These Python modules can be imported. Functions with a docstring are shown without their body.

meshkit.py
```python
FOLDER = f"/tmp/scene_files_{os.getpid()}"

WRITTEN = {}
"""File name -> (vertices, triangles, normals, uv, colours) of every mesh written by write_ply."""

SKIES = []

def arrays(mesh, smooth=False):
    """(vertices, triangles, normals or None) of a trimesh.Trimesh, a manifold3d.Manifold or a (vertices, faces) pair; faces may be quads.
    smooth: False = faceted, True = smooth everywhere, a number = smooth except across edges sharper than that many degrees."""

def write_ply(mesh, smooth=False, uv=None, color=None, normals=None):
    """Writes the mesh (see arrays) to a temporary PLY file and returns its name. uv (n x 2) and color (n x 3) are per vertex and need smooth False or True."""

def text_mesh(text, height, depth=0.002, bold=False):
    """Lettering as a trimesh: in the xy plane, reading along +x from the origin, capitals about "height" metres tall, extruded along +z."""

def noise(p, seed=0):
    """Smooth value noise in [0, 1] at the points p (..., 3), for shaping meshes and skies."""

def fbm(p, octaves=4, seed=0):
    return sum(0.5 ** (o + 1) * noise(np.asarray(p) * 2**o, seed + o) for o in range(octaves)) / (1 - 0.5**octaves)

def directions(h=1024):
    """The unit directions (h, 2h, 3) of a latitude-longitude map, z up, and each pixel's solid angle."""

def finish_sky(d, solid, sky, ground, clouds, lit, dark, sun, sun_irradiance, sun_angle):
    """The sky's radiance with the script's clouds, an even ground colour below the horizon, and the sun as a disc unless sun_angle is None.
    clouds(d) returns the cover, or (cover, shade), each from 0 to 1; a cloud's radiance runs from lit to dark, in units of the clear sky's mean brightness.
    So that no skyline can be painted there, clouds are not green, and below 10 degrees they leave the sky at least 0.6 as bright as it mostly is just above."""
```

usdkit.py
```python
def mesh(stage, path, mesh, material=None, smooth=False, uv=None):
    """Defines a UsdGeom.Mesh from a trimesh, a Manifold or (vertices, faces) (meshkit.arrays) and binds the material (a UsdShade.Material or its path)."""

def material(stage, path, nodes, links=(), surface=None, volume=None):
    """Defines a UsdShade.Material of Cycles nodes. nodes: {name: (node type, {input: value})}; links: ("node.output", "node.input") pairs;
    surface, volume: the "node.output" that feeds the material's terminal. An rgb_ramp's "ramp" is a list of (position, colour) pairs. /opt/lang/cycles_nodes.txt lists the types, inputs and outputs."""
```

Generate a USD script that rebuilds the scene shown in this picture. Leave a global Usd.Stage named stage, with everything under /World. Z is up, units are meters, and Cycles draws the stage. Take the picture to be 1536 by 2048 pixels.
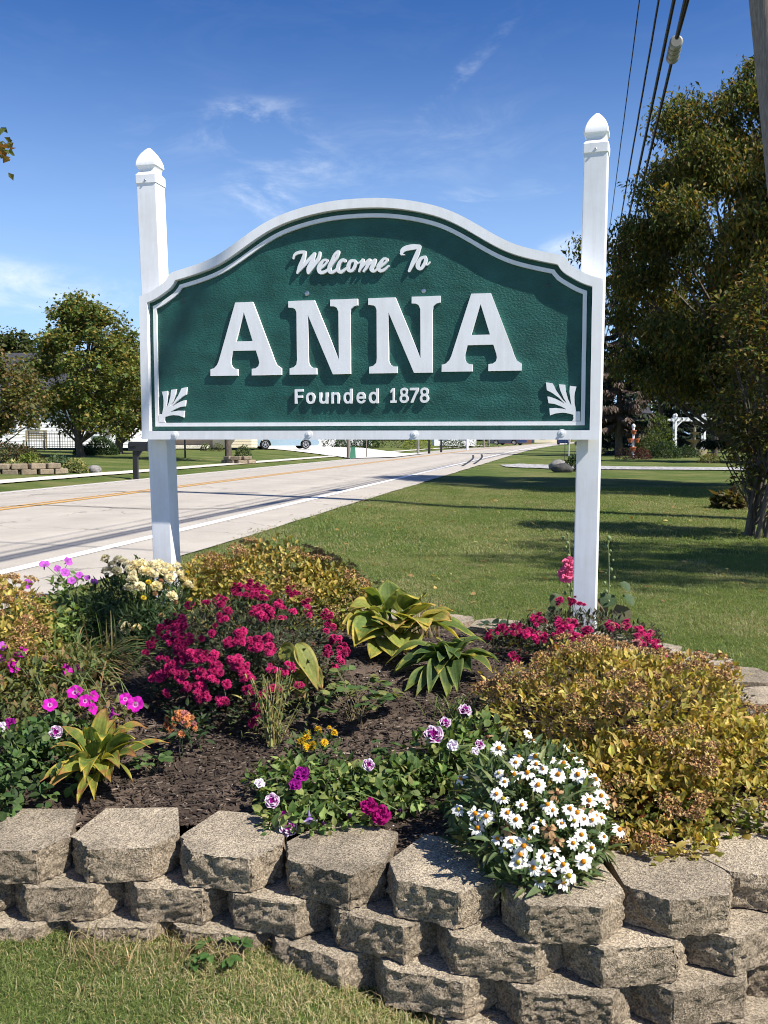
import math
import numpy as np, trimesh, shapely, shapely.geometry as sg, shapely.affinity as sa
from shapely.ops import unary_union
from scipy.spatial import cKDTree
import usdkit, meshkit
from pxr import Usd, UsdGeom, UsdLux, UsdShade, Sdf, Gf, Vt

stage = Usd.Stage.CreateInMemory()
UsdGeom.SetStageUpAxis(stage, 'Z'); UsdGeom.SetStageMetersPerUnit(stage, 1.0)
UsdGeom.Xform.Define(stage, '/World'); UsdGeom.Scope.Define(stage, '/World/Looks')
PI = math.pi

# ------------------------------------------------------------------ camera
FPX, CX, CY = 1830.0, 768.0, 1024.0            # focal length and centre in photograph pixels
PITCH = math.atan(148 / FPX)                   # looking slightly down
EYE = np.array([0.0, 0.0, 1.0])
cam = UsdGeom.Camera.Define(stage, '/World/camera')
cam.AddTranslateOp().Set(Gf.Vec3d(*EYE)); cam.AddRotateXOp().Set(90 - math.degrees(PITCH))
cam.CreateFocalLengthAttr(30.0); cam.CreateHorizontalApertureAttr(30.0 * 1536 / FPX); cam.CreateVerticalApertureAttr(30.0 * 2048 / FPX)
cam.CreateClippingRangeAttr(Gf.Vec2f(0.05, 5000)); cam.CreateExposureAttr(0.84)

# ------------------------------------------------------------------ sun and sky
SUN = np.array([0.576, -0.331, 0.748]); SUN /= np.linalg.norm(SUN)
sun = UsdLux.DistantLight.Define(stage, '/World/sun')
sun.CreateNormalizeAttr(True); sun.CreateIntensityAttr(1.25); sun.CreateAngleAttr(0.53); sun.CreateColorAttr(Gf.Vec3f(1.0, 0.95, 0.87))
_z = Gf.Vec3d(*SUN)
sun.AddOrientOp().Set(Gf.Quatf(Gf.Rotation(Gf.Vec3d(0, 0, 1), _z).GetQuat()))

def dir_at(px, py):
    x = (px - CX) / FPX; u = (CY - py) / FPX
    d = np.array([x, math.cos(PITCH) + u * math.sin(PITCH), -math.sin(PITCH) + u * math.cos(PITCH)])
    return d
def at(px, py, y):
    'the point seen at a photograph pixel, at a distance y ahead of the camera'
    d = dir_at(px, py); return EYE + d * (y / d[1])
def ground_at(px, py, z):
    d = dir_at(px, py); return EYE + d * ((z - EYE[2]) / d[2])

def sky_material():
    n, L = {}, []
    n['sky'] = ('sky_texture', {'sky_type': 'single_scattering', 'sun_disc': False, 'sun_elevation': math.asin(SUN[2]), 'sun_rotation': math.atan2(SUN[0], SUN[1]), 'altitude': 200.0, 'air_density': 1.0, 'aerosol_density': 0.7, 'ozone_density': 2.5})
    n['tc'] = ('texture_coordinate', {})
    # thin cirrus: wispy noise, thick only where the wisps hang in the sky
    n['map'] = ('mapping', {'mapping_type': 'point', 'scale': (3.0, 3.0, 9.0), 'rotation': (0.0, 0.35, 0.2)})
    n['nz'] = ('noise_texture', {'scale': 2.4, 'detail': 10.0, 'roughness': 0.68, 'distortion': 0.7})
    n['nr'] = ('map_range', {'range_type': 'smoothstep', 'from_min': 0.42, 'from_max': 0.86, 'to_min': 0.0, 'to_max': 1.0, 'clamp': True})
    L += [('tc.generated', 'map.vector'), ('map.vector', 'nz.vector'), ('nz.fac', 'nr.value')]
    blobs = [  # (photo px, py of the middle, half width, half height in degrees, tilt, strength)
        (430, 250, 7.0, 1.5, -10, 0.5), (525, 395, 3.0, 1.3, 25, 0.85), (930, 140, 4.5, 0.6, -42, 0.4), (930, 402, 2.6, 0.9, 0, 0.7),
        (60, 605, 13.0, 2.8, 6, 0.95), (1130, 510, 5.0, 1.4, -12, 1.1), (700, 330, 16.0, 3.6, -10, 0.20), (560, 300, 5, 2.5, 30, 0.28), (1050, 390, 4, 1.2, -20, 0.25)]
    prev = None
    for i, (px, py, w, h, tilt, s) in enumerate(blobs):
        c = dir_at(px, py); c /= np.linalg.norm(c)
        r = np.cross(c, [0, 0, 1.0]); r /= np.linalg.norm(r); u = np.cross(r, c)
        t = math.radians(tilt); r, u = r * math.cos(t) - u * math.sin(t), r * math.sin(t) + u * math.cos(t)
        a, b = r / math.radians(w), u / math.radians(h)
        n[f'a{i}'] = ('vector_math', {'math_type': 'dot_product', 'vector2': tuple(a)})
        n[f'b{i}'] = ('vector_math', {'math_type': 'dot_product', 'vector2': tuple(b)})
        n[f'a2{i}'] = ('math', {'math_type': 'multiply'}); n[f'b2{i}'] = ('math', {'math_type': 'multiply_add'})
        n[f'f{i}'] = ('vector_math', {'math_type': 'dot_product', 'vector2': tuple(c)})
        n[f'r{i}'] = ('map_range', {'range_type': 'smoothstep', 'from_min': 1.0, 'from_max': 0.0, 'to_min': 0.0, 'to_max': float(s), 'clamp': True})
        n[f'g{i}'] = ('math', {'math_type': 'greater_than', 'value2': 0.5}); n[f'm{i}'] = ('math', {'math_type': 'multiply'})
        L += [('tc.generated', f'a{i}.vector1'), ('tc.generated', f'b{i}.vector1'), ('tc.generated', f'f{i}.vector1'),
              (f'a{i}.value', f'a2{i}.value1'), (f'a{i}.value', f'a2{i}.value2'), (f'b{i}.value', f'b2{i}.value1'), (f'b{i}.value', f'b2{i}.value2'), (f'a2{i}.value', f'b2{i}.value3'),
              (f'b2{i}.value', f'r{i}.value'), (f'f{i}.value', f'g{i}.value1'), (f'r{i}.result', f'm{i}.value1'), (f'g{i}.value', f'm{i}.value2')]
        if prev:
            n[f's{i}'] = ('math', {'math_type': 'add'}); L += [(prev, f's{i}.value1'), (f'm{i}.value', f's{i}.value2')]; prev = f's{i}.value'
        else:
            prev = f'm{i}.value'
    n['base'] = ('math', {'math_type': 'add', 'value2': 0.04}); L += [(prev, 'base.value1')]
    n['cov'] = ('math', {'math_type': 'multiply', 'use_clamp': True}); L += [('nr.result', 'cov.value1'), ('base.value', 'cov.value2')]
    n['cov2'] = ('math', {'math_type': 'multiply', 'value2': 0.85}); L += [('cov.value', 'cov2.value1')]
    n['tone'] = ('mix', {'mix_type': 'multiply', 'fac': 1.0, 'color2': SKY_TINT}); L += [('sky.color', 'tone.color1')]
    n['hs'] = ('hsv', {'saturation': 1.22}); n['sep'] = ('separate_xyz', {}); n['lowf'] = ('map_range', {'range_type': 'smoothstep', 'from_min': 0.44, 'from_max': -0.02, 'to_min': 0.0, 'to_max': 0.8, 'clamp': True}); n['haze'] = ('mix', {'mix_type': 'mix', 'color2': HORIZON})
    L += [('tone.color', 'hs.color'), ('tc.generated', 'sep.vector'), ('sep.z', 'lowf.value'), ('lowf.result', 'haze.fac'), ('hs.color', 'haze.color1')]
    n['mix'] = ('mix', {'mix_type': 'mix', 'color2': CLOUD}); L += [('haze.color', 'mix.color1'), ('cov2.value', 'mix.fac')]
    n['bg'] = ('background_shader', {'strength': SKY_STRENGTH}); L += [('mix.color', 'bg.color')]
    return usdkit.material(stage, '/World/Looks/sky_look', n, L, surface='bg.background')
SKY_TINT, CLOUD, HORIZON, SKY_STRENGTH = (1.08, 1.10, 1.38), (11.0, 11.6, 12.4), (6.0, 9.2, 13.6), 0.056
dome = UsdLux.DomeLight.Define(stage, '/World/sky'); dome.CreateIntensityAttr(1.0)
UsdShade.MaterialBindingAPI.Apply(dome.GetPrim()).Bind(sky_material())
dome.GetPrim().SetCustomDataByKey('kind', 'structure'); dome.GetPrim().SetCustomDataByKey('label', 'clear blue sky with thin white cirrus wisps'); dome.GetPrim().SetCustomDataByKey('category', 'sky')

# ------------------------------------------------------------------ helpers
R = np.random.default_rng(7)
LOC, COUNT = {}, {}
def numbered(parent, name):
    k = COUNT[(parent, name)] = COUNT.get((parent, name), -1) + 1
    return f'{parent}/{name}' + (f'_{k:03d}' if k else '')
def tag(path, label=None, cat=None, group=None, kind=None):
    p = stage.GetPrimAtPath(path)
    for k, v in (('label', label), ('category', cat), ('group', group), ('kind', kind)):
        if v: p.SetCustomDataByKey(k, v)
    return path
def thing(name, label, cat, loc=(0, 0, 0), group=None, kind=None):
    path = numbered('/World', name); x = UsdGeom.Xform.Define(stage, path)
    x.AddTranslateOp().Set(Gf.Vec3d(*map(float, loc))); LOC[path] = np.asarray(loc, float)
    return tag(path, label, cat, group, kind)
def base_of(path):
    while path and path not in LOC: path = path.rsplit('/', 1)[0]
    return LOC.get(path, np.zeros(3))
def look(name): return UsdShade.Material.Get(stage, '/World/Looks/' + name)
def emit(parent, name, V, F, mat, tint=None, smooth=False, label=None, kind=None):
    'one Mesh prim under a thing or part; V in world coordinates'
    path = numbered(parent, name); V = np.asarray(V, float) - base_of(parent); F = np.asarray(F, int)
    n = None
    if smooth is not False:
        if F.shape[1] == 4: F = np.vstack([F[:, [0, 1, 2]], F[:, [0, 2, 3]]])
        if smooth is not True and tint is None: V, F, n = meshkit.arrays((V, F), smooth)
        else: V, F, n = meshkit.arrays((V, F), True)
    m = UsdGeom.Mesh.Define(stage, path)
    m.CreatePointsAttr(Vt.Vec3fArray.FromNumpy(np.ascontiguousarray(V, np.float32)))
    m.CreateFaceVertexCountsAttr(Vt.IntArray.FromNumpy(np.full(len(F), F.shape[1], np.int32)))
    m.CreateFaceVertexIndicesAttr(Vt.IntArray.FromNumpy(np.ascontiguousarray(F, np.int32).ravel()))
    m.CreateSubdivisionSchemeAttr('none')
    if n is not None:
        m.CreateNormalsAttr(Vt.Vec3fArray.FromNumpy(n.astype(np.float32))); m.SetNormalsInterpolation('vertex')
    if tint is not None:
        t = np.broadcast_to(np.asarray(tint, np.float32), (len(V), 3))
        UsdGeom.PrimvarsAPI(m).CreatePrimvar('tint', Sdf.ValueTypeNames.Color3fArray, 'vertex').Set(Vt.Vec3fArray.FromNumpy(np.ascontiguousarray(t)))
    UsdShade.MaterialBindingAPI.Apply(m.GetPrim()).Bind(look(mat))
    if label: m.GetPrim().SetCustomDataByKey('label', label)
    if kind: m.GetPrim().SetCustomDataByKey('kind', kind)
    return path
def group_part(parent, name, label=None):
    path = numbered(parent, name); UsdGeom.Xform.Define(stage, path)
    if label: stage.GetPrimAtPath(path).SetCustomDataByKey('label', label)
    return path
def tri(mesh):
    return np.asarray(mesh.vertices), np.asarray(mesh.faces)
class Bag:
    'collects triangles (and tints) that become one mesh'
    def __init__(s): s.v, s.f, s.t, s.n = [], [], [], 0
    def add(s, V, F, tint=None):
        V = np.asarray(V, float); F = np.asarray(F, int)
        if F.shape[1] == 4: F = np.vstack([F[:, [0, 1, 2]], F[:, [0, 2, 3]]])
        s.v.append(V); s.f.append(F + s.n); s.n += len(V)
        s.t.append(np.broadcast_to(np.asarray((0.5, 0.5, 0.5) if tint is None else tint, float), (len(V), 3)))
        return s
    def mesh(s, m, tint=None): return s.add(*tri(m), tint)
    def emit(s, parent, name, mat, tinted=True, **k):
        return emit(parent, name, np.vstack(s.v), np.vstack(s.f), mat, np.vstack(s.t) if tinted else None, **k)
def box(c, size, yaw=0.0, bevel=0.0, tilt=None):
    c = np.asarray(c, float); size = np.asarray(size, float)
    if bevel:
        b = bevel; h = size / 2
        pts = [(sx * (h[0] - (k != 0) * b), sy * (h[1] - (k != 1) * b), sz * (h[2] - (k != 2) * b)) for sx in (-1, 1) for sy in (-1, 1) for sz in (-1, 1) for k in range(3)]
        m = trimesh.convex.convex_hull(np.array(pts))
    else:
        m = trimesh.creation.box(size)
    if tilt is not None: m.apply_transform(trimesh.transformations.euler_matrix(*tilt))
    m.apply_transform(trimesh.transformations.rotation_matrix(yaw, [0, 0, 1])); m.apply_translation(c)
    return m
def tube(P, r, sides=6, cap=True):
    P = np.asarray(P, float); n = len(P); r = np.broadcast_to(np.asarray(r, float), (n,))
    t = np.gradient(P, axis=0); t /= np.linalg.norm(t, axis=1, keepdims=True) + 1e-12
    ref = np.array([0, 0, 1.0]) if abs(t[:, 2].mean()) < 0.9 else np.array([1.0, 0, 0])
    a = np.cross(t, ref); a /= np.linalg.norm(a, axis=1, keepdims=True) + 1e-12; b = np.cross(t, a)
    th = np.arange(sides) * 2 * PI / sides
    V = P[:, None] + r[:, None, None] * (np.cos(th)[None, :, None] * a[:, None] + np.sin(th)[None, :, None] * b[:, None])
    i, j = np.meshgrid(np.arange(n - 1), np.arange(sides), indexing='ij'); j2 = (j + 1) % sides
    q = np.stack([i * sides + j, i * sides + j2, (i + 1) * sides + j2, (i + 1) * sides + j], -1).reshape(-1, 4)
    F = np.vstack([q[:, [0, 2, 1]], q[:, [0, 3, 2]]]); V = V.reshape(-1, 3)
    if cap:
        for k, flip in ((0, 0), (n - 1, 1)):
            c = len(V); V = np.vstack([V, P[k]]); ring = k * sides + np.arange(sides); nx = k * sides + (np.arange(sides) + 1) % sides
            F = np.vstack([F, np.stack([np.full(sides, c), nx, ring] if flip else [np.full(sides, c), ring, nx], 1)])
    return V, F
def lathe(profile, c, sides=16):
    m = trimesh.creation.revolve(np.asarray(profile, float), sections=sides); m.apply_translation(c); return m
def extrude(poly, depth):
    polys = getattr(poly, 'geoms', [poly])
    return trimesh.util.concatenate([trimesh.creation.extrude_polygon(g, depth, engine='earcut') for g in polys if g.area > 1e-9])
def unit(v): v = np.asarray(v, float); return v / (np.linalg.norm(v, axis=-1, keepdims=True) + 1e-12)
def spline(P, n, closed=False):
    from scipy.interpolate import CubicSpline
    P = np.asarray(P, float)
    if closed: P = np.vstack([P, P[:1]])
    d = np.r_[0, np.cumsum(np.linalg.norm(np.diff(P, axis=0), axis=1))]
    return CubicSpline(d, P, bc_type='periodic' if closed else 'natural')(np.linspace(0, d[-1], n))
def fbm2(x, y, scale, seed=0, octaves=4):
    x = np.asarray(x, float); y = np.broadcast_to(np.asarray(y, float), x.shape)
    return meshkit.fbm(np.stack([x * scale, y * scale, np.full(x.shape, 3.7)], -1), octaves, seed)
def smooth(a, b, x):
    t = np.clip((np.asarray(x, float) - a) / (b - a), 0, 1); return t * t * (3 - 2 * t)

# ------------------------------------------------------------------ materials
def mat(name, nodes, links, surface='p.BSDF', volume=None):
    return usdkit.material(stage, '/World/Looks/' + name, nodes, links, surface=surface, volume=volume)
def plain(name, color, rough=0.6, spec=0.4, metal=0.0, bump=None, vary=0.12, scale=20.0):
    n = {'p': ('principled_bsdf', {'roughness': rough, 'specular_ior_level': spec, 'metallic': metal}), 'g': ('geometry', {}),
         'n': ('noise_texture', {'scale': scale, 'detail': 5.0, 'roughness': 0.6}),
         'r': ('rgb_ramp', {'ramp': [(0.3, tuple(c * (1 - vary) for c in color)), (0.7, tuple(min(1, c * (1 + vary)) for c in color))]})}
    L = [('g.position', 'n.vector'), ('n.fac', 'r.fac'), ('r.color', 'p.base_color')]
    if bump:
        n['bn'] = ('noise_texture', {'scale': bump[0], 'detail': 4.0, 'roughness': 0.6}); n['b'] = ('bump', {'strength': bump[1], 'distance': bump[2]})
        L += [('g.position', 'bn.vector'), ('bn.fac', 'b.height'), ('b.normal', 'p.normal')]
    return mat(name, n, L)
def foliage(name, translucency=0.35, rough=0.5, spec=0.35, warm=(1.25, 1.2, 0.55)):
    n = {'a': ('attribute', {'attribute': 'tint'}), 'g': ('geometry', {}), 'nz': ('noise_texture', {'scale': 90.0, 'detail': 3.0}),
         'mr': ('map_range', {'from_min': 0.3, 'from_max': 0.7, 'to_min': 0.8, 'to_max': 1.2, 'clamp': True}),
         'v': ('vector_math', {'math_type': 'scale'}), 'w': ('vector_math', {'math_type': 'multiply', 'vector2': warm}),
         'p': ('principled_bsdf', {'roughness': rough, 'specular_ior_level': spec}), 't': ('translucent_bsdf', {}), 'm': ('mix_closure', {'fac': translucency})}
    L = [('g.position', 'nz.vector'), ('nz.fac', 'mr.value'), ('a.vector', 'v.vector1'), ('mr.result', 'v.scale'), ('v.vector', 'p.base_color'), ('v.vector', 'w.vector1'), ('w.vector', 't.color'),
         ('p.BSDF', 'm.closure1'), ('t.BSDF', 'm.closure2')]
    return mat(name, n, L, 'm.closure')
foliage('leaf', 0.38, 0.58, 0.22); foliage('petal', 0.3, 0.7, 0.15, (1.05, 0.95, 0.95)); foliage('needle', 0.15, 0.6, 0.2); foliage('blade', 0.4, 0.55, 0.25, (1.2, 1.2, 0.6))
mat('tinted', {'a': ('attribute', {'attribute': 'tint'}), 'g': ('geometry', {}), 'nz': ('noise_texture', {'scale': 35.0, 'detail': 4.0}), 'mr': ('map_range', {'from_min': 0.3, 'from_max': 0.7, 'to_min': 0.8, 'to_max': 1.2, 'clamp': True}),
     'v': ('vector_math', {'math_type': 'scale'}), 'p': ('principled_bsdf', {'roughness': 0.75, 'specular_ior_level': 0.25})},
    [('g.position', 'nz.vector'), ('nz.fac', 'mr.value'), ('a.vector', 'v.vector1'), ('mr.result', 'v.scale'), ('v.vector', 'p.base_color')])
def weathered(name, clean, grime, rough, bump=None):
    n = {'g': ('geometry', {}), 'st': ('mapping', {'scale': (16.0, 16.0, 1.5)}), 'n': ('noise_texture', {'scale': 1.6, 'detail': 6.0, 'roughness': 0.7}), 'n2': ('noise_texture', {'scale': 5.0, 'detail': 5.0, 'roughness': 0.65}), 'm': ('math', {'math_type': 'multiply'}),
         'r': ('rgb_ramp', {'ramp': [(0.14, grime), (0.30, clean)]}), 'p': ('principled_bsdf', {'roughness': rough, 'specular_ior_level': 0.4})}
    L = [('g.position', 'st.vector'), ('st.vector', 'n.vector'), ('g.position', 'n2.vector'), ('n.fac', 'm.value1'), ('n2.fac', 'm.value2'), ('m.value', 'r.fac'), ('r.color', 'p.base_color')]
    if bump: n['bn'] = ('noise_texture', {'scale': bump, 'detail': 4.0}); n['b'] = ('bump', {'strength': 0.12, 'distance': 0.002}); L += [('g.position', 'bn.vector'), ('bn.fac', 'b.height'), ('b.normal', 'p.normal')]
    mat(name, n, L)
weathered('vinyl', (0.82, 0.83, 0.84), (0.74, 0.735, 0.72), 0.42); weathered('sign_white', (0.83, 0.835, 0.84), (0.75, 0.75, 0.74), 0.5, 260.0)
mat('sign_green', {'g': ('geometry', {}), 'n1': ('noise_texture', {'scale': 85.0, 'detail': 3.0, 'roughness': 0.55}), 'n2': ('noise_texture', {'scale': 9.0, 'detail': 3.0}), 'st': ('mapping', {'scale': (1.0, 1.0, 1.7)}),
     'r': ('rgb_ramp', {'ramp': [(0.35, (0.008, 0.068, 0.053)), (0.7, (0.015, 0.104, 0.082))]}), 'b': ('bump', {'strength': 0.75, 'distance': 0.006}),
     'p': ('principled_bsdf', {'roughness': 0.48, 'specular_ior_level': 0.45})},
    [('g.position', 'st.vector'), ('st.vector', 'n1.vector'), ('g.position', 'n2.vector'), ('n2.fac', 'r.fac'), ('r.color', 'p.base_color'), ('n1.fac', 'b.height'), ('b.normal', 'p.normal')])
plain('screw', (0.45, 0.45, 0.46), 0.35, 0.5, 0.9, vary=0.1); plain('dark_screw', (0.02, 0.05, 0.045), 0.45, 0.4)
FACE = {'block': (0.80, 0.77, 0.75)}      # shade painted into the block colour: steep faces darker than tops
def concrete(name, lo, hi, spec_scale, bump_s, pits=0.5):
    return mat(name, {'g': ('geometry', {}), 'n': ('noise_texture', {'scale': 7.0, 'detail': 6.0, 'roughness': 0.65}), 'v': ('voronoi_texture', {'scale': spec_scale}), 'v2': ('voronoi_texture', {'scale': spec_scale * 2.3}),
         'r': ('rgb_ramp', {'ramp': [(0.3, lo), (0.72, hi)]}), 'hs': ('separate_color', {'color_type': 'rgb'}), 'mr': ('map_range', {'from_min': 0.0, 'from_max': 1.0, 'to_min': 0.45, 'to_max': 1.55}),
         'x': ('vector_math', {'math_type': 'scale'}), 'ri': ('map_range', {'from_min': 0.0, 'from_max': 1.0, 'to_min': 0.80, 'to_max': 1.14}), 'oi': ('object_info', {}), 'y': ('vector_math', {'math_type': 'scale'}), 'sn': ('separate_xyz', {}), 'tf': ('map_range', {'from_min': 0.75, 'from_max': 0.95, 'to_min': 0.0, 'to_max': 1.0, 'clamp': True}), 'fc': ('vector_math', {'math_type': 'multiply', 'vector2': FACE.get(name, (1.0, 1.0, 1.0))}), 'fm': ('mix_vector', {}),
         'h': ('math', {'math_type': 'add'}), 'b': ('bump', {'strength': bump_s, 'distance': 0.006}), 'p': ('principled_bsdf', {'roughness': 0.92, 'specular_ior_level': 0.15})},
        [('g.position', 'n.vector'), ('g.position', 'v.vector'), ('g.position', 'v2.vector'), ('n.fac', 'r.fac'), ('v.color', 'hs.color'), ('hs.r', 'mr.value'), ('r.color', 'x.vector1'), ('mr.result', 'x.scale'),
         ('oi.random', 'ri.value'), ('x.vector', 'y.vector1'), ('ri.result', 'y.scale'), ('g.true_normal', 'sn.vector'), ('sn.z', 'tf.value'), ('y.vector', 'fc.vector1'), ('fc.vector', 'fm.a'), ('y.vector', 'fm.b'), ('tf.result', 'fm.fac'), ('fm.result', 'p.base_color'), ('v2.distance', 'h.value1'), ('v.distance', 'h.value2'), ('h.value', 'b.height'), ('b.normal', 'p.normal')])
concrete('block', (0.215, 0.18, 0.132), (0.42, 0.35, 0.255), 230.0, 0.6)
concrete('sidewalk', (0.48, 0.45, 0.38), (0.60, 0.56, 0.48), 60.0, 0.2)
concrete('driveway', (0.58, 0.56, 0.52), (0.70, 0.68, 0.63), 40.0, 0.15)
concrete('gravel', (0.24, 0.235, 0.23), (0.46, 0.45, 0.44), 14.0, 0.9)
# worn concrete-grey road: long wheel tracks run along it
RD = np.array([math.sin(math.radians(11.34)), math.cos(math.radians(11.34)), 0.0]); RL = np.array([-RD[1], RD[0], 0.0])
mat('asphalt', {'g': ('geometry', {}), 'n': ('noise_texture', {'scale': 1.3, 'detail': 6.0, 'roughness': 0.6}), 'fine': ('noise_texture', {'scale': 140.0, 'detail': 3.0, 'roughness': 0.8}),
     'd': ('vector_math', {'math_type': 'dot_product', 'vector2': tuple(RL)}), 'cx': ('combine_xyz', {}), 'trk': ('noise_texture', {'scale': 1.1, 'detail': 4.0, 'roughness': 0.6}),
     'crk': ('voronoi_texture', {'scale': 0.35, 'feature': 'distance_to_edge'}), 'wob': ('noise_texture', {'scale': 2.2, 'detail': 6.0}), 'wv': ('vector_math', {'math_type': 'multiply_add', 'vector2': (0.8, 0.8, 0.8)}),
     'cr': ('map_range', {'from_min': 0.0, 'from_max': 0.006, 'to_min': 0.5, 'to_max': 1.0, 'clamp': True}),
     'r': ('rgb_ramp', {'ramp': [(0.25, (0.33, 0.298, 0.256)), (0.75, (0.43, 0.392, 0.335))]}), 'm1': ('map_range', {'from_min': 0.3, 'from_max': 0.7, 'to_min': 0.88, 'to_max': 1.08, 'clamp': True}), 'm2': ('map_range', {'from_min': 0.25, 'from_max': 0.75, 'to_min': 0.6, 'to_max': 1.4}),
     'x': ('vector_math', {'math_type': 'scale'}), 'y': ('vector_math', {'math_type': 'scale'}), 'z': ('vector_math', {'math_type': 'scale'}), 'b': ('bump', {'strength': 0.3, 'distance': 0.006}), 'p': ('principled_bsdf', {'roughness': 0.85, 'specular_ior_level': 0.25})},
    [('g.position', 'n.vector'), ('g.position', 'fine.vector'), ('g.position', 'd.vector1'), ('d.value', 'cx.x'), ('cx.vector', 'trk.vector'), ('n.fac', 'r.fac'), ('trk.fac', 'm1.value'), ('fine.fac', 'm2.value'),
     ('g.position', 'wob.vector'), ('wob.color', 'wv.vector1'), ('g.position', 'wv.vector3'), ('wv.vector', 'crk.vector'), ('crk.distance', 'cr.value'),
     ('r.color', 'x.vector1'), ('m1.result', 'x.scale'), ('x.vector', 'y.vector1'), ('m2.result', 'y.scale'), ('y.vector', 'z.vector1'), ('cr.result', 'z.scale'), ('z.vector', 'p.base_color'), ('fine.fac', 'b.height'), ('b.normal', 'p.normal')])
def worn_paint(name, color, under, lo=0.32, hi=0.42):
    return mat(name, {'g': ('geometry', {}), 'n': ('noise_texture', {'scale': 26.0, 'detail': 8.0, 'roughness': 0.75}), 'r': ('rgb_ramp', {'ramp': [(lo, under), (hi, color)]}), 'p': ('principled_bsdf', {'roughness': 0.7, 'specular_ior_level': 0.3})},
        [('g.position', 'n.vector'), ('n.fac', 'r.fac'), ('r.color', 'p.base_color')])
worn_paint('white_line', (0.78, 0.77, 0.74), (0.38, 0.355, 0.32)); worn_paint('yellow_line', (0.52, 0.27, 0.045), (0.30, 0.24, 0.17), 0.36, 0.5)
worn_paint('tar', (0.035, 0.034, 0.034), (0.15, 0.145, 0.14), 0.3, 0.45)
mat('lawn', {'g': ('geometry', {}), 'n': ('noise_texture', {'scale': 0.55, 'detail': 5.0, 'roughness': 0.62}), 'n2': ('noise_texture', {'scale': 38.0, 'detail': 5.0, 'roughness': 0.7}), 'ad': ('math', {'math_type': 'multiply_add', 'value2': 0.55}),
     'r': ('rgb_ramp', {'ramp': [(0.50, (0.045, 0.078, 0.016)), (0.74, (0.085, 0.118, 0.028)), (0.95, (0.17, 0.165, 0.06))]}), 'b': ('bump', {'strength': 0.9, 'distance': 0.04}), 'p': ('principled_bsdf', {'roughness': 0.9, 'specular_ior_level': 0.1})},
    [('g.position', 'n.vector'), ('g.position', 'n2.vector'), ('n2.fac', 'ad.value1'), ('n.fac', 'ad.value3'), ('ad.value', 'r.fac'), ('r.color', 'p.base_color'), ('n2.fac', 'b.height'), ('b.normal', 'p.normal')])
mat('soil', {'g': ('geometry', {}), 'n': ('noise_texture', {'scale': 45.0, 'detail': 8.0, 'roughness': 0.75}), 'n2': ('noise_texture', {'scale': 4.0, 'detail': 3.0}), 'm': ('math', {'math_type': 'multiply_add', 'value2': 0.5}),
     'r': ('rgb_ramp', {'ramp': [(0.5, (0.028, 0.020, 0.015)), (0.9, (0.115, 0.085, 0.064))]}), 'b': ('bump', {'strength': 0.9, 'distance': 0.012}), 'p': ('principled_bsdf', {'roughness': 0.9, 'specular_ior_level': 0.15})},
    [('g.position', 'n.vector'), ('g.position', 'n2.vector'), ('n.fac', 'm.value1'), ('n2.fac', 'm.value3'), ('m.value', 'r.fac'), ('r.color', 'p.base_color'), ('n.fac', 'b.height'), ('b.normal', 'p.normal')])
plain('rubber', (0.012, 0.012, 0.013), 0.55, 0.3); plain('black_plastic', (0.012, 0.012, 0.013), 0.4, 0.45); plain('rust', (0.10, 0.045, 0.025), 0.85, 0.2, vary=0.5, scale=30.0)
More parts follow.
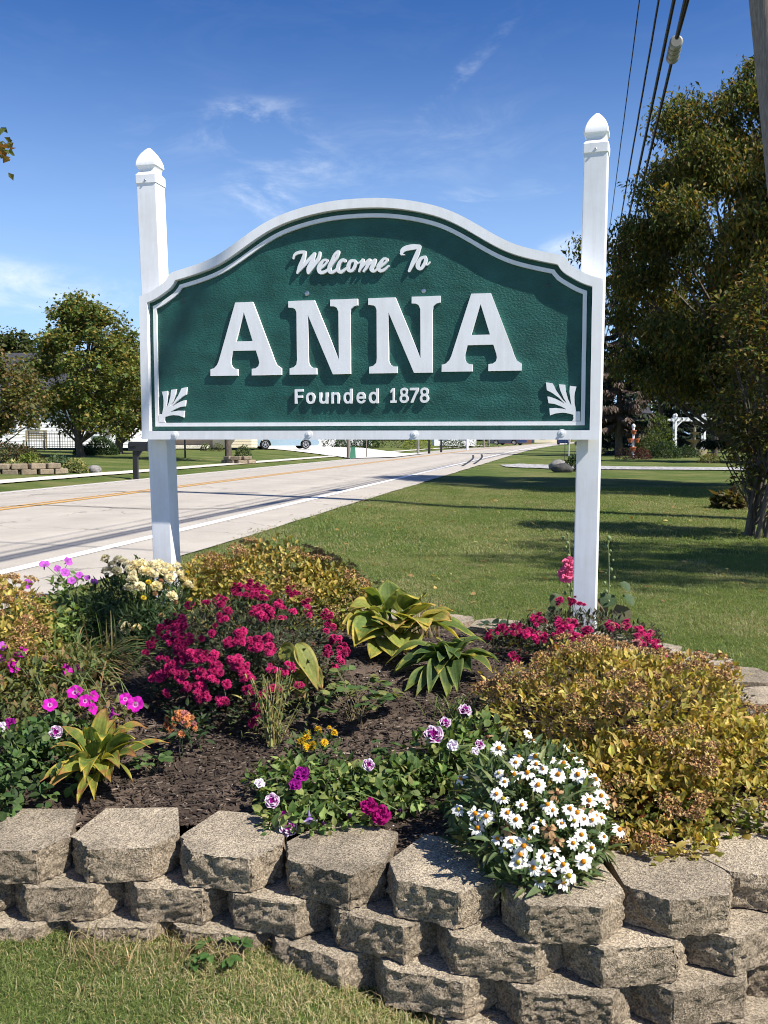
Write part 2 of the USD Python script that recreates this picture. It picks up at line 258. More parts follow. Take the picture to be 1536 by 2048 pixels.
plain('splice', (0.24, 0.24, 0.21), 0.45, 0.4); plain('iron', (0.05, 0.045, 0.04), 0.6, 0.4); plain('siding_white', (0.80, 0.79, 0.77), 0.6, 0.3, vary=0.04); plain('siding_cream', (0.66, 0.58, 0.42), 0.6, 0.3, vary=0.05); plain('siding_tan', (0.46, 0.36, 0.26), 0.6, 0.3)
plain('roof', (0.045, 0.045, 0.052), 0.9, 0.2, vary=0.35, scale=14.0); plain('brick_red', (0.22, 0.10, 0.075), 0.85, 0.2); plain('terracotta', (0.42, 0.12, 0.04), 0.7, 0.3); plain('stone_grey', (0.20, 0.19, 0.18), 0.85, 0.2, vary=0.35, scale=9.0, bump=(20.0, 0.6, 0.03))
plain('white_paint', (0.80, 0.80, 0.80), 0.5, 0.4, vary=0.04); plain('car_blue', (0.30, 0.40, 0.46), 0.25, 0.6, 0.35, vary=0.03); plain('car_navy', (0.02, 0.035, 0.09), 0.2, 0.6, 0.2, vary=0.03); plain('tyre', (0.015, 0.015, 0.016), 0.8, 0.2); plain('alloy', (0.55, 0.55, 0.57), 0.3, 0.5, 0.8)
plain('pedestal_green', (0.055, 0.20, 0.12), 0.5, 0.4); plain('red_lamp', (0.35, 0.02, 0.02), 0.3, 0.5); plain('fountain_stone', (0.24, 0.20, 0.12), 0.8, 0.2, vary=0.3)
mat('window', {'p': ('principled_bsdf', {'base_color': (0.03, 0.035, 0.04), 'roughness': 0.06, 'specular_ior_level': 0.8})}, [])
mat('bark', {'g': ('geometry', {}), 'st': ('mapping', {'scale': (9.0, 9.0, 1.6)}), 'n': ('noise_texture', {'scale': 3.0, 'detail': 7.0, 'roughness': 0.65}), 'r': ('rgb_ramp', {'ramp': [(0.3, (0.045, 0.035, 0.027)), (0.75, (0.15, 0.125, 0.10))]}), 'b': ('bump', {'strength': 0.8, 'distance': 0.02}), 'p': ('principled_bsdf', {'roughness': 0.9, 'specular_ior_level': 0.15})},
    [('g.position', 'st.vector'), ('st.vector', 'n.vector'), ('n.fac', 'r.fac'), ('r.color', 'p.base_color'), ('n.fac', 'b.height'), ('b.normal', 'p.normal')])
mat('pole_wood', {'g': ('geometry', {}), 'st': ('mapping', {'scale': (26.0, 26.0, 0.7)}), 'n': ('noise_texture', {'scale': 2.4, 'detail': 8.0, 'roughness': 0.7}), 'r': ('rgb_ramp', {'ramp': [(0.3, (0.10, 0.085, 0.072)), (0.7, (0.27, 0.235, 0.20))]}), 'b': ('bump', {'strength': 0.7, 'distance': 0.01}), 'p': ('principled_bsdf', {'roughness': 0.85, 'specular_ior_level': 0.2})},
    [('g.position', 'st.vector'), ('st.vector', 'n.vector'), ('n.fac', 'r.fac'), ('r.color', 'p.base_color'), ('n.fac', 'b.height'), ('b.normal', 'p.normal')])

# ------------------------------------------------------------------ ground
RING = spline([(-1.42, 2.70), (-1.10, 2.69), (-0.80, 2.70), (-0.46, 2.68), (-0.15, 2.585), (0.115, 2.46), (0.41, 2.385), (0.72, 2.375), (1.0, 2.47), (1.27, 2.74), (1.54, 3.2), (1.76, 3.75), (1.78, 4.25), (1.66, 4.68), (1.42, 4.98), (1.08, 5.30), (0.72, 5.53), (0.36, 5.74), (-0.1, 5.93), (-0.7, 6.02),
               (-1.35, 5.85), (-1.85, 5.3), (-2.1, 4.5), (-2.12, 3.7), (-2.0, 3.1), (-1.74, 2.78)], 1200, True)[:-1, :2]
RING_POLY = sg.Polygon(RING)
BED_POLY = RING_POLY.buffer(-0.14)
ring_tree = cKDTree(RING)
def ring_top(x, y): return -0.20 + 0.075 * smooth(2.9, 4.6, y)
LPROF = np.array([(2.6, -0.03), (3.0, -0.02), (3.25, -0.015), (4.1, 0.0), (7.57, 0.03), (11.3, -0.12), (11.7, -0.13), (12.4, -0.07), (13.6, -0.05), (18, 0.12), (28, 0.28), (45, 0.45), (90, 0.7), (500, 0.7)])
def left_of(x, y): return x * RL[0] + y * RL[1]
def land(x, y):
    'height of the bare ground'
    x = np.asarray(x, float); y = np.asarray(y, float); L = left_of(x, y)
    low = -0.45 - 0.12 * smooth(-0.5, 0.35, x); back = -0.165 + 0.10 * smooth(6, 16, y) + 0.02 * (fbm2(x, y, 0.35, 5) - 0.5)
    k = smooth(2.75, 4.4, y - 0.25 * np.maximum(0, x - 1.2)); z = low * (1 - k) + back * k
    z = z + 0.016 * (fbm2(x, y, 2.2, 9) - 0.5) * (y < 12)
    t = smooth(1.6, 3.1, L); zl = np.interp(L, LPROF[:, 0], LPROF[:, 1]); z = z * (1 - t) + zl * t
    return np.where((L > 2.6) & (y < 1.5), np.minimum(z, zl), z)
def land_under(x, y):
    z = land(x, y); L = left_of(x, y)
    z = np.where((L > 3.2) & (L < 11.75), z - 0.03 * smooth(3.2, 3.4, L) * (1 - smooth(11.6, 11.75, L)), z)
    inside = shapely.contains_xy(RING_POLY.buffer(-0.10), x, y)
    return np.where(inside, np.minimum(z, -0.45) - 0.15, z)
def axis_lines(fine_lo, fine_hi, step, far_lo, far_hi, g=1.09):
    a = list(np.arange(fine_lo, fine_hi, step)); s = step
    while a[-1] < far_hi: s *= g; a.append(a[-1] + s)
    s = step
    while a[0] > far_lo: s *= g; a.insert(0, a[0] - s)
    return np.array(a)
def grid_mesh(xs, ys, zf):
    X, Y = np.meshgrid(xs, ys); Z = zf(X, Y); n, m = X.shape
    i = np.arange(n * m).reshape(n, m)
    return np.stack([X, Y, Z], -1).reshape(-1, 3), np.stack([i[:-1, :-1], i[:-1, 1:], i[1:, 1:], i[1:, :-1]], -1).reshape(-1, 4)
gp = emit('/World', 'ground', *grid_mesh(axis_lines(-2.6, 2.6, 0.05, -500, 500), axis_lines(1.2, 6.6, 0.05, -60, 900), land_under), 'lawn', smooth=True)
tag(gp, 'mown green lawn and verge with dry straw coloured patches', 'lawn', kind='structure')

def along(L, s):
    'point of the road frame: L metres to the left of the eye, s metres on'
    return np.stack([L * RL[0] + s * RD[0], L * RL[1] + s * RD[1]], -1)
SB = np.r_[np.arange(-40, 60, 0.5), np.arange(60, 140, 2), np.arange(140, 420, 10)]
def bend(s): return -0.0011 * np.maximum(0, s - 62) ** 1.75            # the road swings away to the right at the far end
def road_z(L): return np.interp(L, LPROF[:, 0], LPROF[:, 1])
def strip(L0, L1, dz, s=SB, n=2, wob=0.0, seed=0):
    Ls = np.linspace(0, 1, n); V = []
    for q in Ls:
        edge0 = L0 + wob * (fbm2(s, 0.0, 1.4, seed) - 0.5); edge1 = L1 + wob * (fbm2(s, 5.0, 1.4, seed + 3) - 0.5)
        L = edge0 * (1 - q) + edge1 * q; P = along(L + bend(s), s); V.append(np.c_[P, road_z(L) + dz])
    m = len(s); V = np.vstack(V); i = np.arange(n * m).reshape(n, m)
    return V, np.stack([i[1:, :-1], i[:-1, :-1], i[:-1, 1:], i[1:, 1:]], -1).reshape(-1, 4)[:, ::-1]
road = tag(emit('/World', 'road', *strip(3.25, 11.6, 0.004, n=24, wob=0.12, seed=2), 'asphalt', smooth=True), 'grey worn two lane road running away to the right', 'road', kind='structure')
for L, w, m, lab, cat in ((4.1, 0.13, 'white_line', 'solid white edge line on the near side of the road', 'road marking'), (7.5, 0.12, 'yellow_line', 'nearer of the two worn yellow centre lines on the road', 'road marking'),
                          (7.76, 0.12, 'yellow_line', 'farther of the two worn yellow centre lines on the road', 'road marking'), (11.2, 0.12, 'white_line', 'solid white edge line on the far side of the road', 'road marking')):
    tag(emit('/World', 'road_line', *strip(L - w / 2, L + w / 2, 0.009), m), lab, cat, kind='structure')
# tar seams and skid marks
def mark(pts, w, lab, m='tar', dz=0.014, cat='tar seam'):
    P = np.array(pts, float); t = unit(np.gradient(P, axis=0)); nrm = np.c_[-t[:, 1], t[:, 0]]
    A, B_ = P + nrm * w / 2, P - nrm * w / 2; V = np.vstack([A, B_]); z = road_z(left_of(V[:, 0], V[:, 1])) + dz; n = len(P); i = np.arange(n - 1)
    tag(emit('/World', cat.replace(' ', '_'), np.c_[V, z], np.stack([i, i + 1, i + 1 + n, i + n], 1)[:, ::-1], m), lab, cat, kind='structure')
def px_line(pts, n=24):
    return spline([ground_at(a, b, 0.0)[:2] for a, b in pts], n)
mark(px_line([(60, 984), (150, 985), (235, 985), (253, 987)], 20), 0.05, 'thin tar seam across the far lane left of the mailbox')
mark(px_line([(0, 1016), (120, 1016), (300, 1021), (480, 1018)], 30), 0.05, 'long tar seam just below the yellow centre lines')
mark(px_line([(948, 928), (958, 921), (964, 915), (963, 909)], 12), 0.10, 'nearer curved black tyre mark by the gravel drive', dz=0.015, cat='tyre mark')
mark(px_line([(925, 932), (938, 924), (946, 917), (946, 911)], 12), 0.10, 'farther curved black tyre mark by the gravel drive', dz=0.016, cat='tyre mark')
# concrete strip along the far side
sw = tag(emit('/World', 'sidewalk', *strip(12.75, 13.6, 0.03, np.arange(4, 130, 0.6), n=4, wob=0.25, seed=8), 'sidewalk'), 'pale concrete strip between far verge and front yards', 'sidewalk', kind='structure')
# gravel drive on the right, crossing the lawn
def patch(name, pts, m, lab, cat, dz=0.03, res=0.5):
    poly = sg.Polygon(pts); tag(emit('/World', name, *poly_grid(poly, res, lambda x, y: land(x, y) + dz), m), lab, cat, kind='structure')
def poly_grid(poly, res, zf):
    x0, y0, x1, y1 = poly.bounds; xs, ys = np.arange(x0, x1 + res, res), np.arange(y0, y1 + res, res); X, Y = np.meshgrid(xs, ys); ok = shapely.contains_xy(poly, X, Y)
    b = np.array(poly.exterior.segmentize(res).coords)[:-1, :2]
    P = np.vstack([np.c_[X[ok], Y[ok]], b]); P = P + np.random.default_rng(1).normal(0, res * 1e-3, P.shape)
    from scipy.spatial import Delaunay
    T = Delaunay(P).simplices; c = P[T].mean(1); T = T[shapely.contains_xy(poly.buffer(1e-6), c[:, 0], c[:, 1])]
    a, b2, c2 = P[T[:, 0]], P[T[:, 1]], P[T[:, 2]]; s = (b2 - a)[:, 0] * (c2 - a)[:, 1] - (b2 - a)[:, 1] * (c2 - a)[:, 0]
    T = np.where((s < 0)[:, None], T[:, ::-1], T)
    return np.c_[P, zf(P[:, 0], P[:, 1])], T
patch('gravel_drive', [ground_at(a, b, -0.04)[:2] for a, b in [(1000, 931), (1012, 934), (1130, 938), (1300, 939), (1440, 940), (1560, 941), (1560, 935), (1300, 933.5), (1130, 931), (1040, 927.5)]], 'gravel', 'pale gravel drive crossing the lawn to the road', 'driveway')
patch('driveway', [ground_at(a, b, 0.1)[:2] for a, b in [(640, 906), (700, 909.5), (790, 911), (850, 904), (730, 897), (640, 892), (500, 891), (470, 897), (560, 902)]], 'driveway', 'pale concrete driveway under the blue car', 'driveway', 0.05, 1.5)

# ------------------------------------------------------------------ garden bed soil
def soil_z(x, y):
    d, _ = ring_tree.query(np.stack([np.ravel(x), np.ravel(y)], 1)); d = d.reshape(np.shape(x))
    return ring_top(x, y) - 0.035 + 0.17 * smooth(0.15, 1.5, d) + 0.03 * (fbm2(x, y, 5.0, 21) - 0.5) + 0.035 * (fbm2(x, y, 24.0, 22, 3) - 0.5)
tag(emit('/World', 'mulch_bed', *poly_grid(BED_POLY, 0.028, soil_z), 'soil', smooth=True), 'dark brown mulch covering the raised garden bed', 'mulch', kind='structure')

# ------------------------------------------------------------------ retaining wall of split-face blocks
H_BLOCK = 0.105
def block_mesh(w, seed, h=H_BLOCK, depth=0.2, face=0.105):
    'plan with a three-faceted rough front (towards +y here), tapered tail'
    g = np.random.default_rng(seed); a = w * 0.29 + g.normal(0, 0.006); b = w * 0.29 + g.normal(0, 0.006)
    plan = [(-w / 2, 0), (-a, face), (b, face + g.normal(0, 0.006)), (w / 2, 0), (w * 0.36, -depth), (-w * 0.36, -depth)]
    poly = sg.Polygon(plan).buffer(-0.008, join_style='mitre').buffer(0.008, quad_segs=2)
    m = extrude(poly, h - 0.004); m = m.subdivide_to_size(0.015, max_iter=8); v = np.array(m.vertices); z = v[:, 2] / (h - 0.004)
    # split faces: push the front facets in and out, ragged along the top arris
    front = smooth(-0.02, 0.012, v[:, 1] - np.interp(np.abs(v[:, 0]), [0, a, w / 2], [face, face, 0]) + 0.012) * (v[:, 1] > -0.01)
    p = v * np.array([1, 1, 1]) + seed * 3.17
    rough = meshkit.fbm(p * 34, 4, 3) - 0.5; big = meshkit.fbm(p * 9, 2, 5) - 0.5
    out = unit(np.c_[v[:, 0] * 0.6, np.maximum(v[:, 1], 0.03), np.zeros(len(v))])
    bulge = 0.010 * np.sin(PI * np.clip(z, 0, 1))
    v = v + out * (front * (0.028 * rough + 0.016 * (meshkit.fbm(p * 85, 2, 6) - 0.5) + 0.006 * big + bulge * 0.3 - 0.002))[:, None]
    v[:, 2] += 0.0035 * (meshkit.fbm(p * 14, 3, 8) - 0.5) * (z > 0.9)
    # chipped top and bottom arrises
    rim = front * ((z > 0.9) | (z < 0.1)); v[:, 2] -= np.sign(z - 0.5) * rim * 0.006 * np.clip(meshkit.fbm(p * 45, 3, 4) - 0.45, 0, 1)
    return v, np.array(m.faces)
wall = thing('retaining_wall', 'low dry-stacked wall of tan split-face concrete blocks round the flower bed', 'retaining wall', (0, 2.4, -0.3))
def ring_arc():
    d = np.r_[0, np.cumsum(np.linalg.norm(np.diff(np.vstack([RING, RING[:1]]), axis=0), axis=1))]; return d
ARC = ring_arc(); PER = ARC[-1]
def ring_at(s):
    s = np.mod(s, PER); P = np.vstack([RING, RING[:1]]); return np.array([np.interp(s, ARC, P[:, 0]), np.interp(s, ARC, P[:, 1])])
NB = int(round(PER / 0.326)); PITCHB = PER / NB
S0 = None
# start so that a joint falls at the left front joint seen in the photograph
_t = np.argmin(np.linalg.norm(RING - np.array([-0.622, 2.71]), axis=1)); S0 = ARC[_t]
gb = np.random.default_rng(3)
for course in range(5):
    off = 0.027 * course
    for k in range(NB):
        s0 = S0 + (k + 0.5 * (course % 2)) * PITCHB; A, B_ = ring_at(s0), ring_at(s0 + PITCHB); mid = (A + B_) / 2
        t = unit(B_ - A); nrm = np.array([t[1], -t[0]])          # outward (ring runs counter-clockwise)
        zt = float(ring_top(mid[0], mid[1])) - course * H_BLOCK
        c = mid + nrm * (off + gb.normal(0, 0.006))
        if course and zt < land(c[0] + nrm[0] * 0.1, c[1] + nrm[1] * 0.1) + 0.0: continue
        if course and (mid[1] > 4.0 or mid[0] < -1.75): continue
        if mid[0] < -1.9 and mid[1] > 3.2: continue               # left end runs on out of the picture
        yaw = math.atan2(t[1], t[0]) + gb.normal(0, 0.012); w = np.linalg.norm(B_ - A) + off * 0.9 - 0.006
        v, f = block_mesh(w, 11 + course * 100 + k, depth=0.2 if course == 0 else 0.15); v = v * np.array([1, -1, 1]); f = f[:, ::-1]
        cz, sz = math.cos(yaw), math.sin(yaw)
        V = np.c_[c[0] + v[:, 0] * cz - v[:, 1] * sz, c[1] + v[:, 0] * sz + v[:, 1] * cz, zt - H_BLOCK + 0.002 + v[:, 2] + v[:, 0] * gb.normal(0, 0.008)]
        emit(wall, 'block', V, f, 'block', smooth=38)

# ------------------------------------------------------------------ the sign
BA = math.radians(13.0); BU = np.array([math.cos(BA), -math.sin(BA), 0]); BN = np.array([-math.sin(BA), -math.cos(BA), 0])
BO = EYE - BN * 4.59 + BU * -1.2007; BO = BO - BN * 0.02; BO[2] = 1.0 - 0.0079       # middle of the board's lower front edge
def board(v):
    'board frame (right, up, out) to world'
    v = np.asarray(v, float); return BO + v[:, :1] * BU + v[:, 1:2] * np.array([0, 0, 1.0]) + v[:, 2:3] * BN
T_BOARD, RELIEF = 0.085, 0.014
half = [(0, 1.2155), (0.09, 1.2135), (0.19, 1.2045), (0.335, 1.177), (0.46, 1.137), (0.545, 1.0955), (0.625, 1.048), (0.70, 1.002), (0.785, 0.958), (0.875, 0.927), (0.965, 0.904), (1.012, 0.893)]
half = [tuple(p) for p in spline(half, 40)]; ear = [tuple(p) for p in spline([(1.012, 0.893), (1.038, 0.879), (1.055, 0.853), (1.09, 0.826), (1.13, 0.802), (1.175, 0.783), (1.2165, 0.770)], 18)][1:]
right = half + ear + [(1.2165, 0.0)]
OUT = sg.Polygon(right + [(-x, y) for x, y in right[::-1]])
def inset(p, d): return p.buffer(-d, join_style='mitre', mitre_limit=3)
sign = thing('welcome_sign', 'green and white town welcome sign with arched top between two white posts', 'sign', (BO[0], BO[1], 0))
def relief(name, poly, z0, z1, m, label=None, smooth_=30, bevel=True):
    mm = extrude(poly, z1 - z0); v = np.array(mm.vertices); v[:, 2] += z0
    return emit(sign, name, board(v), np.array(mm.faces), m, smooth=smooth_, label=label)
relief('backing_board', OUT, -T_BOARD, -RELIEF - 0.016, 'sign_white')
rim_w = 0.046
relief('outer_frame', OUT.difference(inset(OUT, rim_w)), -RELIEF - 0.0158, 0.02, 'sign_white', 'raised white outer frame following the arched outline')
inl = inset(OUT, rim_w + 0.0245)
# leaf ornaments in the lower corners
ORN = [[(.959,.2898),(.9916,.2839),(1.011,.2469),(1.0422,.2038),(1.0648,.1822),(1.059,.1775),(1.0233,.2135),(.9888,.2388),(.965,.251)],
 [(1.0223,.2799),(1.0528,.2759),(1.0568,.2439),(1.0679,.2059),(1.0849,.1726),(1.0757,.1584),(1.0648,.181),(1.0468,.2109),(1.0298,.249)],
 [(1.0758,.2709),(1.1078,.2669),(1.1012,.2434),(1.0981,.2198),(1.0998,.1843),(1.1074,.1487),(1.0961,.1298),(1.0712,.1513),(1.0613,.1823),(1.0849,.1726),(1.0796,.2058),(1.0739,.2437)],
 [(.9678,.22),(.9796,.2187),(1.0069,.2089),(1.0353,.1944),(1.0602,.1775),(1.0803,.1679),(1.0806,.1489),(1.0676,.1561),(1.0617,.1561),(1.0357,.1706),(1.0049,.1828),(.973,.1878)],
 [(.9781,.1627),(1.0099,.1637),(1.0429,.1598),(1.0676,.1537),(1.0851,.1583),(1.1074,.1487),(1.0961,.1298),(1.062,.1383),(1.0432,.1401),(1.0103,.1375),(.9816,.1276)],
 [(1.0566,.1823),(1.0848,.1749),(1.1086,.1463),(1.0961,.1274),(1.0641,.1549)], [(1.0949,.1298),(1.1074,.1487),(1.111,.1439),(1.118,.1467),(1.1273,.1438),(1.1275,.1),(1.09,.1),(1.0963,.1132),(1.0939,.1203)]]
orn = unary_union([sg.Polygon(p).buffer(0) for p in ORN]).buffer(0.001).buffer(-0.001)
orn = sa.translate(orn, -0.004, -0.008)
line = inl.difference(inset(inl, 0.0195))
for pl, lab in ((orn, 'five-fingered white leaf ornament in the right corner'), (sa.scale(orn, -1, 1, origin=(0, 0)), 'five-fingered white leaf ornament in the left corner')):
    relief('corner_ornament', pl.difference(line.buffer(0.0006)), -RELIEF - 0.012, -0.001, 'sign_white', lab)
relief('inner_line', line, -RELIEF - 0.012, -0.0005, 'sign_white', 'thin raised white line inside the frame')
# sandblasted green ground, slightly rippled
ins = inset(OUT, rim_w - 0.004)
def green_z(x, y):
    e = fbm2(x, y, 7.0, 31, 3) - 0.5; w = fbm2(x * 0.6, y * 2.2, 4.0, 33, 3) - 0.5
    k = smooth(0.0, 0.06, shapely.distance(ins.exterior, shapely.points(np.ravel(x), np.ravel(y))).reshape(np.shape(x)))
    return -RELIEF - 0.001 + k * (0.004 * e + 0.012 * w + 0.0012)
gv, gf = poly_grid(ins, 0.014, green_z); emit(sign, 'green_panel', board(gv), gf, 'sign_green', smooth=True)
# lettering
A_PTS = [(-.6712,.7225),(-.574,.7225),(-.4678,.4517),(-.4559,.417),(-.4439,.391),(-.4184,.3735),(-.4190,.339),(-.5831,.339),(-.5827,.3735),(-.561,.3757),(-.5454,.387),(-.5403,.4042),(-.5431,.4216),(-.5586,.4693),(-.6873,.4693),(-.7005,.4217),(-.7008,.4014),(-.6947,.3867),(-.6824,.3766),(-.6618,.3735),(-.661,.339),(-.8184,.339),(-.8178,.3745),(-.7975,.3797),(-.7795,.3969),(-.7697,.4172)]
A_HOLE = [(-.6241,.671),(-.671,.519),(-.576,.519)]
N_PTS = [(-.3768,.7198),(-.2344,.7198),(-.1030,.4103),(-.1054,.6579),(-.1142,.6778),(-.1289,.6855),(-.1496,.687),(-.1494,.7198),(-.0030,.7198),(-.002,.687),(-.023,.6822),(-.0377,.6698),(-.0425,.6448),(-.0415,.338),(-.1365,.338),(-.2702,.646),(-.2688,.4021),(-.2600,.382),(-.2469,.3732),(-.2247,.3720),(-.2235,.339),(-.3721,.339),(-.3721,.3720),(-.3495,.3778),(-.3343,.3919),(-.3308,.4146),(-.3321,.6592),(-.338,.6764),(-.35,.6841),(-.3765,.687)]
def soft(p, r=0.004): return p.buffer(-r * 0.5).buffer(r * 0.5)
A_ = sg.Polygon(A_PTS, [A_HOLE]); N_ = sg.Polygon(N_PTS)
ZL = -RELIEF - 0.012
for nm, pl in (('letter_a', A_), ('letter_n', N_), ('letter_n', sa.translate(N_, 0.4295, 0)), ('letter_a', sa.translate(A_, 1.2535, 0.002))):
    relief(nm, pl, ZL, 0.0, 'sign_white')
SCRIPT = {'W': [[(-0.3469,0.9371,0.0071), (-0.3398,0.9551,0.0112), (-0.3159,0.9664,0.0132), (-0.2869,0.9676,0.0122)], [(-0.2843,0.9674,0.0101), (-0.2924,0.9357,0.0172), (-0.3112,0.8969,0.0172), (-0.3258,0.8628,0.0091)], [(-0.3258,0.8638,0.0081), (-0.2794,0.9105,0.0152), (-0.2328,0.9568,0.0112)], [(-0.2328,0.9578,0.0101), (-0.2468,0.9140,0.0172), (-0.2649,0.8802,0.0183), (-0.2666,0.8605,0.0112)], [(-0.2666,0.8605,0.0112), (-0.2321,0.9035,0.0162), (-0.2083,0.9394,0.0132), (-0.2040,0.9604,0.0101)]], 'e': [[(-0.2034,0.8836,0.0112), (-0.1719,0.9035,0.0091), (-0.1651,0.9194,0.0101), (-0.1770,0.9228,0.0091), (-0.1981,0.9046,0.0152), (-0.2102,0.8829,0.0162), (-0.2035,0.8619,0.0152), (-0.1826,0.8611,0.0132), (-0.1512,0.8805,0.0091)]], 'l': [[(-0.1538,0.8806,0.0091), (-0.1224,0.9185,0.0091), (-0.1067,0.9472,0.0101), (-0.1035,0.9628,0.0091), (-0.1144,0.9574,0.0101), (-0.1380,0.9143,0.0162), (-0.1538,0.8806,0.0162), (-0.1487,0.8607,0.0152), (-0.1279,0.8623,0.0122), (-0.1096,0.8788,0.0091)]], 'c': [[(-0.0706,0.9124,0.0132), (-0.0732,0.9189,0.0091), (-0.0887,0.9146,0.0142), (-0.1044,0.8908,0.0162), (-0.1070,0.8688,0.0162), (-0.0941,0.8585,0.0142), (-0.0708,0.8698,0.0112), (-0.0501,0.8812,0.0081)]], 'o': [[(-0.0191,0.9131,0.0091), (-0.0371,0.9110,0.0132), (-0.0511,0.8886,0.0162), (-0.0501,0.8665,0.0152), (-0.0357,0.8620,0.0122), (-0.0192,0.8799,0.0142), (-0.0129,0.8992,0.0142), (-0.0191,0.9131,0.0091)], [(-0.0129,0.8968,0.0081), (0.0014,0.8986,0.0061), (0.0194,0.9124,0.0071)]], 'm': [[(0.0245,0.9132,0.0132), (0.0194,0.8905,0.0152), (0.0055,0.8584,0.0091)], [(0.0055,0.8594,0.0071), (0.0322,0.8924,0.0122), (0.0588,0.9127,0.0112)], [(0.0603,0.9126,0.0122), (0.0501,0.8844,0.0152), (0.0296,0.8574,0.0091)], [(0.0296,0.8584,0.0071), (0.0603,0.8937,0.0122), (0.0894,0.9114,0.0112)], [(0.0894,0.9104,0.0112), (0.0756,0.8809,0.0162), (0.0689,0.8641,0.0142), (0.0781,0.8555,0.0112), (0.1036,0.8700,0.0081)]], 'e2': [[(0.1087,0.8756,0.0101), (0.1417,0.8951,0.0091), (0.1518,0.9116,0.0101), (0.1417,0.9159,0.0091), (0.1188,0.8960,0.0152), (0.1061,0.8747,0.0162), (0.1137,0.8574,0.0142), (0.1341,0.8590,0.0122), (0.1584,0.8784,0.0071)]], 'T': [[(0.2258,0.9335,0.0081), (0.2323,0.9515,0.0183), (0.2548,0.9625,0.0223), (0.2898,0.9666,0.0223), (0.3172,0.9677,0.0152)], [(0.3197,0.9657,0.0132), (0.3073,0.9337,0.0183), (0.2875,0.8913,0.0183), (0.2661,0.8489,0.0101)], [(0.2208,0.9375,0.0051), (0.2273,0.9324,0.0051), (0.2424,0.9308,0.0041)]], 'o2': [[(0.3496,0.9150,0.0101), (0.3298,0.9097,0.0132), (0.3139,0.8878,0.0172), (0.3110,0.8663,0.0162), (0.3225,0.8572,0.0122), (0.3399,0.8723,0.0142), (0.3507,0.8958,0.0142), (0.3496,0.9150,0.0101)], [(0.3473,0.8792,0.0061), (0.3597,0.8763,0.0071), (0.3716,0.8887,0.0051)]]}
def brush(stroke):
    P = np.array(stroke, float); n = 8 * len(P); Q = spline(P[:, :2], n); d = np.r_[0, np.cumsum(np.linalg.norm(np.diff(P[:, :2], axis=0), axis=1))]; w = np.interp(np.linspace(0, d[-1], n), d, P[:, 2])
    return unary_union([sg.MultiPoint([Q[i], Q[i + 1]]).convex_hull.buffer((w[i] + w[i + 1]) / 4 * 1.22) for i in range(n - 1)])
NAMES = {'W': 'letter_w', 'e': 'letter_e', 'l': 'letter_l', 'c': 'letter_c', 'o': 'letter_o', 'm': 'letter_m', 'e2': 'letter_e', 'T': 'letter_t', 'o2': 'letter_o'}
taken = None
for k, st in SCRIPT.items():
    pl = unary_union([brush(s) for s in st]).simplify(0.0004)
    if taken is not None: pl = pl.difference(taken.buffer(0.0002))
    taken = pl if taken is None else unary_union([taken, pl])
    relief(NAMES[k], pl, ZL, 0.0, 'sign_white', 'script letter of the greeting')
FX = [-.3449, -.2833, -.2112, -.1453, -.0792, -.0096, .0557, None, .1692, .2182, .2713, .3235]; WORD = 'Founded 1878'
FE = [-.300, -.2345, -.1632, -.1010, -.0335, .0375, .1070, None, .2010, .2640, .3170, .3700]
for ch, x0, x1 in zip(WORD, FX, FE):
    if ch == ' ': continue
    m = meshkit.text_mesh(ch, 0.0715, -ZL, bold=True); v = np.array(m.vertices); b0, b1 = v[:, 0].min(), v[:, 0].max()
    v[:, 0] = x0 + (v[:, 0] - b0) * (x1 - x0) / (b1 - b0); v[:, 1] = v[:, 1] + 0.1895; v[:, 2] += ZL
    emit(sign, 'numeral_' + {'1': 'one', '8': 'eight', '7': 'seven'}[ch] if ch.isdigit() else 'letter_' + ch.lower(), board(v), np.array(m.faces), 'sign_white', smooth=30)
def disc(c, r, d, sides=14, dome=0.3):
    m = trimesh.creation.revolve([(0, 0), (r, 0), (r, d * (1 - dome)), (r * 0.7, d), (0, d)], sections=sides); v = np.array(m.vertices); v = v + np.array([c[0], c[1], c[2]]); return v, np.array(m.faces)
for x, y in ((-1.0204, .0255), (-.2614, .0275), (.3004, .0275), (1.0379, .033)):
    w = group_part(sign, 'bolt', 'white bolt with a broad washer on the lower frame rail'); v, f = disc((x, y, 0.02), 0.019, 0.003); emit(w, 'washer', board(v), f, 'vinyl', smooth=30)
    v, f = disc((x, y, 0.023), 0.0075, 0.006, 6, 0.2); emit(w, 'bolt_head', board(v), f, 'vinyl', smooth=20)
for x, y in ((-.9712, .745), (-.278, .757), (.3393, .7481), (.9597, .755)):
    v, f = disc((x, y, -RELIEF - 0.002), 0.0125, 0.006); emit(sign, 'screw', board(v), f, 'dark_screw' if abs(x) > .5 else 'screw', smooth=30, label='small screw head in the green panel')
# posts with gothic caps
def sq_loft(levels, r=0.006):
    'square sections: (z, half width)'
    V, F = [], []; base = [(1, -1), (1, 1), (-1, 1), (-1, -1)]; n = 0; ring = []
    for z, h in levels:
        q = []
        for (sx, sy) in base:
            rr = min(r, h * 0.5); cx, cy = sx * (h - rr), sy * (h - rr); a0 = math.atan2(sy, sx)
            for k in (-1, 0, 1): q.append((cx + rr * math.cos(a0 + k * PI / 4), cy + rr * math.sin(a0 + k * PI / 4), z))
        V += q
    m = 12; L = len(levels)
    for i in range(L - 1):
        for j in range(m): a, b = i * m + j, i * m + (j + 1) % m; F += [(a, b, b + m), (a, b + m, a + m)]
    V = np.array(V); c0 = len(V); V = np.vstack([V, [0, 0, levels[0][0]], [0, 0, levels[-1][0]]])
    for j in range(m): F += [(c0, (j + 1) % m, j), (c0 + 1, (L - 1) * m + j, (L - 1) * m + (j + 1) % m)]
    return V, np.array(F)
HP = 0.0575
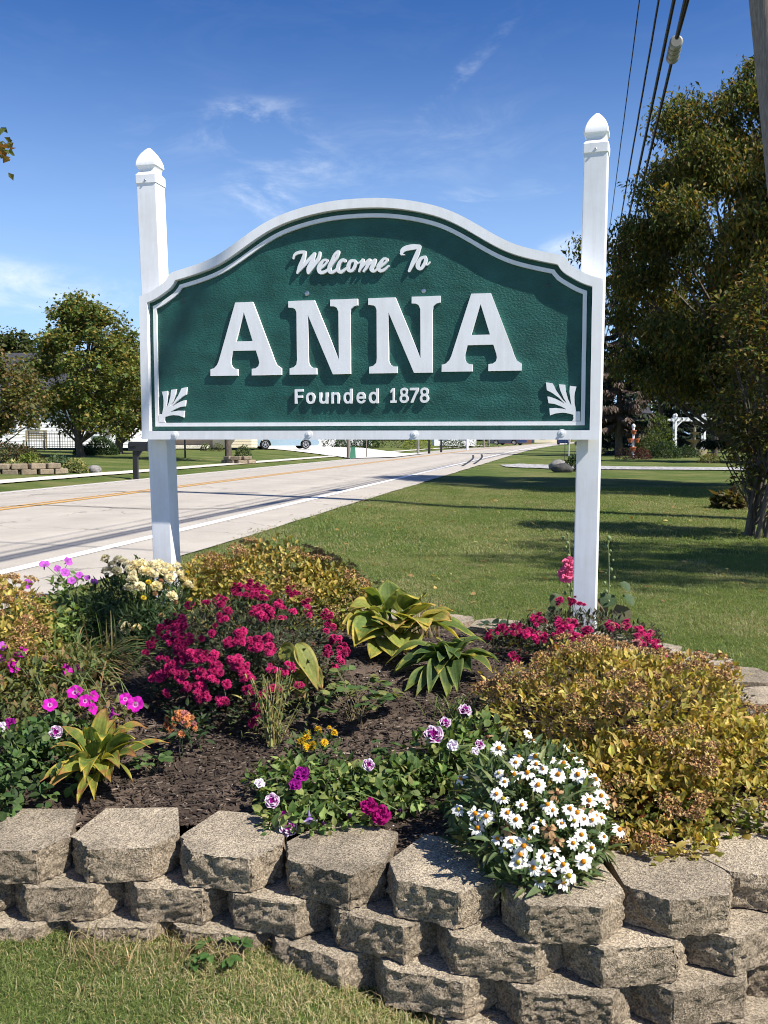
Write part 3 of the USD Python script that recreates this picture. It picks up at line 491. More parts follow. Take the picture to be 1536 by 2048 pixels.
CAP = [(-0.028, HP + 0.0045), (0.016, HP + 0.0045), (0.018, HP + 0.003), (0.031, HP - 0.006), (0.036, HP - 0.0095), (0.046, HP - 0.010), (0.056, HP - 0.0075), (0.064, HP - 0.002), (0.068, HP + 0.002), (0.072, HP + 0.002),
       (0.085, HP + 0.001), (0.102, HP - 0.0035), (0.120, HP - 0.011), (0.138, HP - 0.021), (0.155, HP - 0.0335), (0.166, HP - 0.043), (0.172, HP - 0.0495), (0.1735, HP - 0.053)]
def post(name_label, base, top, twist):
    base, top = np.asarray(base, float), np.asarray(top, float); ax = unit(top - base)
    def place(v):
        c, s = math.cos(-BA + twist), math.sin(-BA + twist); p = np.c_[v[:, 0] * c - v[:, 1] * s, v[:, 0] * s + v[:, 1] * c]
        h = v[:, 2:3]; return base + ax * h + np.c_[p, np.zeros(len(p))]
    H = np.linalg.norm(top - base)
    po = group_part(sign, 'post', name_label)
    v, f = sq_loft([(-0.35, HP), (H - 0.02, HP)], 0.005); emit(po, 'shaft', place(v), f, 'vinyl', smooth=35)
    v, f = sq_loft([(z + H - 0.015, h) for z, h in CAP], 0.007); emit(po, 'cap', place(v), f, 'vinyl', smooth=32)
    sv, sf = disc((0, 0, 0), 0.006, 0.006); sv = np.c_[sv[:, 0], -HP - 0.0045 - sv[:, 2], sv[:, 1] + H - 0.03]; emit(po, 'cap_screw', place(sv), sf[:, ::-1], 'screw')
off = -BN * (T_BOARD + HP + 0.016)
def post_axis(xs_top, xs_bot, lab, twist):
    tp = BO + BU * xs_top + off; bt = BO + BU * xs_bot + off; tp[2] = 2.435; bt[2] = 0.0; post(lab, bt, tp, twist)
post_axis(-1.226, -1.162, 'left white vinyl post with gothic cap leaning slightly outwards', math.radians(0.0)); post_axis(1.178, 1.160, 'right white vinyl post with gothic cap', math.radians(-4.0))

# ------------------------------------------------------------------ plants: leaves, flowers and how they are laid out
def leaf_template(n=2, w=0.5, fold=0.12, droop=0.25, widest=0.42, wave=0.0):
    'a leaf one metre long along +x, upper side +z: tip, base and n cross sections with a folded midrib'
    V = [(0, 0, 0)]; F = []
    for i in range(1, n + 1):
        t = i / (n + 1); p = math.log(0.5) / math.log(widest); h = 0.5 * w * math.sin(PI * t ** p) ** 0.85
        z = -droop * t * t; s = wave * math.sin(i * 2.1); V += [(t, h, z + fold * h * 2 + s), (t, 0, z), (t, -h, z + fold * h * 2 - s)]
    V.append((1, 0, -droop)); e = len(V) - 1
    F += [(0, 2, 1), (0, 3, 2)]
    for i in range(n - 1):
        a = 1 + 3 * i; F += [(a, a + 1, a + 4), (a, a + 4, a + 3), (a + 1, a + 2, a + 5), (a + 1, a + 5, a + 4)]
    a = 1 + 3 * (n - 1); F += [(a, a + 1, e), (a + 1, a + 2, e)]
    return np.array(V, float), np.array(F)
def place(T, P, X, U, S, W=1.0):
    'copies of a template at P, along X, upper side towards U, scaled by S (and W across)'
    V, F = T; n, k = len(P), len(V); X = unit(X); Z = unit(U - (U * X).sum(1, keepdims=True) * X); Yv = np.cross(Z, X)
    S = np.broadcast_to(np.asarray(S, float), (n,))[:, None, None]; W = np.broadcast_to(np.asarray(W, float), (n,))[:, None, None]
    O = P[:, None] + S * (V[None, :, :1] * X[:, None] + W * V[None, :, 1:2] * Yv[:, None] + V[None, :, 2:3] * Z[:, None])
    return O.reshape(-1, 3), (F[None] + (np.arange(n) * k)[:, None, None]).reshape(-1, F.shape[1])
def tints(g, n, colors, weights=None, jitter=0.18):
    c = np.asarray(colors, float)[g.choice(len(colors), n, p=None if weights is None else np.asarray(weights) / np.sum(weights))]
    return c * np.exp(g.normal(0, jitter, (n, 1))) * np.exp(g.normal(0, jitter * 0.35, (n, 3)))
def dome_hit(px, py, c, r):
    'where the sight line of a photograph pixel meets an ellipsoid (or passes nearest to it), and the outward normal there'
    d = unit(dir_at(px, py)); c, r = np.asarray(c, float), np.asarray(r, float); o = (EYE - c) / r; q = d / r
    a, b, k = q @ q, o @ q, o @ o - 1; D = b * b - a * k
    t = (-b - math.sqrt(D)) / a if D > 0 else -b / a
    p = EYE + t * d; return p, unit((p - c) / r ** 2)
def soil1(x, y): return float(soil_z(np.array([x]), np.array([y]))[0])
def soil_at(px, py):
    z = -0.1
    for _ in range(6): p = ground_at(px, py, z); z = soil1(p[0], p[1])
    return np.array([p[0], p[1], z])
def dome_points(g, n, c, r, inner=0.6, lump=0.2, seed=0, zmin=-0.25):
    'points in the outer layer of a lumpy dome, with outward normals'
    u = unit(g.normal(size=(n * 2, 3))); u = u[u[:, 2] > zmin][:n]
    k = 1 + lump * 2 * (meshkit.fbm(u * 2.6 + seed * 7.3, 3, seed) - 0.5)
    rad = np.where(g.random(len(u)) < 0.62, 1 - 0.18 * g.random(len(u)), inner + (1 - inner) * g.random(len(u)))
    P = np.asarray(c) + u * np.asarray(r) * (k * rad)[:, None]
    return P, unit(u / np.asarray(r)), rad
LEAF2, LEAF3 = leaf_template(2, 0.5), leaf_template(3, 0.42, 0.15, 0.3)
BROAD = leaf_template(3, 0.62, 0.10, 0.28); NARROW = leaf_template(2, 0.22, 0.15, 0.25); LOBED = leaf_template(3, 0.75, 0.06, 0.2, 0.55)
UPZ = np.array([0, 0, 1.0])
def leaf_dirs(g, N, out=0.8, up=0.35, spread=0.6):
    X = unit(N * out + UPZ * up + g.normal(0, spread, N.shape)); U = unit(UPZ * 0.8 + N * 0.6 + g.normal(0, 0.35, N.shape)); return X, U
def keep_above(P, N, *rest, lift=0.01):
    z = soil_z(P[:, 0], P[:, 1]); ok = P[:, 2] > np.where(shapely.contains_xy(RING_POLY, P[:, 0], P[:, 1]), z, -0.6) + lift
    return [P[ok], N[ok]] + [r[ok] for r in rest]
def bush(th, g, domes, n, T, size, colors, weights=None, lump=0.2, parts=0, name='leaf', clip=True, out=0.8, up=0.35, spread=0.6, inner=0.6, sun_colors=None, zmin=-0.25):
    'leaves over one or several domes; the nearest to the eye become parts of their own'
    Pa, Na = [], []; vol = np.array([r[0] * r[1] + r[0] * r[2] for _, r in domes]); vol = vol / vol.sum()
    for i, (c, r) in enumerate(domes):
        P, N, _ = dome_points(g, int(n * vol[i]), c, r, inner, lump, 3 + i + n % 17, zmin); Pa.append(P); Na.append(N)
    P, N = np.vstack(Pa), np.vstack(Na)
    if clip: P, N = keep_above(P, N)
    X, U = leaf_dirs(g, N, out, up, spread); S = size * np.clip(np.exp(g.normal(0, 0.36, len(P))), 0.4, 1.55); t = tints(g, len(P), colors, weights)
    if sun_colors is not None:
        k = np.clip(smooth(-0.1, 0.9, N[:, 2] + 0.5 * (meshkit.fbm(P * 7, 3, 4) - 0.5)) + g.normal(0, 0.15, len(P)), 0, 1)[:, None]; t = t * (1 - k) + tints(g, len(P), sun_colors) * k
    near = np.zeros(len(P), bool)
    if parts:
        score = np.linalg.norm(P - EYE, axis=1) - 0.25 * (N @ unit(EYE - np.mean(P, 0))) + g.normal(0, 0.05, len(P)); near[np.argsort(score)[:parts]] = True
    V, F = place(T, P[~near], X[~near], U[~near], S[~near]); k = len(T[0])
    emit(th, 'foliage', V, F, 'leaf', np.repeat(t[~near], k, 0), kind='stuff')
    for i in np.where(near)[0]:
        V, F = place(T, P[i:i + 1], X[i:i + 1], U[i:i + 1], S[i:i + 1]); emit(th, name, V, F, 'leaf', np.repeat(t[i:i + 1], k, 0))
    return P, N
def stems(th, g, base, tips, r0, r1, color, name='stem', joined=False, bow=0.1, sides=5):
    B = Bag()
    for tp in tips:
        b = np.asarray(base) + np.r_[g.normal(0, 0.02, 2), -0.02] if np.ndim(base) == 1 else base[g.integers(len(base))]
        m = (b + tp) / 2 + np.r_[g.normal(0, bow * np.linalg.norm(tp - b) * 0.5, 2), bow * np.linalg.norm(tp - b)]
        P = spline([b, m, tp], 6); v, f = tube(P, np.linspace(r0, r1, 6), sides); c = np.asarray(color) * np.exp(g.normal(0, 0.15))
        if joined: B.add(v, f, c)
        else: emit(th, name, v, f, 'tinted', c)
    if joined and B.n: B.emit(th, name, 'tinted', kind='stuff')

# --- flowers: each returns (petals V, F, tint), (centre V, F, tint) or None in a frame whose +z is the flower's axis
def strip_petal(L, w, lift, curl, z=0.0, r0=0.0):
    return np.array([(r0, -w * 0.35, z), (r0, w * 0.35, z), (r0 + L * 0.55, w / 2, z + lift * L * 0.6), (r0 + L * 0.55, -w / 2, z + lift * L * 0.6), (r0 + L, w * 0.22, z + (lift - curl) * L), (r0 + L, -w * 0.22, z + (lift - curl) * L)]), np.array([(0, 1, 2), (0, 2, 3), (3, 2, 4), (3, 4, 5)])
def rot_z(v, a): c, s = math.cos(a), math.sin(a); return np.c_[v[:, 0] * c - v[:, 1] * s, v[:, 0] * s + v[:, 1] * c, v[:, 2]]
def fl_mum(g, r, col, tip):
    B = Bag()
    for layer, (n, L, lift, z) in enumerate(((13, 1.0, 0.12, 0.0), (11, 0.82, 0.45, 0.12), (8, 0.55, 0.95, 0.2), (5, 0.32, 1.5, 0.26))):
        for i in range(n):
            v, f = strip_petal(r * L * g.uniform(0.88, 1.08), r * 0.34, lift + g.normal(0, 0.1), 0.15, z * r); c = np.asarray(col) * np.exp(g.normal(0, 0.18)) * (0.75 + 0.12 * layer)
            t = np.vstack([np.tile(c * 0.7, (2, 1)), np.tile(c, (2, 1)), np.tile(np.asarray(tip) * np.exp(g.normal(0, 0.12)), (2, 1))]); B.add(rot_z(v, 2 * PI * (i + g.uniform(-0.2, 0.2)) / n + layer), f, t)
    return (np.vstack(B.v), np.vstack(B.f), np.vstack(B.t)), None
def fl_petunia(g, r, col, throat, rim=None, depth=0.35, ruffle=0.10, double=False):
    n, rings = 25, 5; V, T = [], []; ph = g.uniform(0, 6)
    lay = [(1.0, 0.0)] + ([(0.74, 0.20), (0.5, 0.36)] if double else []); B = Bag()
    for sc, zo in lay:
        V, T = [(0, 0, zo * r - depth * r * (1 if not double else 0.2))], [np.asarray(throat)]
        for k in range(1, rings + 1):
            q = k / rings
            for i in range(n):
                a = 2 * PI * i / n; lob = 1 - 0.13 * (1 - abs(math.cos(2.5 * a + ph))) ** 1.5 * q
                rr = r * sc * q * lob * (1 + g.normal(0, 0.03 * q)); z = zo * r - depth * r * (1 - q) ** 1.6 + (ruffle if not double else 0.2) * r * q * q * math.sin(5 * a + ph * 2 + zo * 9) + g.normal(0, (0.02 if not double else 0.06) * r * q)
                V.append((rr * math.cos(a), rr * math.sin(a), z)); c = np.asarray(col) * np.exp(g.normal(0, 0.08)) * (0.8 + 0.25 * abs(math.cos(2.5 * a + ph)))
                if q < 0.3: c = c * 0.35 + np.asarray(throat) * 0.65
                if rim is not None and (q > 0.86 or (q > 0.62 and g.random() < 0.38)): c = np.asarray(rim)
                T.append(c)
        F = [(0, 1 + i, 1 + (i + 1) % n) for i in range(n)]
        for k in range(rings - 1):
            for i in range(n): a, b = 1 + k * n + i, 1 + k * n + (i + 1) % n; F += [(a, a + n, b + n), (a, b + n, b)]
        B.add(np.array(V), np.array(F), np.array(T))
    # the tube behind
    v, f = tube([(0, 0, -depth * r * 0.7), (0, 0, -r * 0.9), (0, 0, -r * 1.3)], [r * 0.24, r * 0.13, r * 0.09], 7); B.add(v, f, np.asarray(col) * 0.6 + np.array([0.03, 0.05, 0.01]))
    return (np.vstack(B.v), np.vstack(B.f), np.vstack(B.t)), None
def fl_daisy(g, r, col, cen, n=11, cone=0.5, droop=0.0, lost=0.0):
    B = Bag()
    for i in range(n):
        if g.random() < lost: continue
        L = r * g.uniform(0.85, 1.1); v, f = leaf_template(3, 0.50, 0.10, 0.12 + droop + g.normal(0, 0.08), 0.6)
        v = v * np.array([L, L, L]); v[:, 2] += 0.02 * r; v[:, 0] += 0.15 * r; a = g.normal(0, 0.12); v = np.c_[v[:, 0], v[:, 1] * math.cos(a) - v[:, 2] * math.sin(a), v[:, 1] * math.sin(a) + v[:, 2] * math.cos(a)]
        B.add(rot_z(v, 2 * PI * (i + g.uniform(-0.18, 0.18)) / n), f, np.asarray(col) * np.exp(g.normal(0, 0.04)))
    m = trimesh.creation.revolve([(0, -0.1 * r), (0.2 * r, -0.06 * r), (0.30 * r, 0.05 * r), (0.30 * r, cone * r * 0.5), (0.19 * r, cone * r * 0.85), (0, cone * r)], sections=12); v = np.array(m.vertices); k = meshkit.noise(v / r * 9) ; v = v * (1 + 0.14 * (k - 0.5))[:, None]
    t = np.asarray(cen)[None] * (0.55 + 0.9 * k)[:, None]
    if not B.n: B.add(v * 0.5, m.faces, col)
    return (np.vstack(B.v), np.vstack(B.f), np.vstack(B.t)), (v, np.array(m.faces), t)
def fl_pom(g, r, col, dark):
    B = Bag(); n = 70
    for i in range(n):
        z = 1 - 1.25 * (i + 0.5) / n; a = i * 2.39996; s = math.sqrt(max(0, 1 - z * z)); d = np.array([s * math.cos(a), s * math.sin(a), z * 0.8])
        V, F = place(leaf_template(1, 0.8, 0.2, -0.2), np.array([d * r * 0.5]), np.array([unit(d * np.array([1, 1, 0.9]) + g.normal(0, 0.15, 3))]), np.array([UPZ + d * 0.3]), r * g.uniform(0.45, 0.62)); B.add(V, F, np.asarray(col) * np.exp(g.normal(0, 0.1)) * (0.8 + 0.3 * max(z, 0)) if g.random() < 0.93 else np.asarray(dark))
    v, f = tube([(0, 0, -0.3 * r), (0, 0, -0.75 * r), (0, 0, -1.1 * r)], [r * 0.42, r * 0.30, r * 0.1], 7); B.add(v, f, (0.10, 0.12, 0.03))
    return (np.vstack(B.v), np.vstack(B.f), np.vstack(B.t)), None
def fl_spent(g, r, col):
    v, f = tube([(0, 0, -r), (0.1 * r, 0, -0.3 * r), (0.15 * r, 0.1 * r, 0.5 * r), (0.1 * r, 0.2 * r, 1.0 * r)], [0.12 * r, 0.35 * r, 0.42 * r, 0.12 * r], 8); k = meshkit.noise(v / r * 4)
    return (v * (1 + 0.35 * (k - 0.5))[:, None], f, np.asarray(col)[None] * (0.6 + 0.8 * k)[:, None]), None
def orient(v, p, n, spin):
    n = unit(n); x = unit(np.cross(n, [0.31, 0.2, 0.93])); y = np.cross(n, x); c, s = math.cos(spin), math.sin(spin); a, b = x * c + y * s, y * c - x * s
    return p + v[:, :1] * a + v[:, 1:2] * b + v[:, 2:3] * n
def flower(th, g, fl, p, n, label=None, name='flower'):
    (v, f, t), cen = fl; s = g.uniform(0, 6.28)
    if cen is None: emit(th, name, orient(v, p, n, s), f, 'petal', t, label=label); return
    fp = group_part(th, name, label); emit(fp, 'petals', orient(v, p, n, s), f, 'petal', t); emit(fp, 'flower_centre', orient(cen[0], p, n, s), cen[1], 'petal', cen[2])
TOEYE = lambda p: unit(EYE - p)

# ------------------------------------------------------------------ golden spireas
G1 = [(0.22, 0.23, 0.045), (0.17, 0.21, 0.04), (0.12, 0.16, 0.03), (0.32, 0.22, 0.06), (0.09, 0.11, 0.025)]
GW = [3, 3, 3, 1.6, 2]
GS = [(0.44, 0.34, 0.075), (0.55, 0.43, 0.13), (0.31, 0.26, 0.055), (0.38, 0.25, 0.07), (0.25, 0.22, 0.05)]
def seed_heads(th, g, PN, n, size, seed, parts=True):
    'flat brown clusters of dried flowers standing a little above the leaves'
    B = Bag()
    for i in range(n):
        j = g.integers(len(PN[0])); p, nn = PN[0][j] + UPZ * 0.022, unit(PN[1][j] + UPZ * 0.8)
        m = 110; a = g.uniform(0, 2 * PI, m); q = np.sqrt(g.random(m)); s = size * g.uniform(0.6, 1.25)
        loc = np.c_[q * np.cos(a) * s, q * np.sin(a) * s, (0.35 * (1 - q * q) + g.normal(0, 0.10, m)) * s]; O = orient(loc, p + nn * 0.012, nn, 0.0)
        V, F = place(leaf_template(1, 0.9, 0.3, 0.3), O, unit(nn + g.normal(0, 0.8, (m, 3))), unit(UPZ + g.normal(0, 0.5, (m, 3))), 0.0085 * np.exp(g.normal(0, 0.25, m))); k = 5
        tt = np.repeat(tints(g, m, [(0.28, 0.155, 0.065), (0.36, 0.21, 0.085), (0.19, 0.095, 0.045), (0.40, 0.28, 0.11)]), len(V) // m, 0)
        if parts: emit(th, 'seed_head', V, F, 'tinted', tt)
        else: B.add(V, F, tt)
    if B.n: B.emit(th, 'seed_heads', 'tinted', kind='stuff')
def spirea(label, domes, n, size, parts, heads, hsize, seed, head_parts, group=None):
    g = np.random.default_rng(seed); c0 = np.mean([c for c, _ in domes], 0); th = thing('golden_spirea', label, 'shrub', (c0[0], c0[1], soil1(c0[0], c0[1])))
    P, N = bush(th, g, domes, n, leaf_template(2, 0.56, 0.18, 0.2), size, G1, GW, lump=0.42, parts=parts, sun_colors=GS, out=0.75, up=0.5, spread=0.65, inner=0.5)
    top = (N[:, 2] > 0.15) & (meshkit.fbm(P * 5 + seed, 2, 3) > 0.42); rel = np.max([((P - c) / r * ((P - c) / r)).sum(1) * 0 + np.linalg.norm((P - c) / r, axis=1) for c, r in domes], 0); inside = np.min([np.linalg.norm((P - c) / r, axis=1) for c, r in domes], 0); top &= inside > 0.9
    seed_heads(th, g, (P[top], N[top]), heads, hsize, seed, head_parts)
    pick = P[g.choice(len(P), 40)]; stems(th, g, np.array([c0[0], c0[1], soil1(c0[0], c0[1])]), pick, 0.004, 0.002, (0.09, 0.05, 0.03), 'twigs', True)
    return th, g
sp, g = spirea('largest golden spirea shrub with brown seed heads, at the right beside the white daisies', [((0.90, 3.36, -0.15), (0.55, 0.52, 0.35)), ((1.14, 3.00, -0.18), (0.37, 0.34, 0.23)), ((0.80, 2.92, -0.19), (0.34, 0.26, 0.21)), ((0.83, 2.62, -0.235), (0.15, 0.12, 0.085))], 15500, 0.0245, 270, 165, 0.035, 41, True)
V0 = dome_points(np.random.default_rng(5), 60, (0.90, 2.80, -0.17), (0.10, 0.08, 0.08), 0.8, 0.1)[0]
emit(sp, 'foliage', *place(LEAF2, V0, unit(np.random.default_rng(6).normal(size=V0.shape) + [0, -0.6, 0]), np.tile(UPZ, (len(V0), 1)), 0.03), 'leaf', np.repeat(tints(np.random.default_rng(7), len(V0), [(0.28, 0.06, 0.02), (0.2, 0.05, 0.02)]), 8, 0), label='patch of rust red leaves low in the shrub')
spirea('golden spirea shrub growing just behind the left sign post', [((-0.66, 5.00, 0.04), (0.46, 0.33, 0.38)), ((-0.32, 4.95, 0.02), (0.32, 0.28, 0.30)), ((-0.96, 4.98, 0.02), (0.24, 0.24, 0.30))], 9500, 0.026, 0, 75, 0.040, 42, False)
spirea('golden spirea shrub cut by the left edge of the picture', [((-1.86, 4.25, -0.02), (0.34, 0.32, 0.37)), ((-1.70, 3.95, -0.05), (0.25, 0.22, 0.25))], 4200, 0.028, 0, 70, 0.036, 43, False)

# ------------------------------------------------------------------ white zinnias spilling over the wall
g = np.random.default_rng(50); ZC, ZR = (0.43, 2.62, -0.15), (0.225, 0.27, 0.23)
zin = thing('white_zinnia', 'white daisy-like zinnias with orange centres spilling over the wall cap', 'flowers', (0.43, 2.62, -0.2))
bush(zin, g, [(ZC, ZR), ((0.43, 2.42, -0.19), (0.13, 0.09, 0.07))], 2300, leaf_template(3, 0.28, 0.2, 0.35), 0.042, [(0.08, 0.125, 0.045), (0.12, 0.165, 0.065), (0.06, 0.095, 0.035), (0.17, 0.20, 0.085)], parts=200, clip=False, out=0.7, up=0.5, spread=0.6, inner=0.35, lump=0.22)
ZF = [(795,320),(825,370),(575,425),(540,432),(720,490),(700,530),(845,490),(1080,425),(960,510),(1050,540),(1160,515),(785,605),(900,578),(850,545),(578,610),(620,672),(300,650),(865,695),(1155,620),(1195,600),(1280,655),(610,800),(745,840),(935,840),(1235,810),(1325,775),(1365,845),(1150,900),(1125,957),(1195,940),(1035,975),(1260,950),(1285,920),(1325,935),(1095,870),(280,875),(405,905),(485,925),(565,1090),(665,1110),(795,1090),(735,1205),(720,1262),(900,1220),(1345,1075),(1455,1025),(1255,1155),(1195,1255),(1045,1275),(1085,1360),(1045,1405),(880,1400),(700,950),(830,1010),(640,900),(970,880),(880,960),(560,760),(980,1180),(760,1140),(1120,1120),(940,1330),(830,1300),(620,1160),(1180,1060),(420,1010),(690,620),(1010,620)]
tips = []
for i, (a, b) in enumerate(ZF):
    p, n = dome_hit(840 + a / 3.657, 1380 + b / 3.657, ZC, np.array(ZR) * 1.08); r = 0.0212 * g.uniform(0.7, 1.12) * (0.72 if i in (5, 12, 8, 30, 40, 26) else 1); tips.append(p)
    flower(zin, g, fl_daisy(g, r, (0.84, 0.83, 0.78), (0.62, 0.25, 0.012) if i % 7 else (0.45, 0.36, 0.03), g.integers(9, 13), 0.5, g.uniform(0, 0.3), (0.0, 0.3, 0.0, 0.15, 0.0)[i % 5]), p, unit(n * 0.5 + TOEYE(p) * 0.55 + UPZ * 0.35 + SUN * 0.2 + g.normal(0, 0.22, 3)))
for a, b in [(1000, 760), (640, 1010), (1000, 1100), (495, 350), (940, 1020), (1400, 810), (1225, 850)]:
    p, n = dome_hit(840 + a / 3.657, 1380 + b / 3.657, ZC, np.array(ZR) * 1.06); tips.append(p)
    flower(zin, g, fl_daisy(g, 0.021, (0.42, 0.26, 0.13), (0.10, 0.045, 0.02), 9, 0.5, 0.3, 0.25), p, unit(n * 0.6 + TOEYE(p) * 0.5 + UPZ * 0.3), 'dried brown flower head with tan petals')
stems(zin, g, np.array([0.43, 2.66, -0.22]), tips, 0.0022, 0.0014, (0.10, 0.14, 0.05), 'stems', True, 0.25)

# ------------------------------------------------------------------ chrysanthemums
def mum(label, c, r, clusters, off, sc, fr, col, tip, leafcol, seed, n_leaf, spent=60, leaf=0.024, maxf=285):
    g = np.random.default_rng(seed); th = thing('chrysanthemum', label, 'flowers', (c[0], c[1], soil1(c[0], c[1])))
    bush(th, g, [(c, r)], n_leaf, leaf_template(2, 0.42, 0.15, 0.3), leaf, leafcol, lump=0.16, out=0.75, up=0.45, spread=0.6, inner=0.4)
    heads = []; pts = []
    for (a, b, q) in clusters:
        k = max(1, int(round((q / (fr * 1.05 * FPX / c[1] * sc)) ** 2 * 3.9)))
        for j in range(k):
            an, ra = g.uniform(0, 2 * PI), math.sqrt(g.random()) * q * (0.9 if k > 1 else 0.2)
            p, n = dome_hit(off[0] + (a + ra * math.cos(an)) / sc, off[1] + (b + ra * math.sin(an) * 0.85) / sc, c, np.array(r) * (1.03 + g.normal(0, 0.025)))
            if p[2] < soil1(p[0], p[1]) - 0.0: p[2] = soil1(p[0], p[1]) + 0.015
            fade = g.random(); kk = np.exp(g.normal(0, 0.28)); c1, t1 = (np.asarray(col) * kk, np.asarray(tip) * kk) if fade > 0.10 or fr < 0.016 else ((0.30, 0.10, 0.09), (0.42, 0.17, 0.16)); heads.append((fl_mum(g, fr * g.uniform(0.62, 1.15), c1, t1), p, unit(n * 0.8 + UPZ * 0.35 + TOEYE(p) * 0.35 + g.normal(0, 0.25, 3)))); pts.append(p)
    rest = Bag()
    for i, (fl, p, n) in enumerate([heads[k] for k in g.permutation(len(heads))]):
        if i < maxf: flower(th, g, fl, p, n)
        else: (v, f, t), _ = fl; rest.add(orient(v, p, n, 0.0), f, t)
    if rest.n: rest.emit(th, 'flowers', 'petal', kind='stuff')
    P, N, _ = dome_points(g, spent, c, np.array(r) * 1.02, 0.97, 0.12, seed, 0.1)
    for p, n in zip(P, N):
        (v, f, t), _ = fl_mum(g, fr * 0.55, (0.13, 0.05, 0.03), (0.16, 0.07, 0.04)); emit(th, 'spent_flower', orient(v, p, unit(n + UPZ * 0.5), 0.0), f, 'petal', t)
    stems(th, g, np.array([c[0], c[1], soil1(c[0], c[1])]), list(P) + pts[::4], 0.0025, 0.0012, (0.085, 0.095, 0.055), 'stems', True, 0.2)
    return th
MUMC = [(760,105,85),(840,120,70),(680,100,55),(1065,115,52),(560,180,52),(340,210,30),(470,185,30),(610,250,28),(250,345,85),(170,400,60),(320,450,55),(870,260,70),(800,255,40),(980,210,40),(1170,200,36),(1060,255,20),(1000,300,20),(430,450,20),(500,410,20),(525,350,18),(600,310,22),(700,410,45),(690,460,45),(800,480,65),(910,520,45),(1300,290,46),(1320,370,46),(1370,450,46),(1420,530,52),(1400,590,40),(1310,540,42),(1365,630,22),(160,580,35),(420,575,55),(490,560,50),(660,590,46),(230,650,60),(290,700,55),(110,710,46),(430,690,50),(530,640,46),(740,700,55),(770,800,42),(600,760,34),(430,840,55),(580,880,42),(920,650,34),(1040,640,34),(990,680,28),(860,830,34),(950,790,38),(820,920,32),(800,1000,30),(790,1040,30),(350,550,36),(90,480,46),(60,530,36),(190,830,24),(1110,775,18),(300,560,70),(520,700,60),(250,480,60),(700,640,55),(160,700,50),(330,780,46),(620,470,40),(900,440,36),(560,300,34),(1180,260,30),(420,780,40)]
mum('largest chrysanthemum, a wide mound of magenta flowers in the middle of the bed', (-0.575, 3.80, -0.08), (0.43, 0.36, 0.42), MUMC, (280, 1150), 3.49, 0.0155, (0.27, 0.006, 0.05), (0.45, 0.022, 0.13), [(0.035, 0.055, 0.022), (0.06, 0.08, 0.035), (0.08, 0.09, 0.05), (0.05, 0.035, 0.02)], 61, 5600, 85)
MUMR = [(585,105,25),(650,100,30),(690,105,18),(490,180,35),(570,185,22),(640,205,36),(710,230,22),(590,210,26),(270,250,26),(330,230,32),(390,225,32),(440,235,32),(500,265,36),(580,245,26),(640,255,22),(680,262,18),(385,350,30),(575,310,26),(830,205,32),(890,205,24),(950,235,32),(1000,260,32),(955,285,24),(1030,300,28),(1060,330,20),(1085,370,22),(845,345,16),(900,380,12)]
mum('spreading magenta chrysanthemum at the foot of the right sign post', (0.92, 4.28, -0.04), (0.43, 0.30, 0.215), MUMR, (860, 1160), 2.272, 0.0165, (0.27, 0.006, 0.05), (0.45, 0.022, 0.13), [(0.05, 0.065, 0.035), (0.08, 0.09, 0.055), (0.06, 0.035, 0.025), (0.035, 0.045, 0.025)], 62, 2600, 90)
OM = [(1290,290,10),(1280,345,10),(1335,340,10),(1380,262,10),(1375,297,10),(1430,290,10),(1440,345,10),(1395,415,10),(1490,335,10),(1500,370,10),(1355,252,10),(1470,290,10),(1420,265,10),(1310,375,10),(1410,330,10),(1340,300,10)]
mum('small orange chrysanthemum standing alone on the mulch', (-0.735, 3.33, -0.10), (0.072, 0.065, 0.105), OM, (0, 1360), 3.84, 0.0165, (0.44, 0.14, 0.05), (0.58, 0.26, 0.11), [(0.03, 0.055, 0.02), (0.045, 0.07, 0.03)], 63, 140, 0, 0.03)
YM = [(450,375,10),(492,318,10),(490,352,10),(570,288,10),(588,312,10),(652,278,10),(688,315,10),(615,385,10),(490,420,10),(530,405,10)]
mum('small bright yellow chrysanthemum on the mulch above the purple petunias', (-0.255, 3.22, -0.14), (0.095, 0.07, 0.075), YM, (480, 1380), 3.657, 0.0165, (0.66, 0.36, 0.012), (0.72, 0.50, 0.02), [(0.05, 0.09, 0.03), (0.08, 0.12, 0.04)], 64, 150, 0, 0.028)

# ------------------------------------------------------------------ marigolds, cream
g = np.random.default_rng(70); MC, MR = (-1.24, 4.62, -0.05), (0.29, 0.28, 0.42)
mg = thing('cream_marigold', 'dark green marigold bush with cream pompom flowers in front of the left post', 'flowers', (MC[0], MC[1], -0.05))
bush(mg, g, [(MC, MR), ((-1.10, 4.35, -0.06), (0.22, 0.2, 0.26)), ((-1.42, 4.6, -0.05), (0.2, 0.2, 0.3))], 4200, leaf_template(2, 0.20, 0.12, 0.2), 0.045, [(0.03, 0.06, 0.022), (0.05, 0.085, 0.03), (0.075, 0.11, 0.045), (0.025, 0.045, 0.018)], out=0.8, up=0.25, spread=0.75, inner=0.5)
MF = [(810,222),(910,232),(985,270),(1000,310),(1065,280),(1105,318),(1145,285),(1190,272),(1285,288),(1355,278),(1380,338),(820,322),(895,320),(1015,388),(990,445),(1070,437),(1200,440),(1320,512),(1440,428),(958,757),(1050,757),(1300,372),(1215,262),(1040,262),(1130,322),(950,250),(1090,255),(1250,330),(1310,320),(1020,350),(1180,345),(1260,285),(1400,380),(870,275)]
mt = []
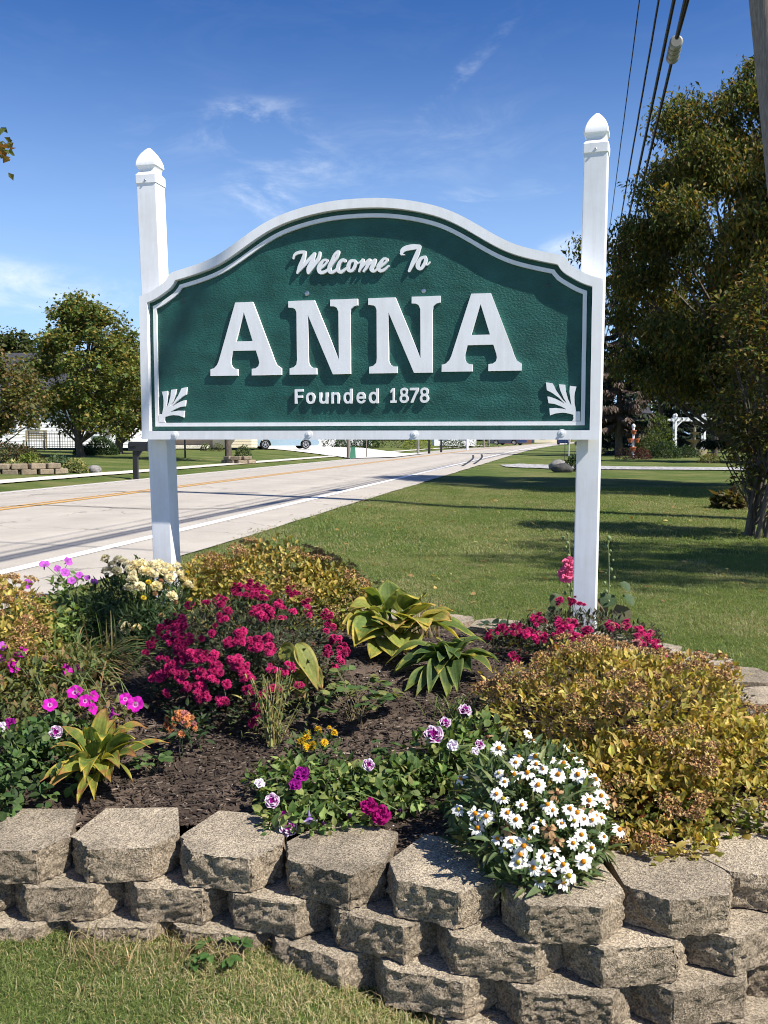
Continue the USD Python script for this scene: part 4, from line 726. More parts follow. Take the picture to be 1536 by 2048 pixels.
for i, (a, b) in enumerate(MF):
    p, n = dome_hit(a / 3.84, 1060 + b / 3.84, MC, np.array(MR) * 1.05); mt.append(p)
    flower(mg, g, fl_pom(g, 0.031 * g.uniform(0.8, 1.1) * (1.2 if i == 19 else 1), (0.84, 0.79, 0.52) if i % 4 else (0.82, 0.74, 0.40), (0.45, 0.28, 0.12)), p, unit(UPZ * 0.75 + n * 0.4 + TOEYE(p) * 0.3 + g.normal(0, 0.2, 3)))
for a, b, c in [(1190, 490, (0.45, 0.27, 0.13)), (1240, 655, (0.52, 0.33, 0.16)), (1140, 402, (0.75, 0.58, 0.04)), (1103, 523, (0.75, 0.58, 0.04)), (1435, 330, (0.72, 0.55, 0.05)), (1460, 545, (0.7, 0.55, 0.06)), (1345, 555, (0.40, 0.22, 0.12)), (1235, 395, (0.40, 0.2, 0.1))]:
    p, n = dome_hit(a / 3.84, 1060 + b / 3.84, MC, np.array(MR) * 1.04); mt.append(p); flower(mg, g, fl_pom(g, 0.015, c, np.asarray(c) * 0.6), p, unit(UPZ * 0.6 + n * 0.6), 'small yellow or withered brown flower')
stems(mg, g, np.array([-1.24, 4.62, -0.06]), mt, 0.004, 0.002, (0.05, 0.08, 0.03), 'stems', True, 0.1)

# ------------------------------------------------------------------ petunias
PET_LEAF = [(0.09, 0.15, 0.04), (0.15, 0.21, 0.06), (0.22, 0.26, 0.08), (0.07, 0.115, 0.03)]
MAG, LAV, PUR, DKM = (0.50, 0.012, 0.36), (0.46, 0.10, 0.50), (0.26, 0.008, 0.20), (0.30, 0.004, 0.12)
def petunia(label, domes, n, flowers, off, sc, seed, leaf=0.036, parts=0, colors=PET_LEAF, fdome=None, lump=0.3, T=BROAD):
    g = np.random.default_rng(seed); c0 = np.asarray(domes[0][0]); th = thing('petunia', label, 'flowers', (c0[0], c0[1], soil1(c0[0], c0[1])))
    bush(th, g, domes, n, T, leaf, colors, parts=parts, out=0.5, up=0.5, spread=0.75, inner=0.3, lump=lump)
    fc, fr = fdome or domes[0]; tp = []
    for a, b, q, kind in flowers:
        p, nn = dome_hit(off[0] + a / sc, off[1] + b / sc, fc, np.array(fr) * 1.08); s = soil1(p[0], p[1]); 
        if shapely.contains_xy(RING_POLY, p[0], p[1]) and p[2] < s + 0.02: p[2] = s + 0.03
        r = q / sc * np.linalg.norm(p - EYE) / FPX; tp.append(p); ax = unit(nn * 0.25 + TOEYE(p) * 0.8 + UPZ * 0.3 + g.normal(0, 0.2, 3)); lab = None
        if kind == 'm': f = fl_petunia(g, r, MAG, (0.75, 0.6, 0.75))
        elif kind == 'ms': f = fl_petunia(g, r, MAG, (0.4, 0.02, 0.3), depth=0.6); ax = unit(np.array([g.choice([-1, 1]) * 0.8, -0.35, 0.35]))
        elif kind == 'l': f = fl_petunia(g, r, LAV, (0.30, 0.03, 0.32))
        elif kind == 'ls': f = fl_petunia(g, r, LAV, (0.30, 0.03, 0.32), depth=0.7); ax = unit(np.array([0.7, -0.4, 0.45]))
        elif kind == 'p': f = fl_petunia(g, r, PUR, (0.2, 0.01, 0.1), double=True)
        elif kind == 'b': f = fl_petunia(g, r, PUR, (0.2, 0.01, 0.1), rim=(0.76, 0.68, 0.76), double=True); lab = 'double purple flower with white edges'
        elif kind == 'w': f = fl_petunia(g, r, (0.70, 0.62, 0.74), (0.3, 0.05, 0.3), rim=(0.8, 0.76, 0.8), double=True); lab = 'white flower tinged purple'
        elif kind == 'd': f = fl_petunia(g, r, DKM, (0.12, 0.0, 0.05), double=True); lab = 'dark crimson flower'
        elif kind == 'v': f = fl_petunia(g, r, (0.34, 0.20, 0.55), (0.2, 0.05, 0.3), rim=(0.7, 0.66, 0.75), depth=0.8); ax = unit(np.array([0.1, -0.5, -0.75])); lab = 'pale violet trumpet hanging face down'
        else: f = fl_spent(g, r, (0.05, 0.012, 0.07)); lab = 'withered dark purple flower'
        flower(th, g, f, p, ax, lab)
    stems(th, g, np.array([c0[0], c0[1], soil1(c0[0], c0[1])]), tp, 0.0022, 0.0014, (0.13, 0.16, 0.06), 'stem', False, 0.25)
    return th
petunia('tall leggy petunia with lilac purple flowers left of the cream marigold', [((-1.60, 4.60, -0.05), (0.17, 0.2, 0.36)), ((-1.66, 4.35, -0.06), (0.22, 0.2, 0.26))], 1500, [(340,260,40,'l'),(525,240,36,'ls'),(440,295,26,'l'),(500,325,36,'l'),(610,345,28,'l'),(550,388,32,'l'),(670,365,24,'l'),(725,395,30,'l'),(205,415,42,'l')], (0, 1060), 3.84, 81, 0.03)
petunia('magenta petunias sprawling through grass at the left edge of the bed', [((-1.44, 3.80, -0.09), (0.32, 0.30, 0.19)), ((-1.22, 3.52, -0.13), (0.24, 0.2, 0.12)), ((-1.52, 3.45, -0.12), (0.2, 0.25, 0.14))], 2300,
    [(165,940,58,'m'),(105,1040,56,'ms'),(15,890,36,'l'),(5,985,34,'m'),(520,1070,48,'ms'),(585,1065,40,'ms'),(340,1000,40,'s'),(60,955,30,'s'),(572,1242,56,'m'),(385,1340,52,'m'),(655,1312,46,'m'),(715,1372,44,'ms'),(725,1275,42,'ms'),(965,1297,48,'m'),(1040,1337,62,'m'),(855,1407,44,'ms')], (0, 1060), 3.84, 82, 0.030, 60, [(0.11, 0.13, 0.04), (0.08, 0.11, 0.035), (0.17, 0.17, 0.06), (0.20, 0.13, 0.06)], ((-1.30, 3.62, -0.13), (0.46, 0.40, 0.16)), 0.4, leaf_template(2, 0.38))
petunia('leafy green petunia with a few faded white flowers at the lower left corner', [((-1.26, 3.08, -0.17), (0.21, 0.25, 0.16)), ((-1.34, 2.88, -0.2), (0.17, 0.14, 0.10)), ((-1.20, 3.30, -0.15), (0.2, 0.16, 0.12))], 1400, [(430,400,48,'b'),(75,335,46,'p'),(2,360,40,'w')], (0, 1360), 3.84, 83, 0.030, 140, [(0.05, 0.10, 0.03), (0.085, 0.145, 0.045), (0.12, 0.18, 0.055), (0.035, 0.065, 0.02)])
petunia('purple and crimson petunias trailing over the wall below the yellow chrysanthemum', [((-0.20, 2.93, -0.20), (0.22, 0.17, 0.125)), ((-0.02, 2.98, -0.19), (0.17, 0.16, 0.10)), ((-0.22, 2.76, -0.20), (0.18, 0.08, 0.06)), ((-0.34, 3.08, -0.17), (0.14, 0.1, 0.05))], 1500, [(450,615,60,'p'),(405,690,48,'p'),(235,810,54,'b'),(355,1005,64,'b'),(510,965,58,'v'),(605,975,32,'s'),(1030,912,72,'d'),(940,850,62,'d'),(940,547,46,'b'),(145,680,40,'w'),(795,915,38,'s'),(1165,885,30,'s'),(335,915,36,'p')], (480, 1380), 3.657, 84, 0.028, 220, fdome=((-0.16, 2.92, -0.2), (0.30, 0.22, 0.13)))
petunia('white edged purple petunias on the mulch between the hosta and the zinnias', [((0.22, 3.10, -0.15), (0.16, 0.17, 0.15)), ((0.10, 3.0, -0.18), (0.16, 0.15, 0.09)), ((0.32, 3.2, -0.15), (0.13, 0.15, 0.17))], 1300, [(100,325,74,'b'),(185,235,46,'b'),(330,145,54,'b'),(240,405,42,'w'),(440,398,40,'b'),(405,450,34,'w')], (840, 1380), 3.657, 85, 0.028, 150)

# ------------------------------------------------------------------ hostas: every leaf a part
def hosta_leaf(g, base, tip, width, col, edge, tipcol, stalk=0.35, sag=0.35, brown=0.3, roll=0.0, up=None, shape=0.72):
    'broad ribbed blade on a channelled stalk, from the crown of the plant to its tip'
    d = tip - base; Lt = np.linalg.norm(d); rise = np.array([0, 0, 1.0]) * Lt * sag
    n = 18; t = np.linspace(0, 1, n); P = ((1 - t) ** 2)[:, None] * base + (2 * t * (1 - t))[:, None] * (base + d * 0.45 + rise * 1.3) + (t ** 2)[:, None] * tip
    T = unit(np.gradient(P, axis=0)); u0 = UPZ if up is None else np.asarray(up, float); side = unit(np.cross(T, u0 + 0.001)); bad = np.abs(T @ u0) > 0.97; side[bad] = side[bad] * 0 + unit(np.cross(T[bad], [0.3, -1, 0.2])) if bad.any() else side[bad]
    N = unit(np.cross(side, T)); side = side * math.cos(roll) + N * math.sin(roll); N = unit(np.cross(side, T))
    q = np.clip((t - stalk) / (1 - stalk), 0, 1); w = np.where(t < stalk, 0.055 * width + 0.0 * t, 0.5 * width * np.maximum(np.sin(PI * np.clip(q, 0, 1) ** shape), 0) ** 0.9 + 0.055 * width * (1 - q))
    m = 13; s = np.linspace(-1, 1, m); ph = g.uniform(0, 6)
    V = P[:, None] + side[:, None] * (w[:, None] * s[None])[..., None] + N[:, None] * ((0.22 * w[:, None] * np.abs(s)[None] ** 1.3 + 0.012 * width * np.cos(s * 15)[None] * (q[:, None] > 0) + 0.05 * width * np.sin(9 * q[:, None] + 3 * s[None] + ph) * np.abs(s)[None]))[..., None]
    wob = g.normal(0, 0.12, n)
    e = np.clip(smooth(0.55, 1.0, np.abs(s))[None] * 0.9 + smooth(0.75, 1, q)[:, None] * 0.7 + wob[:, None] * 0.7, 0, 1)[..., None]
    b = np.clip(smooth(1 - brown, 1.03, q[:, None] + 0.25 * np.abs(s)[None] ** 4 + wob[:, None]), 0, 1)[..., None]
    rib = (1 + 0.16 * np.cos(s * 15))[None, :, None]; C = (np.asarray(col) * (1 - e) + np.asarray(edge) * e) * rib; C = C * (1 - b) + np.asarray(tipcol) * b
    i = np.arange(n * m).reshape(n, m); F = np.stack([i[:-1, :-1], i[:-1, 1:], i[1:, 1:], i[1:, :-1]], -1).reshape(-1, 4)
    return V.reshape(-1, 3), F, C.reshape(-1, 3)
def hosta(label, base, tips_, off, sc, dome, width, seed, palette, stalk=0.35, sag=0.3, brown=0.25, shape=0.72):
    g = np.random.default_rng(seed); th = thing('hosta', label, 'plant', base)
    for a, b, *o in tips_:
        px, py = off[0] + a / sc, off[1] + b / sc; tip, n = dome_hit(px, py, *dome); s = soil1(tip[0], tip[1]); tip[2] = max(tip[2], s + 0.012)
        col, edge, tc = palette[g.integers(len(palette))]; wd = width * g.uniform(0.85, 1.15) * (o[0] if o else 1); bs = np.asarray(base) + np.r_[g.normal(0, 0.018, 2), 0.0]
        V, F, C = hosta_leaf(g, bs, tip, wd, np.asarray(col) * np.exp(g.normal(0, 0.12)), edge, tc, stalk + g.normal(0, 0.04), sag * g.uniform(0.6, 1.3), brown * g.uniform(0.2, 1.6), g.normal(0, 0.38), shape=shape)
        emit(th, 'leaf', V, F, 'leaf', C, smooth=True)
    return th
GREEN, LIME, GOLD, BRN = (0.105, 0.155, 0.033), (0.19, 0.225, 0.045), (0.46, 0.36, 0.06), (0.30, 0.14, 0.05)
H1 = [(820,215),(935,305),(880,300),(665,372,1.1),(1030,372),(1135,372),(1300,482,1.1),(1155,520),(1050,598),(1015,785,1.1),(915,680),(725,925,.9),(595,952,1.1),(655,792,1.2),(305,780,.9),(350,872),(392,528),(470,358,1.2),(535,592,1.2),(808,750),(850,785),(440,735),(970,365),(780,470),(1040,450,1.1),(620,700)]
hosta('hosta with yellowing brown tipped leaves nearest the wall at the left', (-1.005, 3.16, soil1(-1.005, 3.16)), H1, (0, 1360), 3.84, ((-1.0, 3.13, -0.2), (0.235, 0.24, 0.20)), 0.054, 91, [(LIME, GOLD, BRN), (GREEN, LIME, GOLD), (LIME, GOLD, BRN), (GREEN, GOLD, BRN)], 0.25, 0.40, 0.3)
H2 = [(500,85),(255,150,1.1),(165,315,.8),(205,370,.8),(100,475,1.2),(150,555),(245,600,1.2),(205,655,1.1),(345,755,.8),(530,745,1.3),(650,712,1.3),(820,522,1.2),(555,512,1.2),(830,205),(780,290,1.1),(1050,352,1.1),(850,470,1.1),(1040,442,1.2),(1250,580,1.1),(1110,602,1.1),(565,175,.8),(690,492),(300,190),(760,245),(620,432,1.1),(430,330,1.1),(900,300)]
hosta('broad leaved lime green hosta behind, right of the largest chrysanthemum', (0.055, 4.32, soil1(0.055, 4.32)), H2, (660, 1140), 4.267, ((0.06, 4.30, -0.02), (0.35, 0.33, 0.31)), 0.128, 92, [(LIME, (0.26, 0.26, 0.06), GOLD), (GREEN, LIME, GOLD), ((0.20, 0.22, 0.05), GOLD, (0.45, 0.30, 0.10))], 0.42, 0.38, 0.12, 0.80)
H3 = [(478,800,1.1),(560,855,1.1),(530,900),(635,1050,1.1),(730,1170,.8),(842,1068,1.1),(1000,1110,1.3),(1085,1050,1.1),(815,640),(905,585),(1010,645),(1060,625,1.1),(1240,602,1.1),(1330,622),(1250,742,1.1),(1390,752,1.1),(1440,792,1.1),(1390,880,1.1),(1200,862,1.2),(740,792),(935,792,.8),(1130,605),(920,885),(1020,760),(1100,760),(700,735,1.1)]
hosta('dark green hosta with narrow striped leaves in front of the lime hosta', (0.285, 3.93, soil1(0.285, 3.93)), H3, (660, 1140), 4.267, ((0.29, 3.90, -0.10), (0.27, 0.27, 0.24)), 0.068, 93, [((0.06, 0.10, 0.028), (0.17, 0.21, 0.06), LIME), ((0.045, 0.085, 0.024), (0.10, 0.15, 0.04), LIME), ((0.09, 0.13, 0.03), (0.2, 0.22, 0.06), GOLD)], 0.28, 0.42, 0.08, 0.78)
# three big limp leaves right of the large chrysanthemum
g = np.random.default_rng(94); b0 = soil_at(600, 1425); wl = thing('withering_hosta', 'three large limp yellowing leaves drooping beside the largest chrysanthemum', 'plant', b0)
yy = b0[1] - 0.02
for (a, b), (c, d), w, lab in (((1095, 478), (1245, 815), 0.085, 'longest drooping leaf, yellow with a tan edge'), ((985, 500), (1112, 662), 0.075, None), ((1060, 680), (1150, 862), 0.085, None), ((1180, 640), (1275, 800), 0.06, None)):
    A = at(280 + a / 3.49, 1150 + b / 3.49, yy); Bp = at(280 + c / 3.49, 1150 + d / 3.49, yy - 0.06); V, F, C = hosta_leaf(g, A, Bp, w, (0.19, 0.21, 0.045), (0.34, 0.28, 0.07), (0.42, 0.26, 0.10), 0.02, 0.12, 0.2, g.normal(0, 0.3), up=(0.25, -0.9, 0.4)); emit(wl, 'leaf', V, F, 'leaf', C, smooth=True, label=lab)
    stems(wl, g, b0, [A], 0.005, 0.003, (0.17, 0.18, 0.05), 'stalk')

# ------------------------------------------------------------------ strappy clumps, dry stalks and small plants
def blades(g, base, n, length, width, spread, colors, arch=0.7, weights=None, lean=(0, 0), seg=6):
    B = Bag()
    for i in range(n):
        a = g.uniform(0, 2 * PI); out = np.array([math.cos(a), math.sin(a), 0]) * spread * g.uniform(0.3, 1.1) + np.array([lean[0], lean[1], 0]); L = length * g.uniform(0.6, 1.15); b = np.asarray(base) + np.r_[g.normal(0, 0.02 + spread * 0.06, 2), -0.01]
        t = np.linspace(0, 1, seg); P = b + out * L * (t ** 1.5)[:, None] * 1.1 + UPZ * L * (t - arch * g.uniform(0.5, 1.2) * t ** 2.4 * min(1.2, np.linalg.norm(out) + 0.3))[:, None]
        P[:, 2] = np.maximum(P[:, 2], b[2] + 0.012)
        T = unit(np.gradient(P, axis=0)); s = unit(np.cross(T, UPZ + g.normal(0, 0.2, 3))); w = width * (1 - t ** 2.2 * 0.92) * 0.5
        V = np.vstack([P + s * w[:, None], P - s * w[:, None] + unit(np.cross(s, T)) * w[:, None] * 0.4]); k = np.arange(seg - 1); F = np.stack([k, k + 1, k + 1 + seg, k + seg], 1); c = tints(g, 1, colors, weights)[0]
        B.add(V, F, np.vstack([np.linspace(c * 0.8, c * 1.1, seg)] * 2))
    return B
g = np.random.default_rng(101)
def clump(label, base, n, parts, length, width, spread, colors, **k):
    th = thing('strappy_clump', label, 'grass clump', base); blades(g, base, n, length, width, spread, colors, **k).emit(th, 'blades', 'blade', kind='stuff')
    for _ in range(parts): blades(g, base, 1, length * 1.05, width, spread, colors, **k).emit(th, 'blade', 'blade')
    return th
DL = [(0.12, 0.16, 0.05), (0.08, 0.12, 0.035), (0.22, 0.20, 0.08), (0.32, 0.22, 0.10)]
clump('arching clump of strappy green and tan leaves in front of the marigolds', np.array([-1.36, 4.08, soil1(-1.36, 4.08)]), 210, 40, 0.34, 0.010, 0.85, DL, arch=0.75, lean=(0.22, -0.05))
clump('small strappy clump left of the right sign post', np.array([0.77, 4.78, soil1(0.77, 4.78)]), 70, 22, 0.26, 0.011, 0.9, [(0.13, 0.16, 0.045), (0.26, 0.22, 0.06), (0.09, 0.12, 0.035)], arch=0.8, lean=(-0.1, 0))
clump('tuft of dry straw coloured grass behind the lime hosta', np.array([0.20, 4.85, soil1(0.20, 4.85)]), 80, 10, 0.24, 0.006, 0.45, [(0.36, 0.27, 0.14), (0.28, 0.21, 0.12), (0.2, 0.2, 0.08)], arch=0.4)
clump('low tuft of green grass below the dark green hosta', np.array([0.29, 3.52, soil1(0.29, 3.52)]), 60, 15, 0.13, 0.006, 0.7, [(0.09, 0.15, 0.04), (0.16, 0.2, 0.07)], arch=0.5)
clump('thin dry clump between the left sign post and the largest chrysanthemum', np.array([-0.92, 4.42, soil1(-0.92, 4.42)]), 70, 12, 0.30, 0.007, 0.6, [(0.34, 0.22, 0.11), (0.24, 0.2, 0.09), (0.13, 0.15, 0.05)], arch=0.6)
b0 = soil_at(548, 1490); ds = thing('dry_stalks', 'bunch of thin yellowing stalks with few leaves in front of the largest chrysanthemum', 'plant', b0)
for i in range(26):
    tp = b0 + np.array([g.normal(0, 0.055), g.normal(0, 0.04), g.uniform(0.14, 0.30)]); stems(ds, g, b0, [tp], 0.0028, 0.0014, [(0.26, 0.24, 0.08), (0.36, 0.28, 0.11), (0.16, 0.18, 0.06)][i % 3], 'stalk', bow=0.06)
Pd = b0 + np.c_[g.normal(0, 0.06, 260), g.normal(0, 0.05, 260), g.uniform(0.04, 0.27, 260)]
emit(ds, 'leaves', *place(NARROW, Pd, unit(g.normal(size=(260, 3)) + [0, 0, 0.5]), np.tile(UPZ, (260, 1)), 0.028 * np.exp(g.normal(0, 0.3, 260))), 'leaf', np.repeat(tints(g, 260, [(0.14, 0.17, 0.05), (0.28, 0.26, 0.09), (0.09, 0.12, 0.04)]), 8, 0), kind='stuff')
def palm_plant(label, base, n, height, spread, leaf, colors, seed, extra=None, T=LOBED):
    g = np.random.default_rng(seed); th = thing('small_perennial', label, 'plant', base)
    for i in range(n):
        a = g.uniform(0, 2 * PI); r = spread * math.sqrt(g.random()); tp = np.asarray(base) + np.array([r * math.cos(a), r * math.sin(a), height * g.uniform(0.45, 1) * (1 - 0.3 * (r / spread) ** 2)])
        stems(th, g, base, [tp], 0.0018, 0.0012, (0.16, 0.13, 0.07), 'stalk', bow=0.15); m = 3; X = np.array([[math.cos(a + k * 0.95), math.sin(a + k * 0.95), 0.15] for k in (-1, 0, 1)]) + g.normal(0, 0.12, (3, 3))
        emit(th, 'leaf', *place(T, np.tile(tp, (3, 1)), X, np.tile(UPZ, (3, 1)) + g.normal(0, 0.25, (3, 3)), leaf * g.uniform(0.75, 1.2)), 'leaf', np.repeat(tints(g, 3, colors, jitter=0.1), len(T[0]), 0))
    return th
palm_plant('small leafy green perennial with lobed leaves between chrysanthemum and dark hosta', soil_at(715, 1435), 34, 0.19, 0.17, 0.05, [(0.06, 0.11, 0.035), (0.10, 0.15, 0.045), (0.19, 0.21, 0.07)], 111)
palm_plant('few small green leaves at the right foot of the yellowing hosta', soil_at(300, 1545), 12, 0.08, 0.06, 0.035, [(0.06, 0.11, 0.035), (0.09, 0.14, 0.05)], 112)
palm_plant('upright green stem with small leaves above the crimson petunias', soil_at(765, 1560), 12, 0.17, 0.035, 0.032, [(0.05, 0.095, 0.03), (0.08, 0.13, 0.04)], 113)
palm_plant('low dark green leaves by the far stones left of the right post', np.array([0.62, 5.05, soil1(0.62, 5.05)]), 18, 0.11, 0.16, 0.06, [(0.03, 0.055, 0.03), (0.045, 0.075, 0.04)], 114)
for i, (px, py, lab, pos) in enumerate([(1257, 1345, 'dark red leaved sprig nearest the right sign post by the far stones', 0), (1398, 1352, 'dark red leaved sprig in front of the right hand wall stones', 1), (1190, 1320, 'short dark sprig behind the spreading chrysanthemum', 2)]):
    palm_plant(lab, soil_at(px, py), 9, [0.16, 0.14, 0.10][i], 0.05, 0.03, [(0.09, 0.025, 0.02), (0.06, 0.03, 0.025)], 115 + i, T=LEAF2)
gc = np.random.default_rng(119); Pg = np.c_[gc.uniform(1.25, 1.66, 1500), gc.uniform(3.15, 4.5, 1500)]; Pg = Pg[shapely.contains_xy(BED_POLY, Pg[:, 0], Pg[:, 1])]; Pg = np.c_[Pg, soil_z(Pg[:, 0], Pg[:, 1]) + gc.uniform(0.005, 0.04, len(Pg))]
tag(emit('/World', 'ground_cover', *place(LEAF2, Pg, unit(gc.normal(size=Pg.shape) + [0, 0, 0.5]), np.tile(UPZ, (len(Pg), 1)), 0.024 * np.exp(gc.normal(0, 0.3, len(Pg)))), 'leaf', np.repeat(tints(gc, len(Pg), [(0.09, 0.05, 0.045), (0.06, 0.055, 0.035), (0.13, 0.09, 0.07), (0.05, 0.07, 0.035)]), 8, 0)), 'purplish brown ground cover along the right hand wall', 'ground cover', kind='stuff')
# hollyhock by the right post
g = np.random.default_rng(121); hb = np.array([0.99, 4.92, soil1(0.99, 4.92)]); hh = thing('hollyhock', 'hollyhock with pink flowers and bare bud stems behind the right post', 'flowers', hb)
for (bx, by), (tx, ty), lab in (((1140, 1250), (1136, 1068), None), ((1210, 1265), (1216, 1075), None)):
    A, T2 = at(bx, by, 4.9), at(tx, ty, 4.9); P = spline([A, (A + T2) / 2 + [0.012, 0, 0], T2], 8); v, f = tube(P, np.linspace(0.006, 0.003, 8), 6); emit(hh, 'stem', v, f, 'tinted', (0.16, 0.19, 0.07))
    for k in range(16):
        q = 0.3 + 0.7 * k / 15; p = A * (1 - q) + T2 * q + np.r_[g.normal(0, 0.016, 2), 0]; m = trimesh.creation.icosphere(1, 0.010 * g.uniform(0.6, 1.1)); emit(hh, 'bud', np.array(m.vertices) * [1, 1, 1.2] + p, np.array(m.faces), 'tinted', (0.17, 0.22, 0.09))
for px, py, r in ((1133, 1148, 0.05), (1139, 1127, 0.04)):
    p = at(px, py, 4.84); flower(hh, g, fl_petunia(g, r, (0.78, 0.16, 0.30), (0.55, 0.06, 0.16), depth=0.3, double=True), p, unit([-0.3, -0.85, 0.3]))
for px, py, s, c in ((1228, 1190, 0.10, (0.07, 0.11, 0.05)), (1240, 1165, 0.07, (0.06, 0.1, 0.045)), (1258, 1215, 0.12, (0.13, 0.12, 0.07)), (1225, 1225, 0.11, (0.08, 0.12, 0.05)), (1125, 1190, 0.09, (0.10, 0.13, 0.06)), (1190, 1200, 0.09, (0.17, 0.13, 0.08)), (1238, 1240, 0.1, (0.15, 0.14, 0.08)), (1118, 1215, 0.08, (0.07, 0.1, 0.05)), (1245, 1190, 0.08, (0.06, 0.1, 0.04))):
    p = at(px, py, 4.9); V, F = place(leaf_template(4, 0.95, 0.15, 0.3, 0.5, 0.05), p[None], unit(np.array([[g.choice([-1, 1]) * 0.6, -0.4, -0.35]])), np.array([[0.2, -0.5, 0.8]]), s); emit(hh, 'leaf', V, F, 'leaf', np.asarray(c), smooth=True)
stems(hh, g, hb, [at(1232, 1190, 4.9), at(1255, 1212, 4.9)], 0.003, 0.002, (0.16, 0.2, 0.08), 'leaf_stalk')

# ------------------------------------------------------------------ mulch chips, lawn grass and weeds (uncountable)
def instancer(name, label, cat, protos, P, yaw, tilt, scale, idx):
    path = numbered('/World', name); pi = UsdGeom.PointInstancer.Define(stage, path); LOC[path] = np.zeros(3); rel = pi.CreatePrototypesRel()
    for nm, V, F, m, t in protos:
        rel.AddTarget(emit(path, nm, V, F, m, t))
    n = len(P); hy, hx = yaw / 2, tilt / 2
    q = np.stack([np.cos(hy) * np.cos(hx), np.cos(hy) * np.sin(hx), np.sin(hy) * np.sin(hx), np.sin(hy) * np.cos(hx)], 1)
    pi.CreatePositionsAttr(Vt.Vec3fArray.FromNumpy(np.ascontiguousarray(P, np.float32))); pi.CreateOrientationsAttr(Vt.QuathArray([Gf.Quath(float(a), float(b), float(c), float(d)) for a, b, c, d in q]))
    pi.CreateScalesAttr(Vt.Vec3fArray.FromNumpy(np.repeat(np.asarray(scale, np.float32)[:, None], 3, 1))); pi.CreateProtoIndicesAttr(Vt.IntArray.FromNumpy(np.asarray(idx, np.int32)))
    return tag(path, label, cat, kind='stuff')
gm = np.random.default_rng(131); protos = []
CH = [(0.060, 0.043, 0.032), (0.035, 0.025, 0.019), (0.095, 0.07, 0.053), (0.05, 0.034, 0.026), (0.14, 0.11, 0.085), (0.022, 0.016, 0.013), (0.075, 0.05, 0.037), (0.24, 0.19, 0.15)]
for i, c in enumerate(CH):
    m = trimesh.creation.box((gm.uniform(0.018, 0.05), gm.uniform(0.003, 0.010), gm.uniform(0.002, 0.005))); v = np.array(m.vertices); v = v * (1 + gm.normal(0, 0.22, v.shape)); v[:, 2] += 0.12 * v[:, 0] ** 2 / 0.02 * gm.choice([-1, 1]); protos.append(('chip', v, np.array(m.faces), 'tinted', c))
m = trimesh.creation.icosphere(0, 0.0045); protos.append(('fleck', np.array(m.vertices) * [1, 1, .6], np.array(m.faces), 'tinted', (0.62, 0.60, 0.56)))
Q = np.c_[gm.uniform(-1.9, 1.7, 85000), gm.uniform(2.55, 5.6, 85000)]; Q = Q[shapely.contains_xy(RING_POLY.buffer(-0.13), Q[:, 0], Q[:, 1])]; Q = Q[gm.random(len(Q)) < np.where(Q[:, 1] < 3.9, 1, 0.45)]
n = len(Q); Qz = np.c_[Q, soil_z(Q[:, 0], Q[:, 1]) + gm.uniform(-0.001, 0.006, n)]
instancer('mulch', 'loose shredded bark lying over the garden bed', 'mulch', protos, Qz, gm.uniform(0, 2 * PI, n), gm.normal(0, 0.35, n), gm.uniform(0.3, 0.78, n), np.where(gm.random(n) < 0.012, 8, gm.choice(8, n, p=[.18, .18, .14, .16, .10, .12, .08, .04])))
def turf_proto(g, size, n, h, w, colors, weights, flat=0.5):
    B = Bag(); b = np.c_[g.uniform(-size / 2, size / 2, (n, 2)), np.full(n, -0.004)]; a = g.uniform(0, 2 * PI, n); L = h * np.exp(g.normal(0, 0.35, n)); lean = np.abs(g.normal(0, flat, n)); d = np.c_[np.cos(a) * lean, np.sin(a) * lean, np.ones(n)]; d = unit(d); s = np.c_[-np.sin(a), np.cos(a), np.zeros(n)] * (w / 2)
    mid = b + d * (L * 0.55)[:, None]; tip = b + unit(d + np.c_[np.cos(a), np.sin(a), -0.3 * np.ones(n)] * 0.5) * L[:, None]; V = np.stack([b - s, b + s, mid + s * 0.8, mid - s * 0.8, tip], 1).reshape(-1, 3); k = np.arange(n)[:, None] * 5
    F = np.vstack([k + np.array([[0, 1, 2]]), k + np.array([[0, 2, 3]]), k + np.array([[3, 2, 4]])]); c = tints(g, n, colors, weights); return V, F, np.repeat(c, 5, 0)
GRN, STR = [(0.16, 0.21, 0.06), (0.115, 0.165, 0.042), (0.22, 0.25, 0.085), (0.40, 0.33, 0.17), (0.50, 0.42, 0.25)], None
LAWN = [(0.165, 0.22, 0.058), (0.125, 0.18, 0.045), (0.21, 0.25, 0.08), (0.30, 0.28, 0.13), (0.38, 0.34, 0.19)]
def lawn(name, label, pts, size, n, h, w, seed, thr, GRN=GRN, flat=0.5):
    g = np.random.default_rng(seed); pr = []
    for kind, wt in (('green', [4, 4, 3, .6, .3]), ('mixed', [3, 2.5, 3, 2.4, 1.6]), ('straw', [1.2, 1, 2, 4, 3.6])):
        for j in range(3): pr.append((f'tuft_of_{kind}_grass', *turf_proto(g, size, n, h, w, GRN, wt, flat)[:2], 'blade', None))
        for j in range(3): V, F, c = turf_proto(g, size, n, h, w, GRN, wt, flat); pr[-3 + j] = (f'tuft_of_{kind}_grass', V, F, 'blade', c)
    m = len(pts); dry = fbm2(pts[:, 0], pts[:, 1], 0.9, 17) * 0.55 + fbm2(pts[:, 0], pts[:, 1], 3.1, 18) * 0.45 + g.normal(0, 0.05, m); idx = np.where(dry > thr + 0.07, 2, np.where(dry > thr - 0.03, 1, 0)) * 3 + g.integers(0, 3, m)
    P3 = np.c_[pts, land(pts[:, 0], pts[:, 1])]; instancer(name, label, 'grass', pr, P3, g.uniform(0, 2 * PI, m), np.zeros(m), g.uniform(0.75, 1.25, m), idx)
